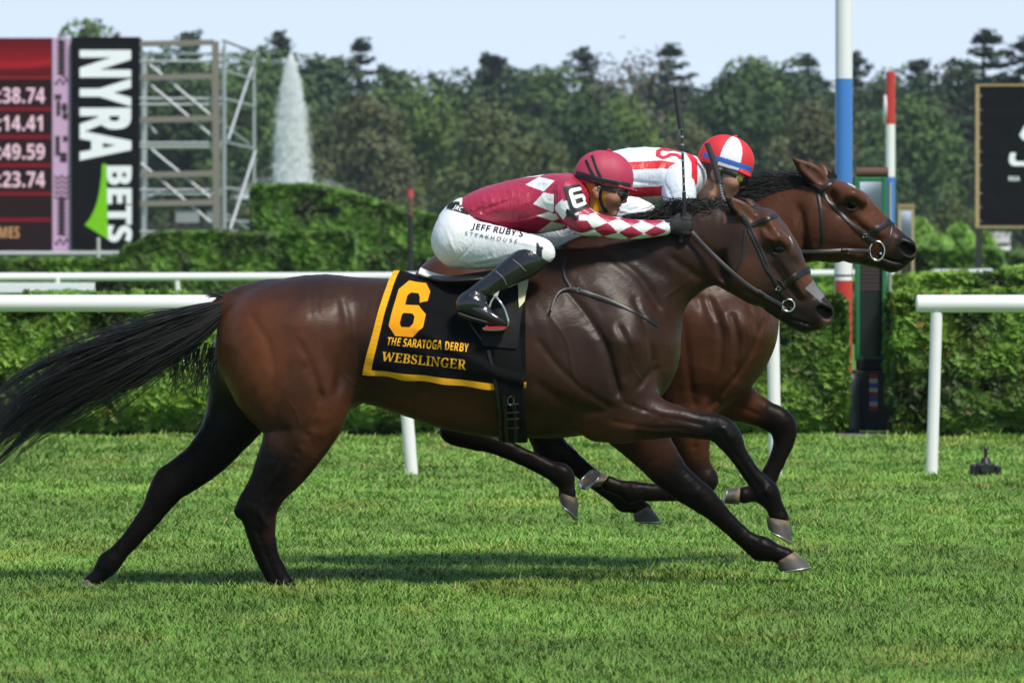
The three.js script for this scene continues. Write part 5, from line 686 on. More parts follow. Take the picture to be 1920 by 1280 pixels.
// cloth hanging over the back: columns from the near hem over the spine to the far hem
function saddleCloth(body, parent, spec, mat, name = 'saddle_cloth') {
  const { left, right, hem, nu = 60, nv = 60, off = 0.008, lift = () => 0, farHem } = spec, pos = [], uv = [], idx = [];
  const rows = nv + 1 + Math.round(nv * 0.7);
  for (let i = 0; i <= nu; i++) {
    const u = i / nu, xb = lerp(left[1][0], right[1][0], u), xt = lerp(left[0][0], right[0][0], u), yb = hem(u); let ytop = 560;
    while (body.side((xb + xt) / 2 * 0 + xt, ytop - 0.5, 1) && ytop > 440) ytop -= 0.5;
    for (let j = 0; j < rows; j++) {
      const s = j <= nv ? 1 : -1, v = s > 0 ? j / nv : 1 - (j - nv) / (rows - 1 - nv) * 0.75, e = Math.sin(v * Math.PI / 2), t = lerp(v, e, 0.6);
      const x = lerp(xb, xt, v), y = lerp(yb, ytop + 0.6, t); let p = body.side(x, y, s) ?? at(x, y, 0); const n = body.normal(p, 0.02);
      if (s > 0 && j === nv) n.set(0, 1, 0); p.addScaledVector(n, off + lift(u, t, s));
      pos.push(p.x - parent.position.x, p.y - parent.position.y, p.z - parent.position.z); uv.push(s > 0 ? u : 0.995, s > 0 ? (yb - y) / (yb - 500) : 0.5);
    }
  }
  for (let i = 0; i < nu; i++) for (let j = 0; j < rows - 1; j++) { const a = i * rows + j, b = a + rows; idx.push(a, b, a + 1, b, b + 1, a + 1); }
  const g = new THREE.BufferGeometry(); g.setAttribute('position', new THREE.Float32BufferAttribute(pos, 3)); g.setAttribute('uv', new THREE.Float32BufferAttribute(uv, 2)); g.setIndex(idx); g.computeVertexNormals();
  return part(name, g, mat, parent);
}
const weave = noiseTexture(256, tile((u, v) => 0.6 * fbm(u * 60, v * 60, 4) + 0.4 * fbm(u * 6, v * 6, 3), 1)); weave.repeat.set(2, 2);

// saddle cloth print: black with a gold border, the numeral and two lines of embroidery; 1024 px over u 684..985, v hem..500
const clothPrint = canvas(1400, 1100, (g, w, h) => {
  const X = (u) => u * w, Y = (v) => (1 - v) * h;
  g.fillStyle = '#0b0b0d'; g.fillRect(0, 0, w, h);
  g.strokeStyle = '#f0a41c'; g.fillStyle = '#f3ad22';
  g.fillRect(0, 0, 66, h); g.fillRect(0, h - 56, w * 0.83, 56); g.fillRect(w * 0.985, h - 56, w * 0.015, 56);
  g.strokeStyle = 'rgba(120,70,0,.35)'; g.lineWidth = 3; for (let y = 20; y < h; y += 46) { g.beginPath(); g.moveTo(0, y); g.lineTo(66, y + 4); g.stroke(); }
  // numeral 6 in cut corners
  const poly = (pts) => { g.beginPath(); pts.forEach(([a, b], i) => (i ? g.lineTo(a, b) : g.moveTo(a, b))); g.closePath(); };
  g.save(); g.translate(132, 190);
  g.fillStyle = '#f6a01a'; poly([[70, 0], [245, 0], [310, 70], [310, 170], [240, 195], [225, 130], [200, 95], [130, 95], [105, 130], [105, 215], [235, 215], [320, 290], [320, 420], [240, 510], [80, 510], [0, 420], [0, 80]]); g.fill();
  g.fillStyle = '#0b0b0d'; poly([[112, 295], [195, 295], [222, 325], [222, 390], [195, 425], [120, 425], [98, 395], [98, 315]]); g.fill();
  g.strokeStyle = 'rgba(255,190,70,.5)'; g.lineWidth = 6; g.beginPath(); g.moveTo(30, 90); g.lineTo(30, 400); g.stroke(); g.restore();
  g.fillStyle = '#f1b032'; g.textAlign = 'left'; g.textBaseline = 'alphabetic';
  g.save(); g.translate(148, 792); g.rotate(0.0); g.font = 'bold 106px sans-serif'; const m1 = g.measureText('THE SARATOGA DERBY').width; g.scale(738 / m1, 1); g.fillText('THE SARATOGA DERBY', 0, 0); g.restore();
  g.save(); g.translate(128, 948); g.rotate(0.0); g.font = 'bold 122px serif'; const m2 = g.measureText('WEBSLINGER').width; g.scale(748 / m2, 1); g.fillText('WEBSLINGER', 0, 0); g.restore();
  g.globalAlpha = 0.12; for (let y = 0; y < h; y += 5) { g.fillStyle = y % 10 ? '#000' : '#554'; g.fillRect(0, y, w, 1.6); } g.globalAlpha = 1;
});
const clothMaterial = phys([1, 1, 1], 0.9, { specularIntensity: 0.25, map: clothPrint, bumpMap: weave, bumpScale: 0.0012, side: THREE.DoubleSide });

function bridle(body, horse, spec) {
  const o = horse.position, bits = [];
  const group = new THREE.Group(); group.name = 'bridle'; horse.add(group); group.position.set(0, 0, 0);
  const own = { position: o, add: (m) => group.add(m) };
  for (const [name, path, w] of spec.straps) strapsBothSides(body, own, name, path, w, 0.0026, true, 0.0026);
  for (const s of [1, -1]) {
    const p = body.side(spec.ring[0], spec.ring[1], s, 0.008); const g = new THREE.TorusGeometry(spec.ring[2], 0.0038, 8, 30); if (spec.ring[3]) g.scale(1, spec.ring[3], 1); part('bit_ring', g, steel, group, p.clone().sub(o));
    const m = body.side(spec.mouth[0], spec.mouth[1], s, -0.004); part('bit_mouthpiece', bar(p.clone().sub(o).add(V(spec.ring[2] * 0.5, -0.01, -0.004 * s)), m.sub(o), 0.005, 8), steel, group);
    for (const [bx, by, a] of spec.buckles) { const q = body.side(bx, by, s, 0.006), bg = new THREE.TorusGeometry(0.011, 0.0018, 4, 4); bg.rotateZ(a); bg.scale(1, 0.8, 1); part('buckle', bg, steel, group, q.sub(o)); }
    // rein from the hand to the ring
    const R = spec.rein.map((r, i) => { const q = at(r[0], r[1], body.z0 + s * r[2]); return q; }); R.push(p.clone().add(V(-spec.ring[2], 0, 0.004 * s)));
    const C = new THREE.CatmullRomCurve3(R).getPoints(40); part('rein', strapGeometry(C, C.map((c, i) => V(0, 0.35, s).normalize()), 0.017, 0.0028, o), leather, group);
    const q = C[30].clone(); part('rein_stop', bar(C[30].clone().sub(o), C[32].clone().sub(o), 0.011, 10), leather, group);
  }
  return group;
}
{
  const b = B1, h = horse1;
  saddleCloth(b, h, { left: [[738, 510], [684, 697]], right: [[985, 500], [985, 722]], hem: (u) => u < 0.83 ? lerp(697, 727, u / 0.83) : lerp(727, 720, (u - 0.83) / 0.17), nu: 90, nv: 70,
    lift: (u, t, s) => 0.024 * Math.exp(-(((u - 0.04) / 0.13) ** 2)) * ss(0.75, 1, t) + 0.009 * Math.sin(u * 7 + t * 9 + 1) * Math.sin(t * 3) * (1 - t * 0.5) * ss(0.0, 0.2, 1 - t) + 0.007 * Math.max(0, Math.sin(u * 5 + t * 14 + 2.2)) ** 4 * ss(0, 0.15, u) * ss(1, 0.8, t) + 0.006 * Math.sin(u * 26 + 1) * ss(0.12, 0, t) + 0.012 * Math.exp(-(((t - 0.66 + u * 0.62) / 0.05) ** 2)) * ss(0.18, 0.4, u) + 0.004 }, clothMaterial);
  // racing saddle: seat, flaps, girth
  const S = new Body(0, 0.006, at(770, 720, 0).setZ(-0.4), at(1050, 460, 0).setZ(0.4));
  S.chain([[800, 520, 9, 0, 5], [840, 526, 10, 0, 9], [890, 524, 13, 0, 8], [940, 516, 14, 0, 6], [985, 500, 13, 0, 4], [1005, 492, 10, 0, 3]], 0.02, 4);
  const sBlack = phys([0.012, 0.012, 0.013], 0.4, { bumpMap: weave, bumpScale: 0.0006 });
  const saddle = new THREE.Group(); saddle.name = 'saddle'; h.add(saddle);
  const sOwn = { position: h.position, add: (m) => saddle.add(m) };
  const sm = S.mesh(h.position, () => [0.012, 0.012, 0.013]); part('saddle_seat', sm, sBlack, saddle);
  part('saddle_flap', patchOn(b, [[905, 648], [968, 652], [992, 520], [880, 520]], 24, 30, 0.026, h.position, 1), phys([0.006, 0.006, 0.0065], 0.6, { specularIntensity: 0.4, side: THREE.DoubleSide, bumpMap: weave, bumpScale: 0.001 }), saddle);
  part('saddle_pad', patchOn(b, [[974, 583], [984, 572], [994, 530], [972, 524]], 8, 14, 0.03, h.position, 1), std([0.62, 0.6, 0.34], 0.9, { side: THREE.DoubleSide }), saddle);
  { const P = along([[786, 507], [815, 518], [845, 524], [880, 525]]).map((q) => at(q.x, q.y, 0.085)); part('pad_edge', strapGeometry(P, P.map(() => V(0, 0.7, 0.7)), 0.03, 0.006, h.position), std([0.75, 0.74, 0.72], 0.9), saddle); }
  const girth = strapOn(b, [[945, 600], [950, 680], [957, 750], [962, 815], [964, 826]], 0.112, 0.004, h.position, 1, 0.016); part('girth', girth, phys([0.005, 0.005, 0.0055], 0.85, { specularIntensity: 0.3, bumpMap: weave, bumpScale: 0.002 }), saddle);
  const girth2 = strapOn(b, [[945, 600], [957, 750], [964, 826]], 0.112, 0.004, h.position, -1, 0.012); part('girth', girth2, std([0.008, 0.008, 0.009], 0.85), saddle);
  for (const [x0, x1] of [[948, 956], [965, 973]]) { const g = strapOn(b, [[x0 - 4, 735], [x0, 770], [x1 - 6, 815]], 0.013, 0.002, h.position, 1, 0.024); if (g) part('girth_strap', g, leather, saddle); }
  for (const y of [748, 762, 776, 790]) { const q = b.side(960, y, 1, 0.026); part('girth_buckle', rbox(0.05, 0.006, 0.005, 0.002).rotateZ(0.05), std([0.05, 0.05, 0.052], 0.35, { metalness: 0.6 }), saddle, q.sub(h.position)); }
  { const q = b.side(957, 742, 1, 0.028); const g = new THREE.TorusGeometry(0.012, 0.0025, 8, 20); g.scale(1, 1.4, 1); part('girth_ring', g, std([0.1, 0.1, 0.1], 0.25, { metalness: 0.9 }), saddle, q.sub(h.position)); }
  { const g = strapOn(b, [[916, 655], [926, 700], [934, 745], [938, 790], [940, 818]], 0.013, 0.0022, h.position, 1, 0.021); part('girth_strap', g, leather, saddle); }
  { const g = strapOn(b, [[875, 560], [878, 600], [905, 640]], 0.006, 0.001, h.position, 1, 0.024); if (g) part('saddle_seam', g, std([0.03, 0.03, 0.035], 0.5), saddle); }
  // breast collar
  const bp = new THREE.Group(); bp.name = 'breast_collar'; h.add(bp); const bOwn = { position: h.position, add: (m) => bp.add(m) };
  strapsBothSides(b, bOwn, 'collar_strap', [[1066, 540], [1085, 545], [1110, 553], [1170, 575], [1212, 596], [1232, 610]], 0.019, 0.003);
  strapsBothSides(b, bOwn, 'collar_strap', [[1062, 482], [1056, 498], [1058, 520], [1070, 541]], 0.012, 0.0025);
  { const q = [[1070, 541, 0], [1052, 546, 0], [1040, 560, 0], [1031, 586, 0]].map((a, i) => b.side(a[0], a[1], 1, 0.006 + i * 0.005)); const C = new THREE.CatmullRomCurve3(q).getPoints(20); part('strap_end', strapGeometry(C, C.map((c) => b.normal(c, 0.01)), 0.009, 0.002, h.position), leather, bp); }
  { const q = b.side(1085, 544, 1, 0.006), g = new THREE.TorusGeometry(0.01, 0.0018, 4, 4); g.rotateZ(0.8 - 0.2); part('buckle', g, steel, bp, q.sub(h.position)); }
  bridle(b, h, {
    straps: [['cheekpiece', [[1404, 424], [1410, 436], [1427, 472], [1446, 518], [1459, 541], [1472, 561]], 0.014], ['noseband_strap', [[1401, 430], [1420, 470], [1440, 512], [1470, 534]], 0.009], ['browband', [[1400, 426], [1416, 419], [1432, 413], [1447, 407], [1455, 405]], 0.018],
      ['noseband', [[1466, 537], [1480, 526], [1494, 516], [1508, 508], [1517, 506]], 0.027], ['throat_lash', [[1397, 428], [1394, 450], [1391, 475], [1380, 502], [1364, 530]], 0.012], ['headpiece', [[1404, 424], [1396, 412], [1393, 403]], 0.02], ['curb_strap', [[1476, 580], [1462, 592], [1453, 602]], 0.012]],
    ring: [1477, 571, 0.024], mouth: [1483, 583], buckles: [[1457, 540, 1.9], [1422, 545, 0.7], [1470, 578, 0.3]],
    rein: [[1288, 425, 0.1], [1302, 440, 0.105], [1330, 470, 0.108], [1366, 504, 0.112], [1405, 536, 0.105], [1440, 557, 0.092]],
  });
  part('nose_tape', patchOn(b, [[1507, 541], [1536, 565], [1548, 553], [1524, 525]], 14, 10, 0.0024, h.position, 1), std([0.14, 0.135, 0.14], 0.75, { side: THREE.DoubleSide, bumpMap: weave, bumpScale: 0.001 }), h);
  // stirrups
  for (const s of [1, -1]) {
    const z = s * 0.33, st = new THREE.Group(); st.name = 'stirrup'; saddle.add(st);
    const P = [[914, 613], [905, 616], [922, 618], [945, 616], [953, 606], [948, 585], [938, 566], [928, 557], [921, 566], [915, 590], [911, 606]].map((q, i) => at(q[0], q[1], z + (i > 3 && i < 7 ? 0.02 : 0) * s).sub(h.position));
    part('stirrup_iron', new THREE.TubeGeometry(new THREE.CatmullRomCurve3(P, true), 60, 0.0052, 8, true), steel, st);
    part('stirrup_tread', beam(at(908, 615, z).sub(h.position), at(948, 614, z).sub(h.position), 0.012, 0.07), std([0.35, 0.02, 0.03], 0.6), st);
    const L = [[940, 522], [934, 540], [928, 558]].map((q) => at(q[0], q[1], z - 0.01 * s)); part('stirrup_leather', strapGeometry(new THREE.CatmullRomCurve3(L).getPoints(12), Array(13).fill(V(0, 0, s)), 0.016, 0.003, h.position), std([0.5, 0.46, 0.36], 0.8), st);
  }
}

// ---- the farther horse
const horse2 = thing('racehorse', 'brighter bay racehorse on the far side, its head a neck ahead of the dark one', 'horse', V(0, 0, -1.05));
const B2 = new Body(-1.05, 0.0064, at(730, 1000, -1.05).setZ(-1.47), at(1740, 270, -1.05).setZ(-0.63));
{
  const b = B2;
  b.chain([[865, 570, 102, 0, 0.95], [950, 590, 116, 0, 1.0], [1050, 608, 130, 0, 1.0], [1150, 620, 140, 0, 0.98], [1250, 618, 142, 0, 0.85], [1310, 625, 130, 0, 0.75], [1345, 632, 102, 0, 0.9]], 0.02, 4);
  b.chain([[1372, 615, 74, 0, 1.7], [1340, 690, 62, 0, 1.8]], 0.09, 3);
  b.chain([[1190, 500, 45, 0, 0.8], [1260, 475, 42, 0, 0.7], [1320, 460, 50, 0, 0.7]], 0.1, 3);
  b.chain([[1300, 575, 125, 0, 0.65], [1355, 530, 106, 0, 0.6], [1400, 488, 92, 0, 0.56], [1445, 446, 78, 0, 0.54], [1485, 412, 62, 0, 0.58], [1520, 390, 46, 0, 0.72]], 0.07, 4);
  b.chain([[1525, 392, 42, 0, 0.95], [1549, 412, 67, 0, 0.62], [1588, 420, 62, 0, 0.64], [1622, 437, 51, 0, 0.66], [1651, 452, 40, 0, 0.72], [1678, 466, 33, 0, 0.8], [1690, 471, 27, 0, 0.9]], 0.03, 4);
  for (const s of [1, -1]) {
    b.chain([[1535, 438, 44, s * 0.045, 0.55], [1562, 447, 40, s * 0.05, 0.5]], 0.05, 3);
    b.chain([[1582, 370, 11, s * 0.09], [1600, 366, 9, s * 0.1], [1616, 374, 8, s * 0.09]], 0.025, 3);
    b.chain([[1605, 400, 8, s * 0.08], [1632, 424, 7, s * 0.068], [1652, 438, 5, s * 0.058]], 0.03, 3);
    b.chain([[1692, 455, 12, s * 0.034], [1706, 462, 12, s * 0.037], [1706, 478, 11, s * 0.034]], 0.02, 3);
  }
  b.chain([[1600, 470, 22, 0, 1.2], [1645, 484, 18, 0, 1.2], [1672, 495, 16, 0, 1.3], [1686, 494, 12, 0, 1.4]], 0.02, 3);
  b.chain([[1563, 352, 14, 0, 3.2], [1592, 362, 13, 0, 3.6], [1615, 378, 11, 0, 3.0]], 0.04, 3);
  earOn(b, [[1543, 350, 16, 0.055, 0.8], [1528, 330, 19, 0.066, 0.55], [1508, 314, 13, 0.07, 0.5], [1489, 298, 3, 0.07, 0.5]], [[1541, 338, 8, 0.085, 0.6], [1528, 325, 9, 0.088, 0.5], [1508, 311, 5, 0.084, 0.5]]);
  earOn(b, [[1553, 346, 15, -0.055, 0.8], [1545, 326, 14, -0.066, 0.55], [1540, 308, 3, -0.07, 0.5]], [[1550, 335, 5, -0.09, 0.5], [1544, 322, 4, -0.09, 0.5]]);
  // hind legs swung forward under the belly
  b.chain([[870, 580, 100, 0.06, 0.9], [890, 640, 95, 0.1, 0.8], [930, 690, 72, 0.14, 0.75], [935, 725, 52, 0.15, 0.75], [905, 765, 40, 0.155, 0.72], [872, 795, 29, 0.155, 0.75], [856, 806, 25, 0.155, 0.75]], 0.05, 4);
  b.chain([[848, 806, 22, 0.155, 0.75], [880, 818, 23, 0.155, 0.75], [930, 834, 17.5, 0.155, 0.72], [985, 858, 16, 0.155, 0.72], [1030, 880, 17, 0.155, 0.75], [1054, 890, 20.5, 0.155, 0.8], [1062, 910, 15, 0.155, 0.85], [1064, 926, 16, 0.155, 0.9]], 0.025, 4);
  b.chain([[890, 600, 98, -0.06, 0.9], [960, 680, 88, -0.1, 0.8], [1010, 730, 66, -0.14, 0.75], [1015, 770, 44, -0.15, 0.72], [1018, 808, 31, -0.155, 0.75], [1030, 838, 26, -0.155, 0.75]], 0.05, 4);
  b.chain([[1024, 842, 20, -0.155, 0.8], [1048, 848, 24, -0.155, 0.75], [1085, 876, 17.5, -0.155, 0.72], [1130, 910, 16.5, -0.155, 0.72], [1160, 931, 18, -0.155, 0.75], [1176, 940, 20, -0.155, 0.8], [1194, 947, 15, -0.155, 0.85], [1206, 956, 15.5, -0.155, 0.9]], 0.025, 4);
  // fore legs: near one folded back, far one bent ahead
  b.chain([[1300, 690, 80, 0.1, 0.7], [1290, 760, 56, 0.13, 0.75], [1294, 810, 39, 0.135, 0.75], [1304, 860, 27, 0.135, 0.75], [1318, 896, 23, 0.135, 0.8]], 0.06, 4);
  b.chain([[1322, 900, 23, 0.135, 0.8], [1312, 915, 23, 0.135, 0.8], [1285, 921, 17.5, 0.135, 0.75], [1240, 923, 16, 0.135, 0.75], [1205, 922, 17.5, 0.135, 0.75], [1186, 921, 20, 0.135, 0.8], [1160, 914, 15, 0.135, 0.85], [1142, 907, 15.5, 0.135, 0.9]], 0.02, 4);
  b.chain([[1290, 700, 78, -0.08, 0.7], [1340, 738, 52, -0.12, 0.75], [1385, 755, 36, -0.125, 0.75], [1425, 772, 27.5, -0.125, 0.75], [1458, 788, 24, -0.125, 0.8]], 0.06, 4);
  b.chain([[1456, 786, 23, -0.125, 0.8], [1470, 802, 24.5, -0.125, 0.8], [1470, 828, 19.5, -0.125, 0.8], [1460, 856, 16.5, -0.125, 0.75], [1446, 886, 16, -0.125, 0.75], [1436, 905, 18, -0.125, 0.75], [1427, 917, 19.5, -0.125, 0.8], [1410, 924, 15, -0.125, 0.85], [1396, 928, 16, -0.125, 0.9]], 0.02, 4);
  b.chain([[850, 530, 24, 0, 1], [800, 560, 20, 0, 1], [760, 600, 14, 0, 1]], 0.05, 4);
  b.bulge(1330, 660, 0.2, 55, 70, 0.1, 0.014).bulge(1390, 650, 0.14, 30, 60, 0.1, 0.012).bulge(1300, 700, 0.2, 40, 50, 0.1, 0.012).bulge(1380, 745, -0.05, 40, 20, 0.08, 0.006);
  b.crease([[1310, 560, 0.2], [1340, 640, 0.2], [1310, 720, 0.18], [1302, 770, 0.16]], 12, 0.006).crease([[1425, 610, 0.1], [1385, 690, 0.13], [1330, 765, 0.12]], 11, 0.007).crease([[1360, 640, 0.18], [1352, 740, 0.15]], 9, 0.005).crease([[1400, 640, 0.14], [1402, 690, 0.12]], 7, 0.004)
    .crease([[1500, 390, 0.08], [1505, 440, 0.08], [1512, 482, 0.07]], 11, 0.008).crease([[1575, 400, 0.085], [1620, 430, 0.07], [1650, 455, 0.05]], 9, 0.004).crease([[1530, 455, 0.07], [1590, 465, 0.07], [1640, 480, 0.05]], 8, 0.004).crease([[1440, 800, -0.07], [1452, 830, -0.07]], 5, 0.003, 0.03).crease([[1290, 790, 0.2], [1310, 870, 0.18]], 6, 0.004, 0.05);
  for (const s of [1, -1]) {
    b.chain([[1588, 383, 9, s * 0.12], [1597, 382, 10, s * 0.122], [1608, 384, 6, s * 0.114]], 0.01, 3, true);
    b.chain([[1588, 375, 3, s * 0.102], [1599, 373, 3, s * 0.106], [1610, 378, 2.5, s * 0.1]], 0.008, 3);
    b.chain([[1587, 391, 2.5, s * 0.098], [1597, 394, 2.5, s * 0.1], [1608, 390, 2, s * 0.096]], 0.008, 3);
    b.chain([[1697, 463, 9, s * 0.06, 1.5], [1707, 469, 11, s * 0.06, 1.5]], 0.008, 3, true);
    b.chain([[1645, 478, 1.5, s * 0.055, 4], [1668, 486, 1.8, s * 0.05, 4], [1698, 494, 1.6, s * 0.04, 4]], 0.006, 3, true);
  }
  b.ridge([[1330, 560], [1352, 620], [1348, 690], [1322, 750]], 8, -0.0026).ridge([[1432, 600], [1408, 660], [1376, 710], [1330, 762]], 8, -0.0034).ridge([[1372, 590], [1384, 640], [1378, 690]], 8, -0.0024).ridge([[1400, 560], [1420, 620]], 8, -0.002).ridge([[1280, 600], [1290, 680], [1300, 760]], 9, -0.0024).ridge([[1505, 400], [1512, 450], [1508, 480]], 6, -0.003).ridge([[1350, 755], [1390, 764], [1425, 778]], 5, -0.002).ridge([[1582, 410], [1610, 432], [1640, 448]], 5, 0.002, 0.04).ridge([[1545, 372], [1560, 386], [1580, 376]], 7, 0.0025, 0.04);
  for (const [r, p] of [[0.004, [[1340, 560], [1362, 610], [1366, 660], [1350, 700]]], [0.0036, [[1390, 600], [1402, 640], [1396, 680]]], [0.0036, [[1422, 590], [1430, 630], [1418, 660]]], [0.003, [[1592, 404], [1608, 428], [1630, 440], [1650, 462]]], [0.0028, [[1610, 428], [1630, 450], [1640, 468]]], [0.0034, [[1460, 470], [1490, 430], [1500, 400]]], [0.003, [[1500, 430], [1512, 450]]]]) b.vein(p, r);
  for (const [x, y, z] of [[1046, 898, 0.155], [1166, 948, -0.155], [1180, 934, 0.135], [1420, 930, -0.125]]) b.chain([[x, y, 9, z, 0.9]], 0.02, 1);
  b.rough(0.003, 13); b.rough(0.0026, 34, 0.62);
  const color = (u, v, z, n) => {
    const q = fbm(u * 0.02, v * 0.02, z * 9 + 5) - 0.5; let c = mixc([0.042, 0.016, 0.0085], [0.085, 0.028, 0.011], clamp(0.45 + q * 0.9, 0, 1));
    c = mixc(c, [0.05, 0.026, 0.018], 0.7 * near2(u, v, 1370, 610, 60, 90)); c = mixc(c, [0.035, 0.016, 0.01], 0.6 * near2(u, v, 1260, 690, 60, 90));
    if (u > 1505 && v < 540) { c = mixc(c, [0.11, 0.04, 0.016], 0.7 * near2(u, v, 1610, 385, 60, 40)); c = mixc(c, [0.03, 0.013, 0.008], 0.7 * near2(u, v, 1475, 470, 60, 50)); c = mixc(c, [0.03, 0.014, 0.009], 0.75 * near2(u, v, 1575, 470, 60, 28)); c = mixc(c, [0.012, 0.009, 0.008], clamp(ss(1655, 1695, u + (v - 450) * 0.5 + q * 20) + 0.85 * near2(u, v, 1598, 388, 18, 16) + 0.8 * ss(478, 496, v) * ss(1560, 1620, u), 0, 1)); if (near2(u, v, 1595, 352, 8, 12) > 0.35 && n.y > 0.3 && Math.abs(z) < 0.05) c = mixc(c, [0.6, 0.57, 0.54], 0.9); }
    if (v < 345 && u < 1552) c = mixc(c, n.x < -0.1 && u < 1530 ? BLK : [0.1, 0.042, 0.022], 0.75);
    let k = 0; if (u < 1090 || v > 700) k = Math.max(k, u < 1260 ? ss(690, 790, v) : 0); if (v > 640 && u > 1250) k = Math.max(k, u > 1385 && z < 0.02 ? ss(1405, 1450, u + (v > 800 ? 80 : 0) + q * 30 + (v < 760 ? -8 : 0)) : ss(835, 890, v + q * 40)); if (v > 895) k = 1;
    c = mixc(c, BLK, clamp(k, 0, 0.96)); const m = 1 + (noise(u * 0.07, v * 0.07, z * 30) - 0.5) * 0.25; return [c[0] * m, c[1] * m, c[2] * m];
  };
  const h = horse2; part('body', b.mesh(h.position, color), coatMaterial, h);
  eyeOn(b, h, 1597, 384, 0.026, 1); eyeOn(b, h, 1597, 384, 0.026, -1);
  addHoof(h, b, [[1047, 922], [1084, 934]], [[1047, 938], [1082, 976]], 0.155); addHoof(h, b, [[1185, 964], [1217, 947]], [[1186, 977], [1241, 980]], -0.155); addHoof(h, b, [[1143, 889], [1125, 912]], [[1128, 882], [1086, 913]], 0.135, 0.05, [7, 8]); addHoof(h, b, [[1388, 910], [1386, 946]], [[1368, 913], [1357, 943]], -0.125, 0.045, [-3, 2]);
  bridle(b, h, {
    straps: [['cheekpiece', [[1540, 360], [1553, 378], [1571, 398], [1595, 421], [1618, 440], [1640, 456]], 0.018], ['browband', [[1538, 359], [1549, 349], [1560, 339], [1569, 331]], 0.02], ['noseband', [[1622, 446], [1636, 434], [1652, 424], [1666, 416], [1677, 411]], 0.028],
      ['drop_strap', [[1676, 415], [1672, 430], [1666, 452], [1650, 476]], 0.014], ['throat_lash', [[1532, 364], [1536, 388], [1539, 420], [1540, 455], [1532, 476]], 0.014], ['headpiece', [[1538, 359], [1524, 350], [1514, 346]], 0.022], ['curb_strap', [[1640, 480], [1630, 488], [1622, 494]], 0.014]],
    ring: [1643, 469, 0.03, 1.3], mouth: [1650, 477], buckles: [[1619, 441, 0.9], [1588, 471, 0]], rein: [[1425, 420, 0.1], [1450, 452, 0.115], [1492, 470, 0.11], [1540, 471, 0.125], [1590, 469, 0.112]],
  });
  const R = rng(17), mane = new Hair(h.position);
  for (let i = 0; i < 1800; i++) {
    const t = R(), x = lerp(1545, 1330, t), y = lerp(345, 455, t) - 12 * Math.sin(t * 3.1) + 4, l = 50 + 80 * R(), pts = [], dz = (R() - 0.4) * 0.05, lift = -38 + 40 * R(), ph = R() * 6, a = R();
    for (let k = 0; k <= 7; k++) { const s = k / 7; pts.push(at(x - l * s, y - 26 * Math.sin(s * 2.2) * a + lift * s + 26 * s * s + Math.sin(s * 5 + ph) * 3, -1.05 + dz + s * 0.03 * (R() - 0.3))); } mane.strand(pts, 0.0026, 0.0006);
  }
  for (let i = 0; i < 40; i++) { const pts = [], x = 1545 + 12 * R(), y = 342 + 5 * R(), a = R(); for (let k = 0; k <= 6; k++) { const s = k / 6; pts.push(at(x + 14 * Math.sin(s * 2) - 8 * s * a, y - 30 * s - 8 * a * s + 14 * s * s, -1.05)); } mane.strand(pts, 0.003, 0.0008); }
  part('mane', mane.build(), hairMaterial, h);
  const tl = new Hair(h.position);
  for (let i = 0; i < 300; i++) { const lane = R() + R() - 1, pts = [], dz = (R() - 0.5) * 0.1; for (let k = 0; k <= 8; k++) { const s = k / 8; pts.push(at(800 - 90 * s - 20 * s * s, 565 + 40 * s + 60 * s * s + lane * 36 * s, -1.05 + dz * (1 + s))); } tl.strand(pts, 0.004, 0.001); }
  part('tail', tl.build(), hairMaterial, h);
  saddleCloth(b, h, { left: [[985, 510], [960, 660]], right: [[1200, 500], [1210, 690]], hem: (u) => lerp(660, 690, u), nu: 30, nv: 30 }, std([0.01, 0.01, 0.012], 0.9, { side: THREE.DoubleSide }));
  const S = new Body(-1.05, 0.009, at(960, 560, -1.05).setZ(-1.4), at(1230, 430, -1.05).setZ(-0.7)); S.chain([[1010, 490, 10, 0, 6], [1060, 490, 13, 0, 7], [1120, 482, 14, 0, 6], [1185, 462, 12, 0, 3]], 0.02, 4);
  part('saddle', S.mesh(h.position, () => [0.02, 0.02, 0.02]), std([0.012, 0.012, 0.013], 0.4), h);
}
// ---------------------------------------------------------------- riders
const clothBump = noiseTexture(256, tile((u, v) => 0.55 * fbm(u * 14, v * 9, 6) + 0.45 * fbm(u * 44, v * 30, 2), 1)); clothBump.repeat.set(3, 3);
const silk = phys([1, 1, 1], 0.42, { vertexColors: true, bumpMap: clothBump, bumpScale: 0.006, sheen: 0.15, sheenRoughness: 0.4 });
const breechesMaterial = std([1, 1, 1], 0.62, { vertexColors: true, bumpMap: clothBump, bumpScale: 0.005 });
const skinMaterial = phys([1, 1, 1], 0.5, { vertexColors: true });
const bootMaterial = phys([0.009, 0.009, 0.01], 0.22, { clearcoat: 0.7, clearcoatRoughness: 0.15, bumpMap: clothBump, bumpScale: 0.005 });
const gloveMaterial = std([0.011, 0.011, 0.012], 0.75, { bumpMap: weave, bumpScale: 0.0015 });
const blackStrap = std([0.01, 0.01, 0.011], 0.5);
const mirrorZ = (l) => l.map((p) => [p[0], p[1], p[2], -(p[3] ?? 0), p[4] ?? 1]);
const shift = (l, dx, dy) => l.map((p) => [p[0] + dx, p[1] + dy, ...p.slice(2)]);
function bounds(z0, lists, cell) { let a = [1e9, 1e9, 1e9], b = [-1e9, -1e9, -1e9]; for (const l of lists) for (const p of l) { const z = z0 + (p[3] ?? 0), q = at(p[0], p[1], z), r = p[2] / pxm(z) + 0.04, rz = r * Math.max(1, p[4] ?? 1); a = [Math.min(a[0], q.x - r), Math.min(a[1], q.y - r), Math.min(a[2], z - rz)]; b = [Math.max(b[0], q.x + r), Math.max(b[1], q.y + r), Math.max(b[2], z + rz)]; } return new Body(z0, cell, V(...a), V(...b)); }
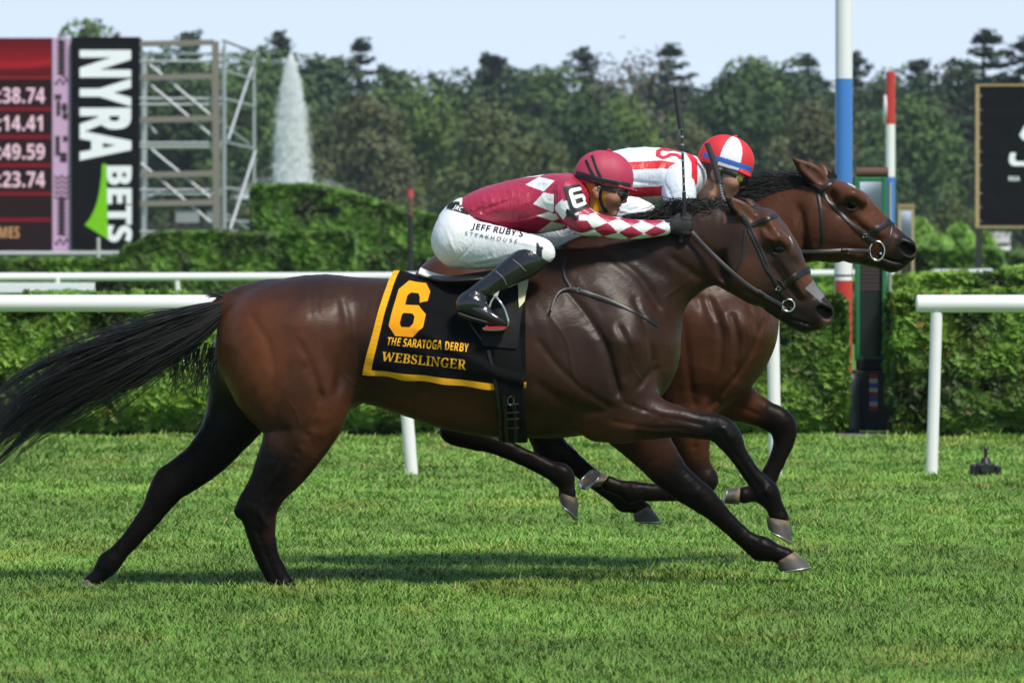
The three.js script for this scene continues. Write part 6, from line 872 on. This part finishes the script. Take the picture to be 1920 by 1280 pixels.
const inPoly = (u, v, P) => { let c = false; for (let i = 0, j = P.length - 1; i < P.length; j = i++) if ((P[i][1] > v) !== (P[j][1] > v) && u < (P[j][0] - P[i][0]) * (v - P[i][1]) / (P[j][1] - P[i][1]) + P[i][0]) c = !c; return c; };
// place along and around a chain, for prints that follow a limb
function alongLimb(body, list) { const P = list.map((p) => body.pt(p)); return (x, y, z) => { let best = 1e9, s = 0, ang = 0, len = 0; for (let i = 0; i < P.length - 1; i++) { const A = P[i], B = P[i + 1], d = V(B.x - A.x, B.y - A.y, B.z - A.z), L = d.length(), q = V(x - A.x, y - A.y, z - A.z), h = clamp(q.dot(d) / (L * L), 0, 1), r = q.addScaledVector(d, -h), D = r.length(); if (D < best) { best = D; s = len + h * L; ang = Math.atan2(r.y, r.z); } len += L; } return [s, ang]; }; }
Body.prototype.below = function (a, b) { // keeps what lies above the line a-b (side-view places)
  const { c, n, lo, f } = this, A = at(a[0], a[1], this.z0), B = at(b[0], b[1], this.z0), dx = B.x - A.x, dy = B.y - A.y, L = Math.hypot(dx, dy);
  for (let z = 0; z < n[2]; z++) for (let y = 0; y < n[1]; y++) for (let x = 0; x < n[0]; x++) { const px = lo.x + x * c - A.x, py = lo.y + y * c - A.y, d = -(dx * py - dy * px) / L, o = (z * n[1] + y) * n[0] + x; f[o] = Math.max(f[o], d); } return this; };

function rider(label, J) {
  const z0 = J.z0, o = thing('person', label, 'person', V(0, 0, z0)), P = o.position;
  // the body: one figure from the head to the feet, a little slimmer than what it wears
  const slim = (l, d) => l.map((p) => [p[0], p[1], Math.max(6, p[2] - d), p[3] ?? 0, p[4] ?? 1]);
  const limbs = [J.torso, J.hips, J.neck]; for (const s of [0, 1]) for (const l of [J.thigh, J.shin, J.foot, J.upper, J.fore]) limbs.push(s ? mirrorZ(l) : l);
  const b = bounds(z0, [...limbs], 0.008); limbs.forEach((l) => b.chain(slim(l, l === J.neck ? 0 : 6), 0.02, 3));
  const skinTone = () => J.skin, gBody = b.mesh(P, skinTone);
  const hx = J.head[0], hy = J.head[1], H = (l) => l.map((p) => { const a = J.headTilt, x = p[0] * Math.cos(a) - p[1] * Math.sin(a), y = p[0] * Math.sin(a) + p[1] * Math.cos(a); return [hx + x, hy + y, p[2], (p[3] ?? 0) + J.headZ, p[4] ?? 1]; });
  // head, in side-view units about its centre, facing +x before the tilt
  const skull = H([[-6, -8, 40, 0, 0.86], [4, -6, 40, 0, 0.84]]), face = H([[8, 8, 31, 0, 0.84], [10, 22, 25, 0, 0.84], [14, 36, 15, 0, 1.0]]);
  const h = bounds(z0, [skull, face, H([[45, 60, 10]]), H([[-40, 60, 10]])], 0.0032);
  h.chain(skull, 0.02, 2).chain(face, 0.03, 3).chain(H([[-14, 22, 20, 0, 1], [-18, 50, 24, 0, 1]]), 0.03, 2);
  h.chain(H([[8, 36, 9, 0.022], [22, 45, 8, 0.0]]), 0.02, 3).chain(H([[8, 36, 9, -0.022], [22, 45, 8, 0.0]]), 0.02, 3).chain(H([[24, 47, 8, 0, 1.3]]), 0.02, 1);   // jaw and chin
  h.chain(H([[34, 0, 7, 0, 3.2]]), 0.03, 1).chain(H([[36, 6, 3.5, 0, 1], [43, 16, 4.5, 0, 1.1], [45, 20, 4.5, 0, 1.3]]), 0.012, 3).chain(H([[40, 22, 3.2, 0.012], [40, 22, 3.2, -0.012]]), 0.01, 1);   // brow and nose
  for (const s of [1, -1]) h.chain(H([[24, 18, 10, s * 0.045]]), 0.03, 1).chain(H([[31, 7, 6, s * 0.036]]), 0.012, 1, true).chain(H([[30, 8, 5.5, s * 0.03]]), 0.006, 1).chain(H([[-8, 4, 5, s * 0.075], [-12, 10, 7, s * 0.079, 0.5], [-9, 20, 4.5, s * 0.073, 0.6]]), 0.008, 3).chain(H([[-8, 11, 3, s * 0.088]]), 0.006, 1, true);
  h.chain(H([[36, 31, 3.6, 0, 3.4]]), 0.008, 1).chain(H([[35, 37, 3.6, 0, 3.0]]), 0.008, 1).chain(H([[38, 34.3, 1.3, 0, 8]]), 0.005, 1, true);
  const gHead = h.mesh(P, (u, v, z, n) => { const a = -J.headTilt, x0 = u - hx, y0 = v - hy, x = x0 * Math.cos(a) - y0 * Math.sin(a), y = x0 * Math.sin(a) + y0 * Math.cos(a); let c = J.skin; const q = noise(u * 0.2, v * 0.2, z * 60); c = mixc(c, [c[0] * 0.7, c[1] * 0.55, c[2] * 0.5], q * 0.35 + 0.5 * near2(x, y, 36, 34, 9, 5) + 0.3 * near2(x, y, 22, 42, 14, 9)); if (J.hood && J.hood(x, y)) c = J.hoodColor; else if (x < 8 && y < 40 && !(near2(x, y, -10, 12, 12, 14) > 0.35)) c = mixc(c, J.hair, ss(6, -2, x) * ss(34, 22, y)); return c; });
  part('body', mergeAttr([gBody, gHead]), skinMaterial, o);
  // shirt
  const sb = bounds(z0, [J.torso, J.collar], 0.003); sb.chain(J.torso, 0.02, 4).chain(J.collar, 0.03, 3); for (const s of [1, -1]) sb.chain((s > 0 ? J.shoulder : mirrorZ(J.shoulder)), 0.06, 2); J.folds?.(sb); sb.rough(0.004, 15);
  part('racing_shirt', sb.mesh(P, J.shirtColor), silk, o);
  const sleeves = []; for (const s of [1, -1]) { const m = (l) => (s > 0 ? l : mirrorZ(l)), full = [...J.upper, ...J.fore.slice(1)], ab = bounds(z0, [m(J.upper), m(J.fore)], 0.0029); ab.chain(m(J.upper), 0.02, 4).chain(m(J.fore), 0.035, 4); for (const [x, y, rx, ry, am, an] of J.wrinkles) ab.bulge(x, y, s * 0.22, rx, ry, 0.12, am, an); ab.rough(0.0032, 19); const loc = alongLimb(ab, m(full)); part('sleeve', ab.mesh(P, (u, v, z) => { const q = V((u - PW / 2) / pxm(z0), EYE + (HORIZON - v) / pxm(z0), z0 + z), [a, t] = loc(q.x, q.y, q.z); return J.sleeveColor(a, s > 0 ? t : Math.PI - t, u, v); }), silk, o); sleeves.push(ab); }
  // breeches
  const bb = bounds(z0, [J.hips, J.thigh, mirrorZ(J.thigh)], 0.0038); bb.chain(J.hips, 0.03, 4); for (const s of [1, -1]) { const m = (l) => (s > 0 ? l : mirrorZ(l)); bb.chain(m(J.thigh), 0.05, 4); if (J.buttock) bb.chain(m(J.buttock), 0.05, 2); } J.breechFolds?.(bb); bb.rough(0.003, 15);
  part('breeches', bb.mesh(P, J.breechColor), breechesMaterial, o);
  // boots, with soles
  for (const s of [1, -1]) { const m = (l) => (s > 0 ? l : mirrorZ(l)), t = bounds(z0, [m(J.shin), m(J.foot)], 0.0046); t.chain(m(J.shin), 0.01, 4).chain(m(J.foot), 0.03, 4); for (const [x, y, rx, ry, am, an] of J.bootFolds) t.bulge(x, y, s * 0.3, rx, ry, 0.1, am, an); const boot = part('boot', t.mesh(P, () => [1, 1, 1]), bootMaterial, o); if (J.sole) { const zz = z0 + s * 0.32, A = J.sole.map((q) => at(q[0], q[1], zz)); part('sole', strapGeometry(new THREE.CatmullRomCurve3(A).getPoints(14), Array(15).fill(V(0.1, -1, 0)), 0.07, 0.009, P), blackStrap, boot); } for (const q of (s > 0 && J.seams) || []) { const g = strapOn(t, q, 0.004, 0.001, P, 1, 0.001); if (g) part('seam', g, std([0.12, 0.12, 0.12], 0.5), boot); } }
  // gloves: palm, four fingers curled round what they hold, thumb across the top
  for (const s of [1, -1]) {
    const [gx, gy, gz] = J.hand, dx = s > 0 ? 0 : J.handFar[0], dy = s > 0 ? 0 : J.handFar[1], m = (l) => l.map((p) => [gx + p[0] + dx, gy + p[1] + dy, p[2], s * (gz + (p[3] ?? 0)), p[4] ?? 1]);
    const g = bounds(z0, [m([[-26, -14, 14], [34, 30, 14, -0.06], [20, 20, 14, 0.04]])], 0.003);
    g.chain(m([[-22, 3, 13, 0.004, 0.9], [-10, 2, 15, 0.006, 0.8], [4, 1, 16.5, 0.01, 0.55], [14, 1, 16, 0.012, 0.5]]), 0.012, 3);
    for (let i = 0; i < 4; i++) { const y = -12 + i * 8.6, L = [1, 1.08, 1.02, 0.85][i]; g.chain(m([[12, y, 5.6, 0.014], [12 + 11 * L, y + 1, 5.2, 0.01], [12 + 13 * L, y + 2, 4.8, -0.018], [6 + 8 * L, y + 2, 4.4, -0.03], [2, y + 2, 4, -0.026]]), 0.004, 2); }
    g.chain(m([[-8, -8, 6.5, -0.006], [4, -17, 6, -0.02], [16, -18, 5.4, -0.022], [24, -14, 4.8, -0.016]]), 0.006, 3);
    const glove = part('glove', g.mesh(P, () => [1, 1, 1]), gloveMaterial, o);
    if (s > 0 && J.cuff) { const q = g.side(gx - 18, gy, 1, 0.002); part('cuff_tab', rbox(0.03, 0.04, 0.006, 0.002), std([0.02, 0.02, 0.022], 0.5), glove, q.clone().sub(P)); part('cuff_emblem', rbox(0.008, 0.008, 0.003, 0.001), std([0.6, 0.6, 0.6], 0.6), glove, q.clone().add(V(0, 0.004, 0.004)).sub(P)); }
  }
  // helmet with its peak, button and straps
  const cap = H([[-6, -17, J.capR, 0, 0.84], [5, -17, J.capR, 0, 0.82]]), peak = H([[32, -4, 5, 0, 8], [46, -2, 4, 0, 7], [J.peak, -1, 2.6, 0, 5]]), c = bounds(z0, [cap, peak, H([[-60, 0, 3]])], 0.0034);
  c.chain(cap, 0.02, 2); c.below(...H([[-50, -1, 1], [60, -6, 1]])); c.chain(peak, 0.014, 3);
  const capG = c.mesh(P, (u, v, z) => { const a = -J.headTilt, x0 = u - hx, y0 = v - hy; return J.capColor(x0 * Math.cos(a) - y0 * Math.sin(a), x0 * Math.sin(a) + y0 * Math.cos(a), z - J.headZ); });
  const helmet = part('helmet', capG, phys([1, 1, 1], 0.6, { vertexColors: true, bumpMap: weave, bumpScale: 0.0008, sheen: 0.2 }), o);
  part('button', new THREE.SphereGeometry(0.012, 14, 10).scale(1, 0.5, 1), std(J.button, 0.7), helmet, at(H([[2, -18 - J.capR, 1]])[0][0], H([[2, -18 - J.capR, 1]])[0][1], z0 + J.headZ).sub(P));
  for (const [path, w, col] of J.capStraps) for (const s of [1, -1]) { const g = strapOn(c, H(path.map((q) => [q[0], q[1], 1])).map((q) => [q[0], q[1]]), w, 0.002, P, s, 0.0015); if (g) part('goggle_strap', g, col ? std(col, 0.6) : blackStrap, helmet); }
  // goggles
  const gg = H([[22, 4, 13, 0.044, 0.8], [30, 8, 15, 0.034, 0.9], [37, 9, 13, 0.014, 1.2], [37, 9, 13, -0.014, 1.2], [30, 8, 15, -0.034, 0.9], [22, 4, 13, -0.044, 0.8]]), gb = bounds(z0, [gg], 0.0032); gb.chain(gg, 0.006, 2); const gq = H([[-2, 12, 36, 0, 0.74]]); gb.chain(gq, 0.002, 1, true);
  const goggles = part('goggles', gb.mesh(P, () => [1, 1, 1]), phys([0.012, 0.012, 0.013], 0.35), o);
  for (const s of [1, -1]) { const q = gb.side(H([[31, 8, 1]])[0][0], H([[31, 8, 1]])[0][1], s, -0.011), lens = new THREE.SphereGeometry(0.023, 20, 14); lens.scale(0.95, 0.92, 0.7); if (q) part('lens', lens, phys(J.lens, 0.06, { clearcoat: 1, metalness: 0.4 }), goggles, q.sub(P)); }
  { const g = strapOn(h, H([[26, 4], [12, 3], [0, 3], [-14, 0]].map((q) => [q[0], q[1], 1])).map((q) => [q[0], q[1]]), 0.02, 0.002, P, 1, 0.003); if (g) part('goggle_strap', g, blackStrap, goggles); }
  { const g = strapOn(h, H([[-4, 6], [-2, 20], [4, 34], [14, 46]].map((q) => [q[0], q[1], 1])).map((q) => [q[0], q[1]]), 0.014, 0.002, P, 1, 0.003); if (g) part('chin_strap', g, blackStrap, helmet); }
  return { o, sb, bb, sleeves, cap: c, head: h };
}
function mergeAttr(list) { return mergeGeometries(list); }

const MAROON = [0.38, 0.02, 0.06], WHITE = [0.78, 0.78, 0.8], SKIN1 = [0.4, 0.19, 0.115], SKIN2 = [0.46, 0.24, 0.16];
const DIAMONDS = [[[985, 347], [1011, 332], [1039, 340], [1019, 360]], [[978, 333], [1005, 322], [1040, 318], [1012, 331]], [[999, 383], [1019, 362], [1050, 368], [1036, 399]], [[1005, 405], [1027, 398], [1057, 407], [1036, 415]], [[1008, 435], [1033, 416], [1062, 422], [1044, 440]]];
const J1 = {
  z0: 0, skin: SKIN1, hair: [0.02, 0.012, 0.008], hood: (x, y) => x < 9 - (y > 26 ? (y - 26) * 0.4 : 0) && y > -10 && y < 52 && near2(x, y, -10, 12, 10, 13) < 0.4, hoodColor: [0.55, 0.24, 0.012],
  torso: [[872, 400, 28, 0, 2.1], [905, 394, 39, 0, 1.9], [950, 388, 47, 0, 1.75], [1003, 384, 54, 0, 1.6], [1045, 378, 53, 0, 1.5], [1068, 374, 44, 0, 1.5]], collar: [[1075, 362, 34, 0, 1.3], [1094, 358, 27, 0, 1.1]], shoulder: [[1050, 366, 34, 0.13], [1066, 372, 30, 0.165]],
  neck: [[1075, 365, 22, 0, 1], [1110, 362, 22, 0, 1]], hips: [[868, 396, 26, 0, 2.1], [856, 420, 36, 0, 1.9], [856, 446, 40, 0, 1.8]], buttock: [[858, 450, 43, 0.08, 1]],
  thigh: [[866, 455, 46, 0.1, 0.9], [900, 460, 44, 0.14, 0.85], [940, 464, 38, 0.19, 0.85], [980, 468, 32, 0.235, 0.85], [1010, 471, 27, 0.26, 0.9], [1022, 474, 19, 0.265, 0.9]],
  shin: [[1012, 482, 21, 0.268, 0.8], [990, 491, 29, 0.275, 0.75], [965, 505, 27, 0.285, 0.75], [930, 529, 21.5, 0.3, 0.8], [898, 550, 19, 0.31, 0.85], [884, 562, 19, 0.315, 0.9]], foot: [[872, 573, 18, 0.318, 0.85], [888, 577, 19, 0.322, 0.85], [910, 588, 15, 0.328, 1.1], [930, 598, 11.5, 0.332, 1.5], [942, 603, 8, 0.332, 1.7]],
  sole: [[859, 588], [875, 594], [905, 603], [935, 609.5], [949, 607]], bootFolds: [[905, 566, 20, 5, 0.006, 0.3], [902, 578, 20, 4, -0.005, 0.2], [908, 553, 22, 5, -0.005, 0.5], [940, 520, 30, 6, 0.004, -0.6]], seams: [[[930, 508], [945, 522], [950, 533]], [[962, 487], [975, 497], [985, 508]]],
  upper: [[1060, 366, 33, 0.155], [1070, 388, 30, 0.185], [1082, 406, 26, 0.205], [1094, 416, 22, 0.215]], fore: [[1094, 415, 21.5, 0.215], [1120, 421, 21, 0.2], [1155, 427, 20, 0.18], [1195, 430, 18, 0.155], [1230, 428, 15.5, 0.13], [1246, 427, 14, 0.12]],
  wrinkles: [[1100, 400, 18, 4, -0.004, 0.6], [1110, 432, 22, 4, -0.004, -0.3], [1150, 440, 26, 4, -0.003, 0.2], [1210, 440, 20, 3, 0.003, 0.1]],
  hand: [1270, 422, 0.105], handFar: [10, -6], cuff: true, head: [1130, 350], headTilt: 0.14, headZ: 0.02, capR: 51, peak: 64, button: [0.36, 0.02, 0.05],
  shirtColor: (u, v, z) => { for (const d of DIAMONDS) if (inPoly(u, v, d)) return WHITE; return MAROON; },
  sleeveColor: (s, t, u, v) => { const a = s / 0.1 + 0.25, b = (t + 0.45) / 1.5; if (s < 0.11) return u > 1040 && s > 0.05 && s < 0.1 && Math.abs(t + 0.1) < 0.5 ? WHITE : MAROON; return ((Math.floor(a + b) + Math.floor(a - b)) & 1) ? WHITE : MAROON; },
  breechColor: (u, v, z) => { if (z > 0.1 && inPoly(u, v, [[1006, 452], [1013, 464], [1018, 462], [1015, 475], [1016, 492], [1022, 506], [980, 510], [985, 486], [1004, 478]])) return [0.012, 0.012, 0.013]; if (v < 392 && u < 862 && v > 378 && u > 838 && v < 378 + (u - 838) * 0.5) return [0.012, 0.012, 0.013]; return [0.76, 0.77, 0.8]; },
  folds: (b) => { b.bulge(905, 405, 0.2, 30, 5, 0.12, 0.004, 0.5).bulge(960, 420, 0.18, 50, 4, 0.12, -0.005, 0.1).bulge(930, 385, 0.2, 40, 4, 0.12, -0.004, -0.35).bulge(990, 412, 0.2, 36, 4, 0.1, 0.004, -0.2).bulge(890, 398, 0.2, 24, 3.5, 0.12, -0.004, -0.6).bulge(1000, 340, 0.1, 60, 5, 0.2, 0.003, 0.1); },
  breechFolds: (b) => { for (const [x, y, a, w, m] of [[880, 420, 0.3, 40, -0.004], [870, 475, -0.8, 40, -0.003], [920, 485, -0.2, 46, 0.003], [960, 480, -0.1, 40, -0.004], [985, 456, 0.2, 30, 0.003], [845, 455, 1.2, 30, 0.003], [900, 495, -0.15, 50, -0.003], [905, 440, 0.35, 40, 0.003]]) b.bulge(x, y, 0.25, w, 3.6, 0.14, m, a); b.crease([[830, 470, 0.1], [850, 490, 0.15], [880, 498, 0.18]], 3.5, 0.002); },
  capColor: (x, y, z) => (y > -8 && x > 36 ? [0.3, 0.018, 0.045] : [0.42, 0.032, 0.08]), lens: [0.05, 0.05, 0.055],
  capStraps: [[[[-52, -18], [-20, -14], [10, -11], [34, -10], [50, -9]], 0.017], [[[-38, -44], [-26, -26], [-12, -8], [-6, -3]], 0.011], [[[-28, -54], [-16, -32], [-4, -12], [0, -6]], 0.011], [[[-53, -12], [-30, -8], [-6, -3], [2, -2]], 0.012]],
};
const r1 = rider('jockey in maroon silks with white diamonds, crouched on the number 6 horse', J1);
{
  // number patch on the near sleeve, with its band; prints on the breeches and waistband
  const P = r1.o.position, ab = r1.sleeves[0];
  const patch = canvas(256, 320, (g) => { g.fillStyle = '#0b0b0c'; g.fillRect(0, 0, 256, 320); g.strokeStyle = '#3a3a3c'; g.lineWidth = 5; g.strokeRect(9, 9, 238, 302); g.lineJoin = 'round'; g.lineCap = 'round'; g.strokeStyle = '#f0efe4'; g.lineWidth = 46; g.beginPath(); g.moveTo(192, 62); g.lineTo(92, 62); g.quadraticCurveTo(62, 66, 62, 100); g.lineTo(62, 226); g.quadraticCurveTo(62, 258, 96, 258); g.lineTo(160, 258); g.quadraticCurveTo(194, 258, 194, 226); g.lineTo(194, 184); g.quadraticCurveTo(194, 152, 160, 152); g.lineTo(62, 152); g.stroke(); });
  part('number_patch', patchOn(ab, [[1071, 403], [1110, 386], [1090, 346], [1056, 352]], 16, 16, 0.004, P), std([1, 1, 1], 0.6, { map: patch, side: THREE.DoubleSide }), r1.o);
  const band = strapOn(ab, [[1066, 406], [1063, 396], [1072, 404], [1080, 412]], 0.016, 0.002, P, 1, 0.003); if (band) part('arm_band', band, blackStrap, r1.o);
  const print = canvas(1024, 320, (g) => { g.clearRect(0, 0, 1024, 320); g.fillStyle = '#15161c'; g.textAlign = 'left'; g.textBaseline = 'alphabetic'; g.font = 'bold 150px sans-serif'; const t = "JEFF RUBY'S", m = g.measureText(t).width; g.save(); g.translate(120, 140); g.scale(890 / m, 1); g.fillText(t, 0, 0); g.restore(); g.font = '92px sans-serif'; const k = 'S T E A K H O U S E', n = g.measureText(k).width; g.save(); g.translate(20, 270); g.scale(930 / n, 1); g.fillText(k, 0, 0); g.restore(); });
  part('lettering', patchOn(r1.bb, [[868, 446], [976, 463], [986, 432], [876, 414]], 40, 12, 0.0022, P), std([1, 1, 1], 0.7, { map: print, transparent: true, side: THREE.DoubleSide }), r1.o);
  const wb = canvas(256, 64, (g) => { g.fillStyle = '#0b0b0d'; g.fillRect(0, 0, 256, 64); g.fillStyle = '#e8e8ea'; g.font = 'bold 60px sans-serif'; g.textAlign = 'center'; g.textBaseline = 'middle'; g.fillText('JRC', 120, 34); });
  part('waistband', patchOn(r1.bb, [[838, 391], [878, 404], [884, 394], [845, 380]], 10, 4, 0.004, P), std([1, 1, 1], 0.8, { map: wb, side: THREE.DoubleSide }), r1.o);
}
// whip of the nearer rider
function whip(label, pts, z, flapLen) {
  const P = pts.map((q) => at(q[0], q[1], z)), base = P[P.length - 1].clone(), C = new THREE.CatmullRomCurve3(P.map((p) => p.clone().sub(base))), o = thing('whip', label, 'whip', base), L = C.getLength();
  const seg = (a, b, r0, r1, n = 24) => { const h = []; for (let i = 0; i <= n; i++) h.push(C.getPointAt(lerp(a, b, i / n))); const g = new THREE.TubeGeometry(new THREE.CatmullRomCurve3(h), n, 1, 10); const p = g.attributes.position; for (let i = 0; i <= n; i++) { const r = lerp(r0, r1, i / n), c = h[i]; for (let k = 0; k <= 10; k++) { const q = i * 11 + k; p.setXYZ(q, c.x + (p.getX(q) - c.x) * r, c.y + (p.getY(q) - c.y) * r, c.z + (p.getZ(q) - c.z) * r); } } return g; };
  part('shaft', seg(flapLen * 0.9, 0.72, 0.0045, 0.006), std([0.03, 0.03, 0.032], 0.4, { bumpMap: weave, bumpScale: 0.001 }), o); part('handle', seg(0.68, 1, 0.0075, 0.0105), std([0.01, 0.01, 0.011], 0.7, { bumpMap: weave, bumpScale: 0.002 }), o);
  const f = seg(0, flapLen, 0.0125, 0.0145); part('flap', f, std([0.03, 0.03, 0.033], 0.6, { bumpMap: weave, bumpScale: 0.001 }), o); part('end_cap', new THREE.SphereGeometry(0.012, 14, 10), std([0.01, 0.01, 0.01], 0.5), o, V(0, 0, 0));
  for (let i = 0; i < 9; i++) { const c = C.getPointAt(lerp(flapLen, 0.68, i / 8)); part('binding', new THREE.CylinderGeometry(0.0066, 0.0066, 0.007, 8), std([0.4, 0.4, 0.42], 0.3, { metalness: 0.5 }), o, c); }
  return o;
}
whip('black riding whip held upright in the maroon jockey\'s gloved hand', [[1268, 164], [1272, 200], [1278, 240], [1281, 310], [1283, 384], [1280, 425], [1277, 452]], 0.1, 0.27);

const REDC = [0.62, 0.022, 0.03], SKYW = [0.72, 0.77, 0.84];
const J2 = {
  z0: -1.05, skin: SKIN2, hair: [0.05, 0.03, 0.02], hood: null,
  torso: [[1045, 412, 32, 0, 2.0], [1095, 376, 40, 0, 1.85], [1145, 340, 50, 0, 1.75], [1200, 330, 54, 0, 1.6], [1255, 332, 51, 0, 1.5], [1285, 333, 42, 0, 1.45]], collar: [[1290, 325, 34, 0, 1.2], [1312, 325, 26, 0, 1.1]], shoulder: [[1255, 335, 34, 0.12], [1272, 342, 32, 0.15]],
  neck: [[1290, 330, 22, 0, 1], [1330, 330, 22, 0, 1]], hips: [[1045, 410, 32, 0, 2.0], [1030, 422, 36, 0, 1.9]], buttock: [[1030, 425, 40, 0.08, 1]],
  thigh: [[1040, 425, 44, 0.1, 0.9], [1090, 415, 41, 0.15, 0.85], [1140, 403, 36, 0.2, 0.85], [1180, 398, 30, 0.24, 0.85], [1208, 402, 24, 0.26, 0.9]],
  shin: [[1200, 410, 22, 0.27, 0.8], [1175, 430, 26, 0.28, 0.75], [1130, 465, 22, 0.3, 0.8], [1095, 490, 18, 0.31, 0.85], [1082, 502, 18, 0.315, 0.9]], foot: [[1072, 512, 17, 0.318, 0.85], [1088, 516, 18, 0.322, 0.85], [1110, 526, 14, 0.328, 1.1], [1138, 538, 8, 0.332, 1.6]], bootFolds: [],
  upper: [[1268, 338, 34, 0.15], [1274, 362, 32, 0.175], [1276, 390, 27, 0.19], [1280, 412, 22, 0.195]], fore: [[1280, 411, 21, 0.195], [1310, 420, 20, 0.18], [1350, 424, 17, 0.15], [1392, 420, 14, 0.12]],
  wrinkles: [[1255, 360, 26, 4, -0.004, 1.2], [1285, 375, 24, 4, 0.004, 1.4], [1265, 385, 22, 4, -0.004, 0.6]], hand: [1412, 414, 0.1], handFar: [8, -4],
  head: [1357, 318], headTilt: 0.3, headZ: 0.02, capR: 48, peak: 50, button: [0.6, 0.03, 0.03],
  shirtColor: (u, v, z) => { if (inPoly(u, v, [[1284, 284], [1296, 288], [1307, 300], [1305, 345], [1296, 362], [1294, 330], [1295, 306]]) || (u < 1245 && u > 1197 && v > 384)) return REDC; const s = v - (u < 1240 ? 0.05 * (1240 - u) : (u - 1240) * 0.2); if (u < 1284 && ((s > 302 && s < 317) || (s > 350 && s < 368))) return REDC; return SKYW; },
  sleeveColor: () => [0.72, 0.77, 0.86], breechColor: () => [0.76, 0.77, 0.8],
  folds: (b) => { b.bulge(1190, 340, 0.2, 60, 4, 0.12, -0.004, 0.1).bulge(1180, 380, 0.2, 40, 4, 0.12, 0.004, -0.4).bulge(1230, 350, 0.2, 6, 30, 0.12, -0.004, 0.3); },
  breechFolds: (b) => { for (const [x, y, a, m] of [[1180, 380, -0.5, 0.004], [1190, 392, -0.3, -0.004], [1165, 395, 0.2, 0.004], [1200, 405, -0.6, -0.003]]) b.bulge(x, y, 0.26, 26, 3.4, 0.12, m, a); },
  capColor: (x, y, z) => { const r = Math.abs(Math.atan2(z * 459, x)); if (y > -20 && y < -10 && x > -46 && x < 50) return [0.03, 0.12, 0.5]; return r < 0.95 ? REDC : r < 1.95 ? WHITE : REDC; }, lens: [0.35, 0.3, 0.03],
  capStraps: [],
};
const r2 = rider('jockey in white and red striped silks and quartered cap on the farther horse', J2);
{
  const letter = canvas(256, 200, (g) => { g.clearRect(0, 0, 256, 200); g.strokeStyle = '#d42a30'; g.lineWidth = 40; g.lineJoin = 'miter'; g.beginPath(); g.moveTo(225, 60); g.lineTo(225, 24); g.lineTo(60, 24); g.lineTo(30, 60); g.lineTo(30, 140); g.lineTo(70, 176); g.lineTo(110, 150); g.lineTo(140, 110); g.lineTo(190, 110); g.lineTo(225, 140); g.lineTo(225, 180); g.stroke(); });
  part('shirt_letter', patchOn(r2.sb, [[1226, 299], [1282, 303], [1278, 279], [1228, 278.5]], 20, 12, 0.003, r2.o.position), std([1, 1, 1], 0.6, { map: letter, transparent: true, side: THREE.DoubleSide }), r2.o);
}
whip('black riding whip held by the jockey in white and red', [[1326, 268], [1338, 302], [1350, 345], [1360, 380], [1385, 412], [1395, 425]], -0.92, 0.45);
renderer.render(scene, camera);
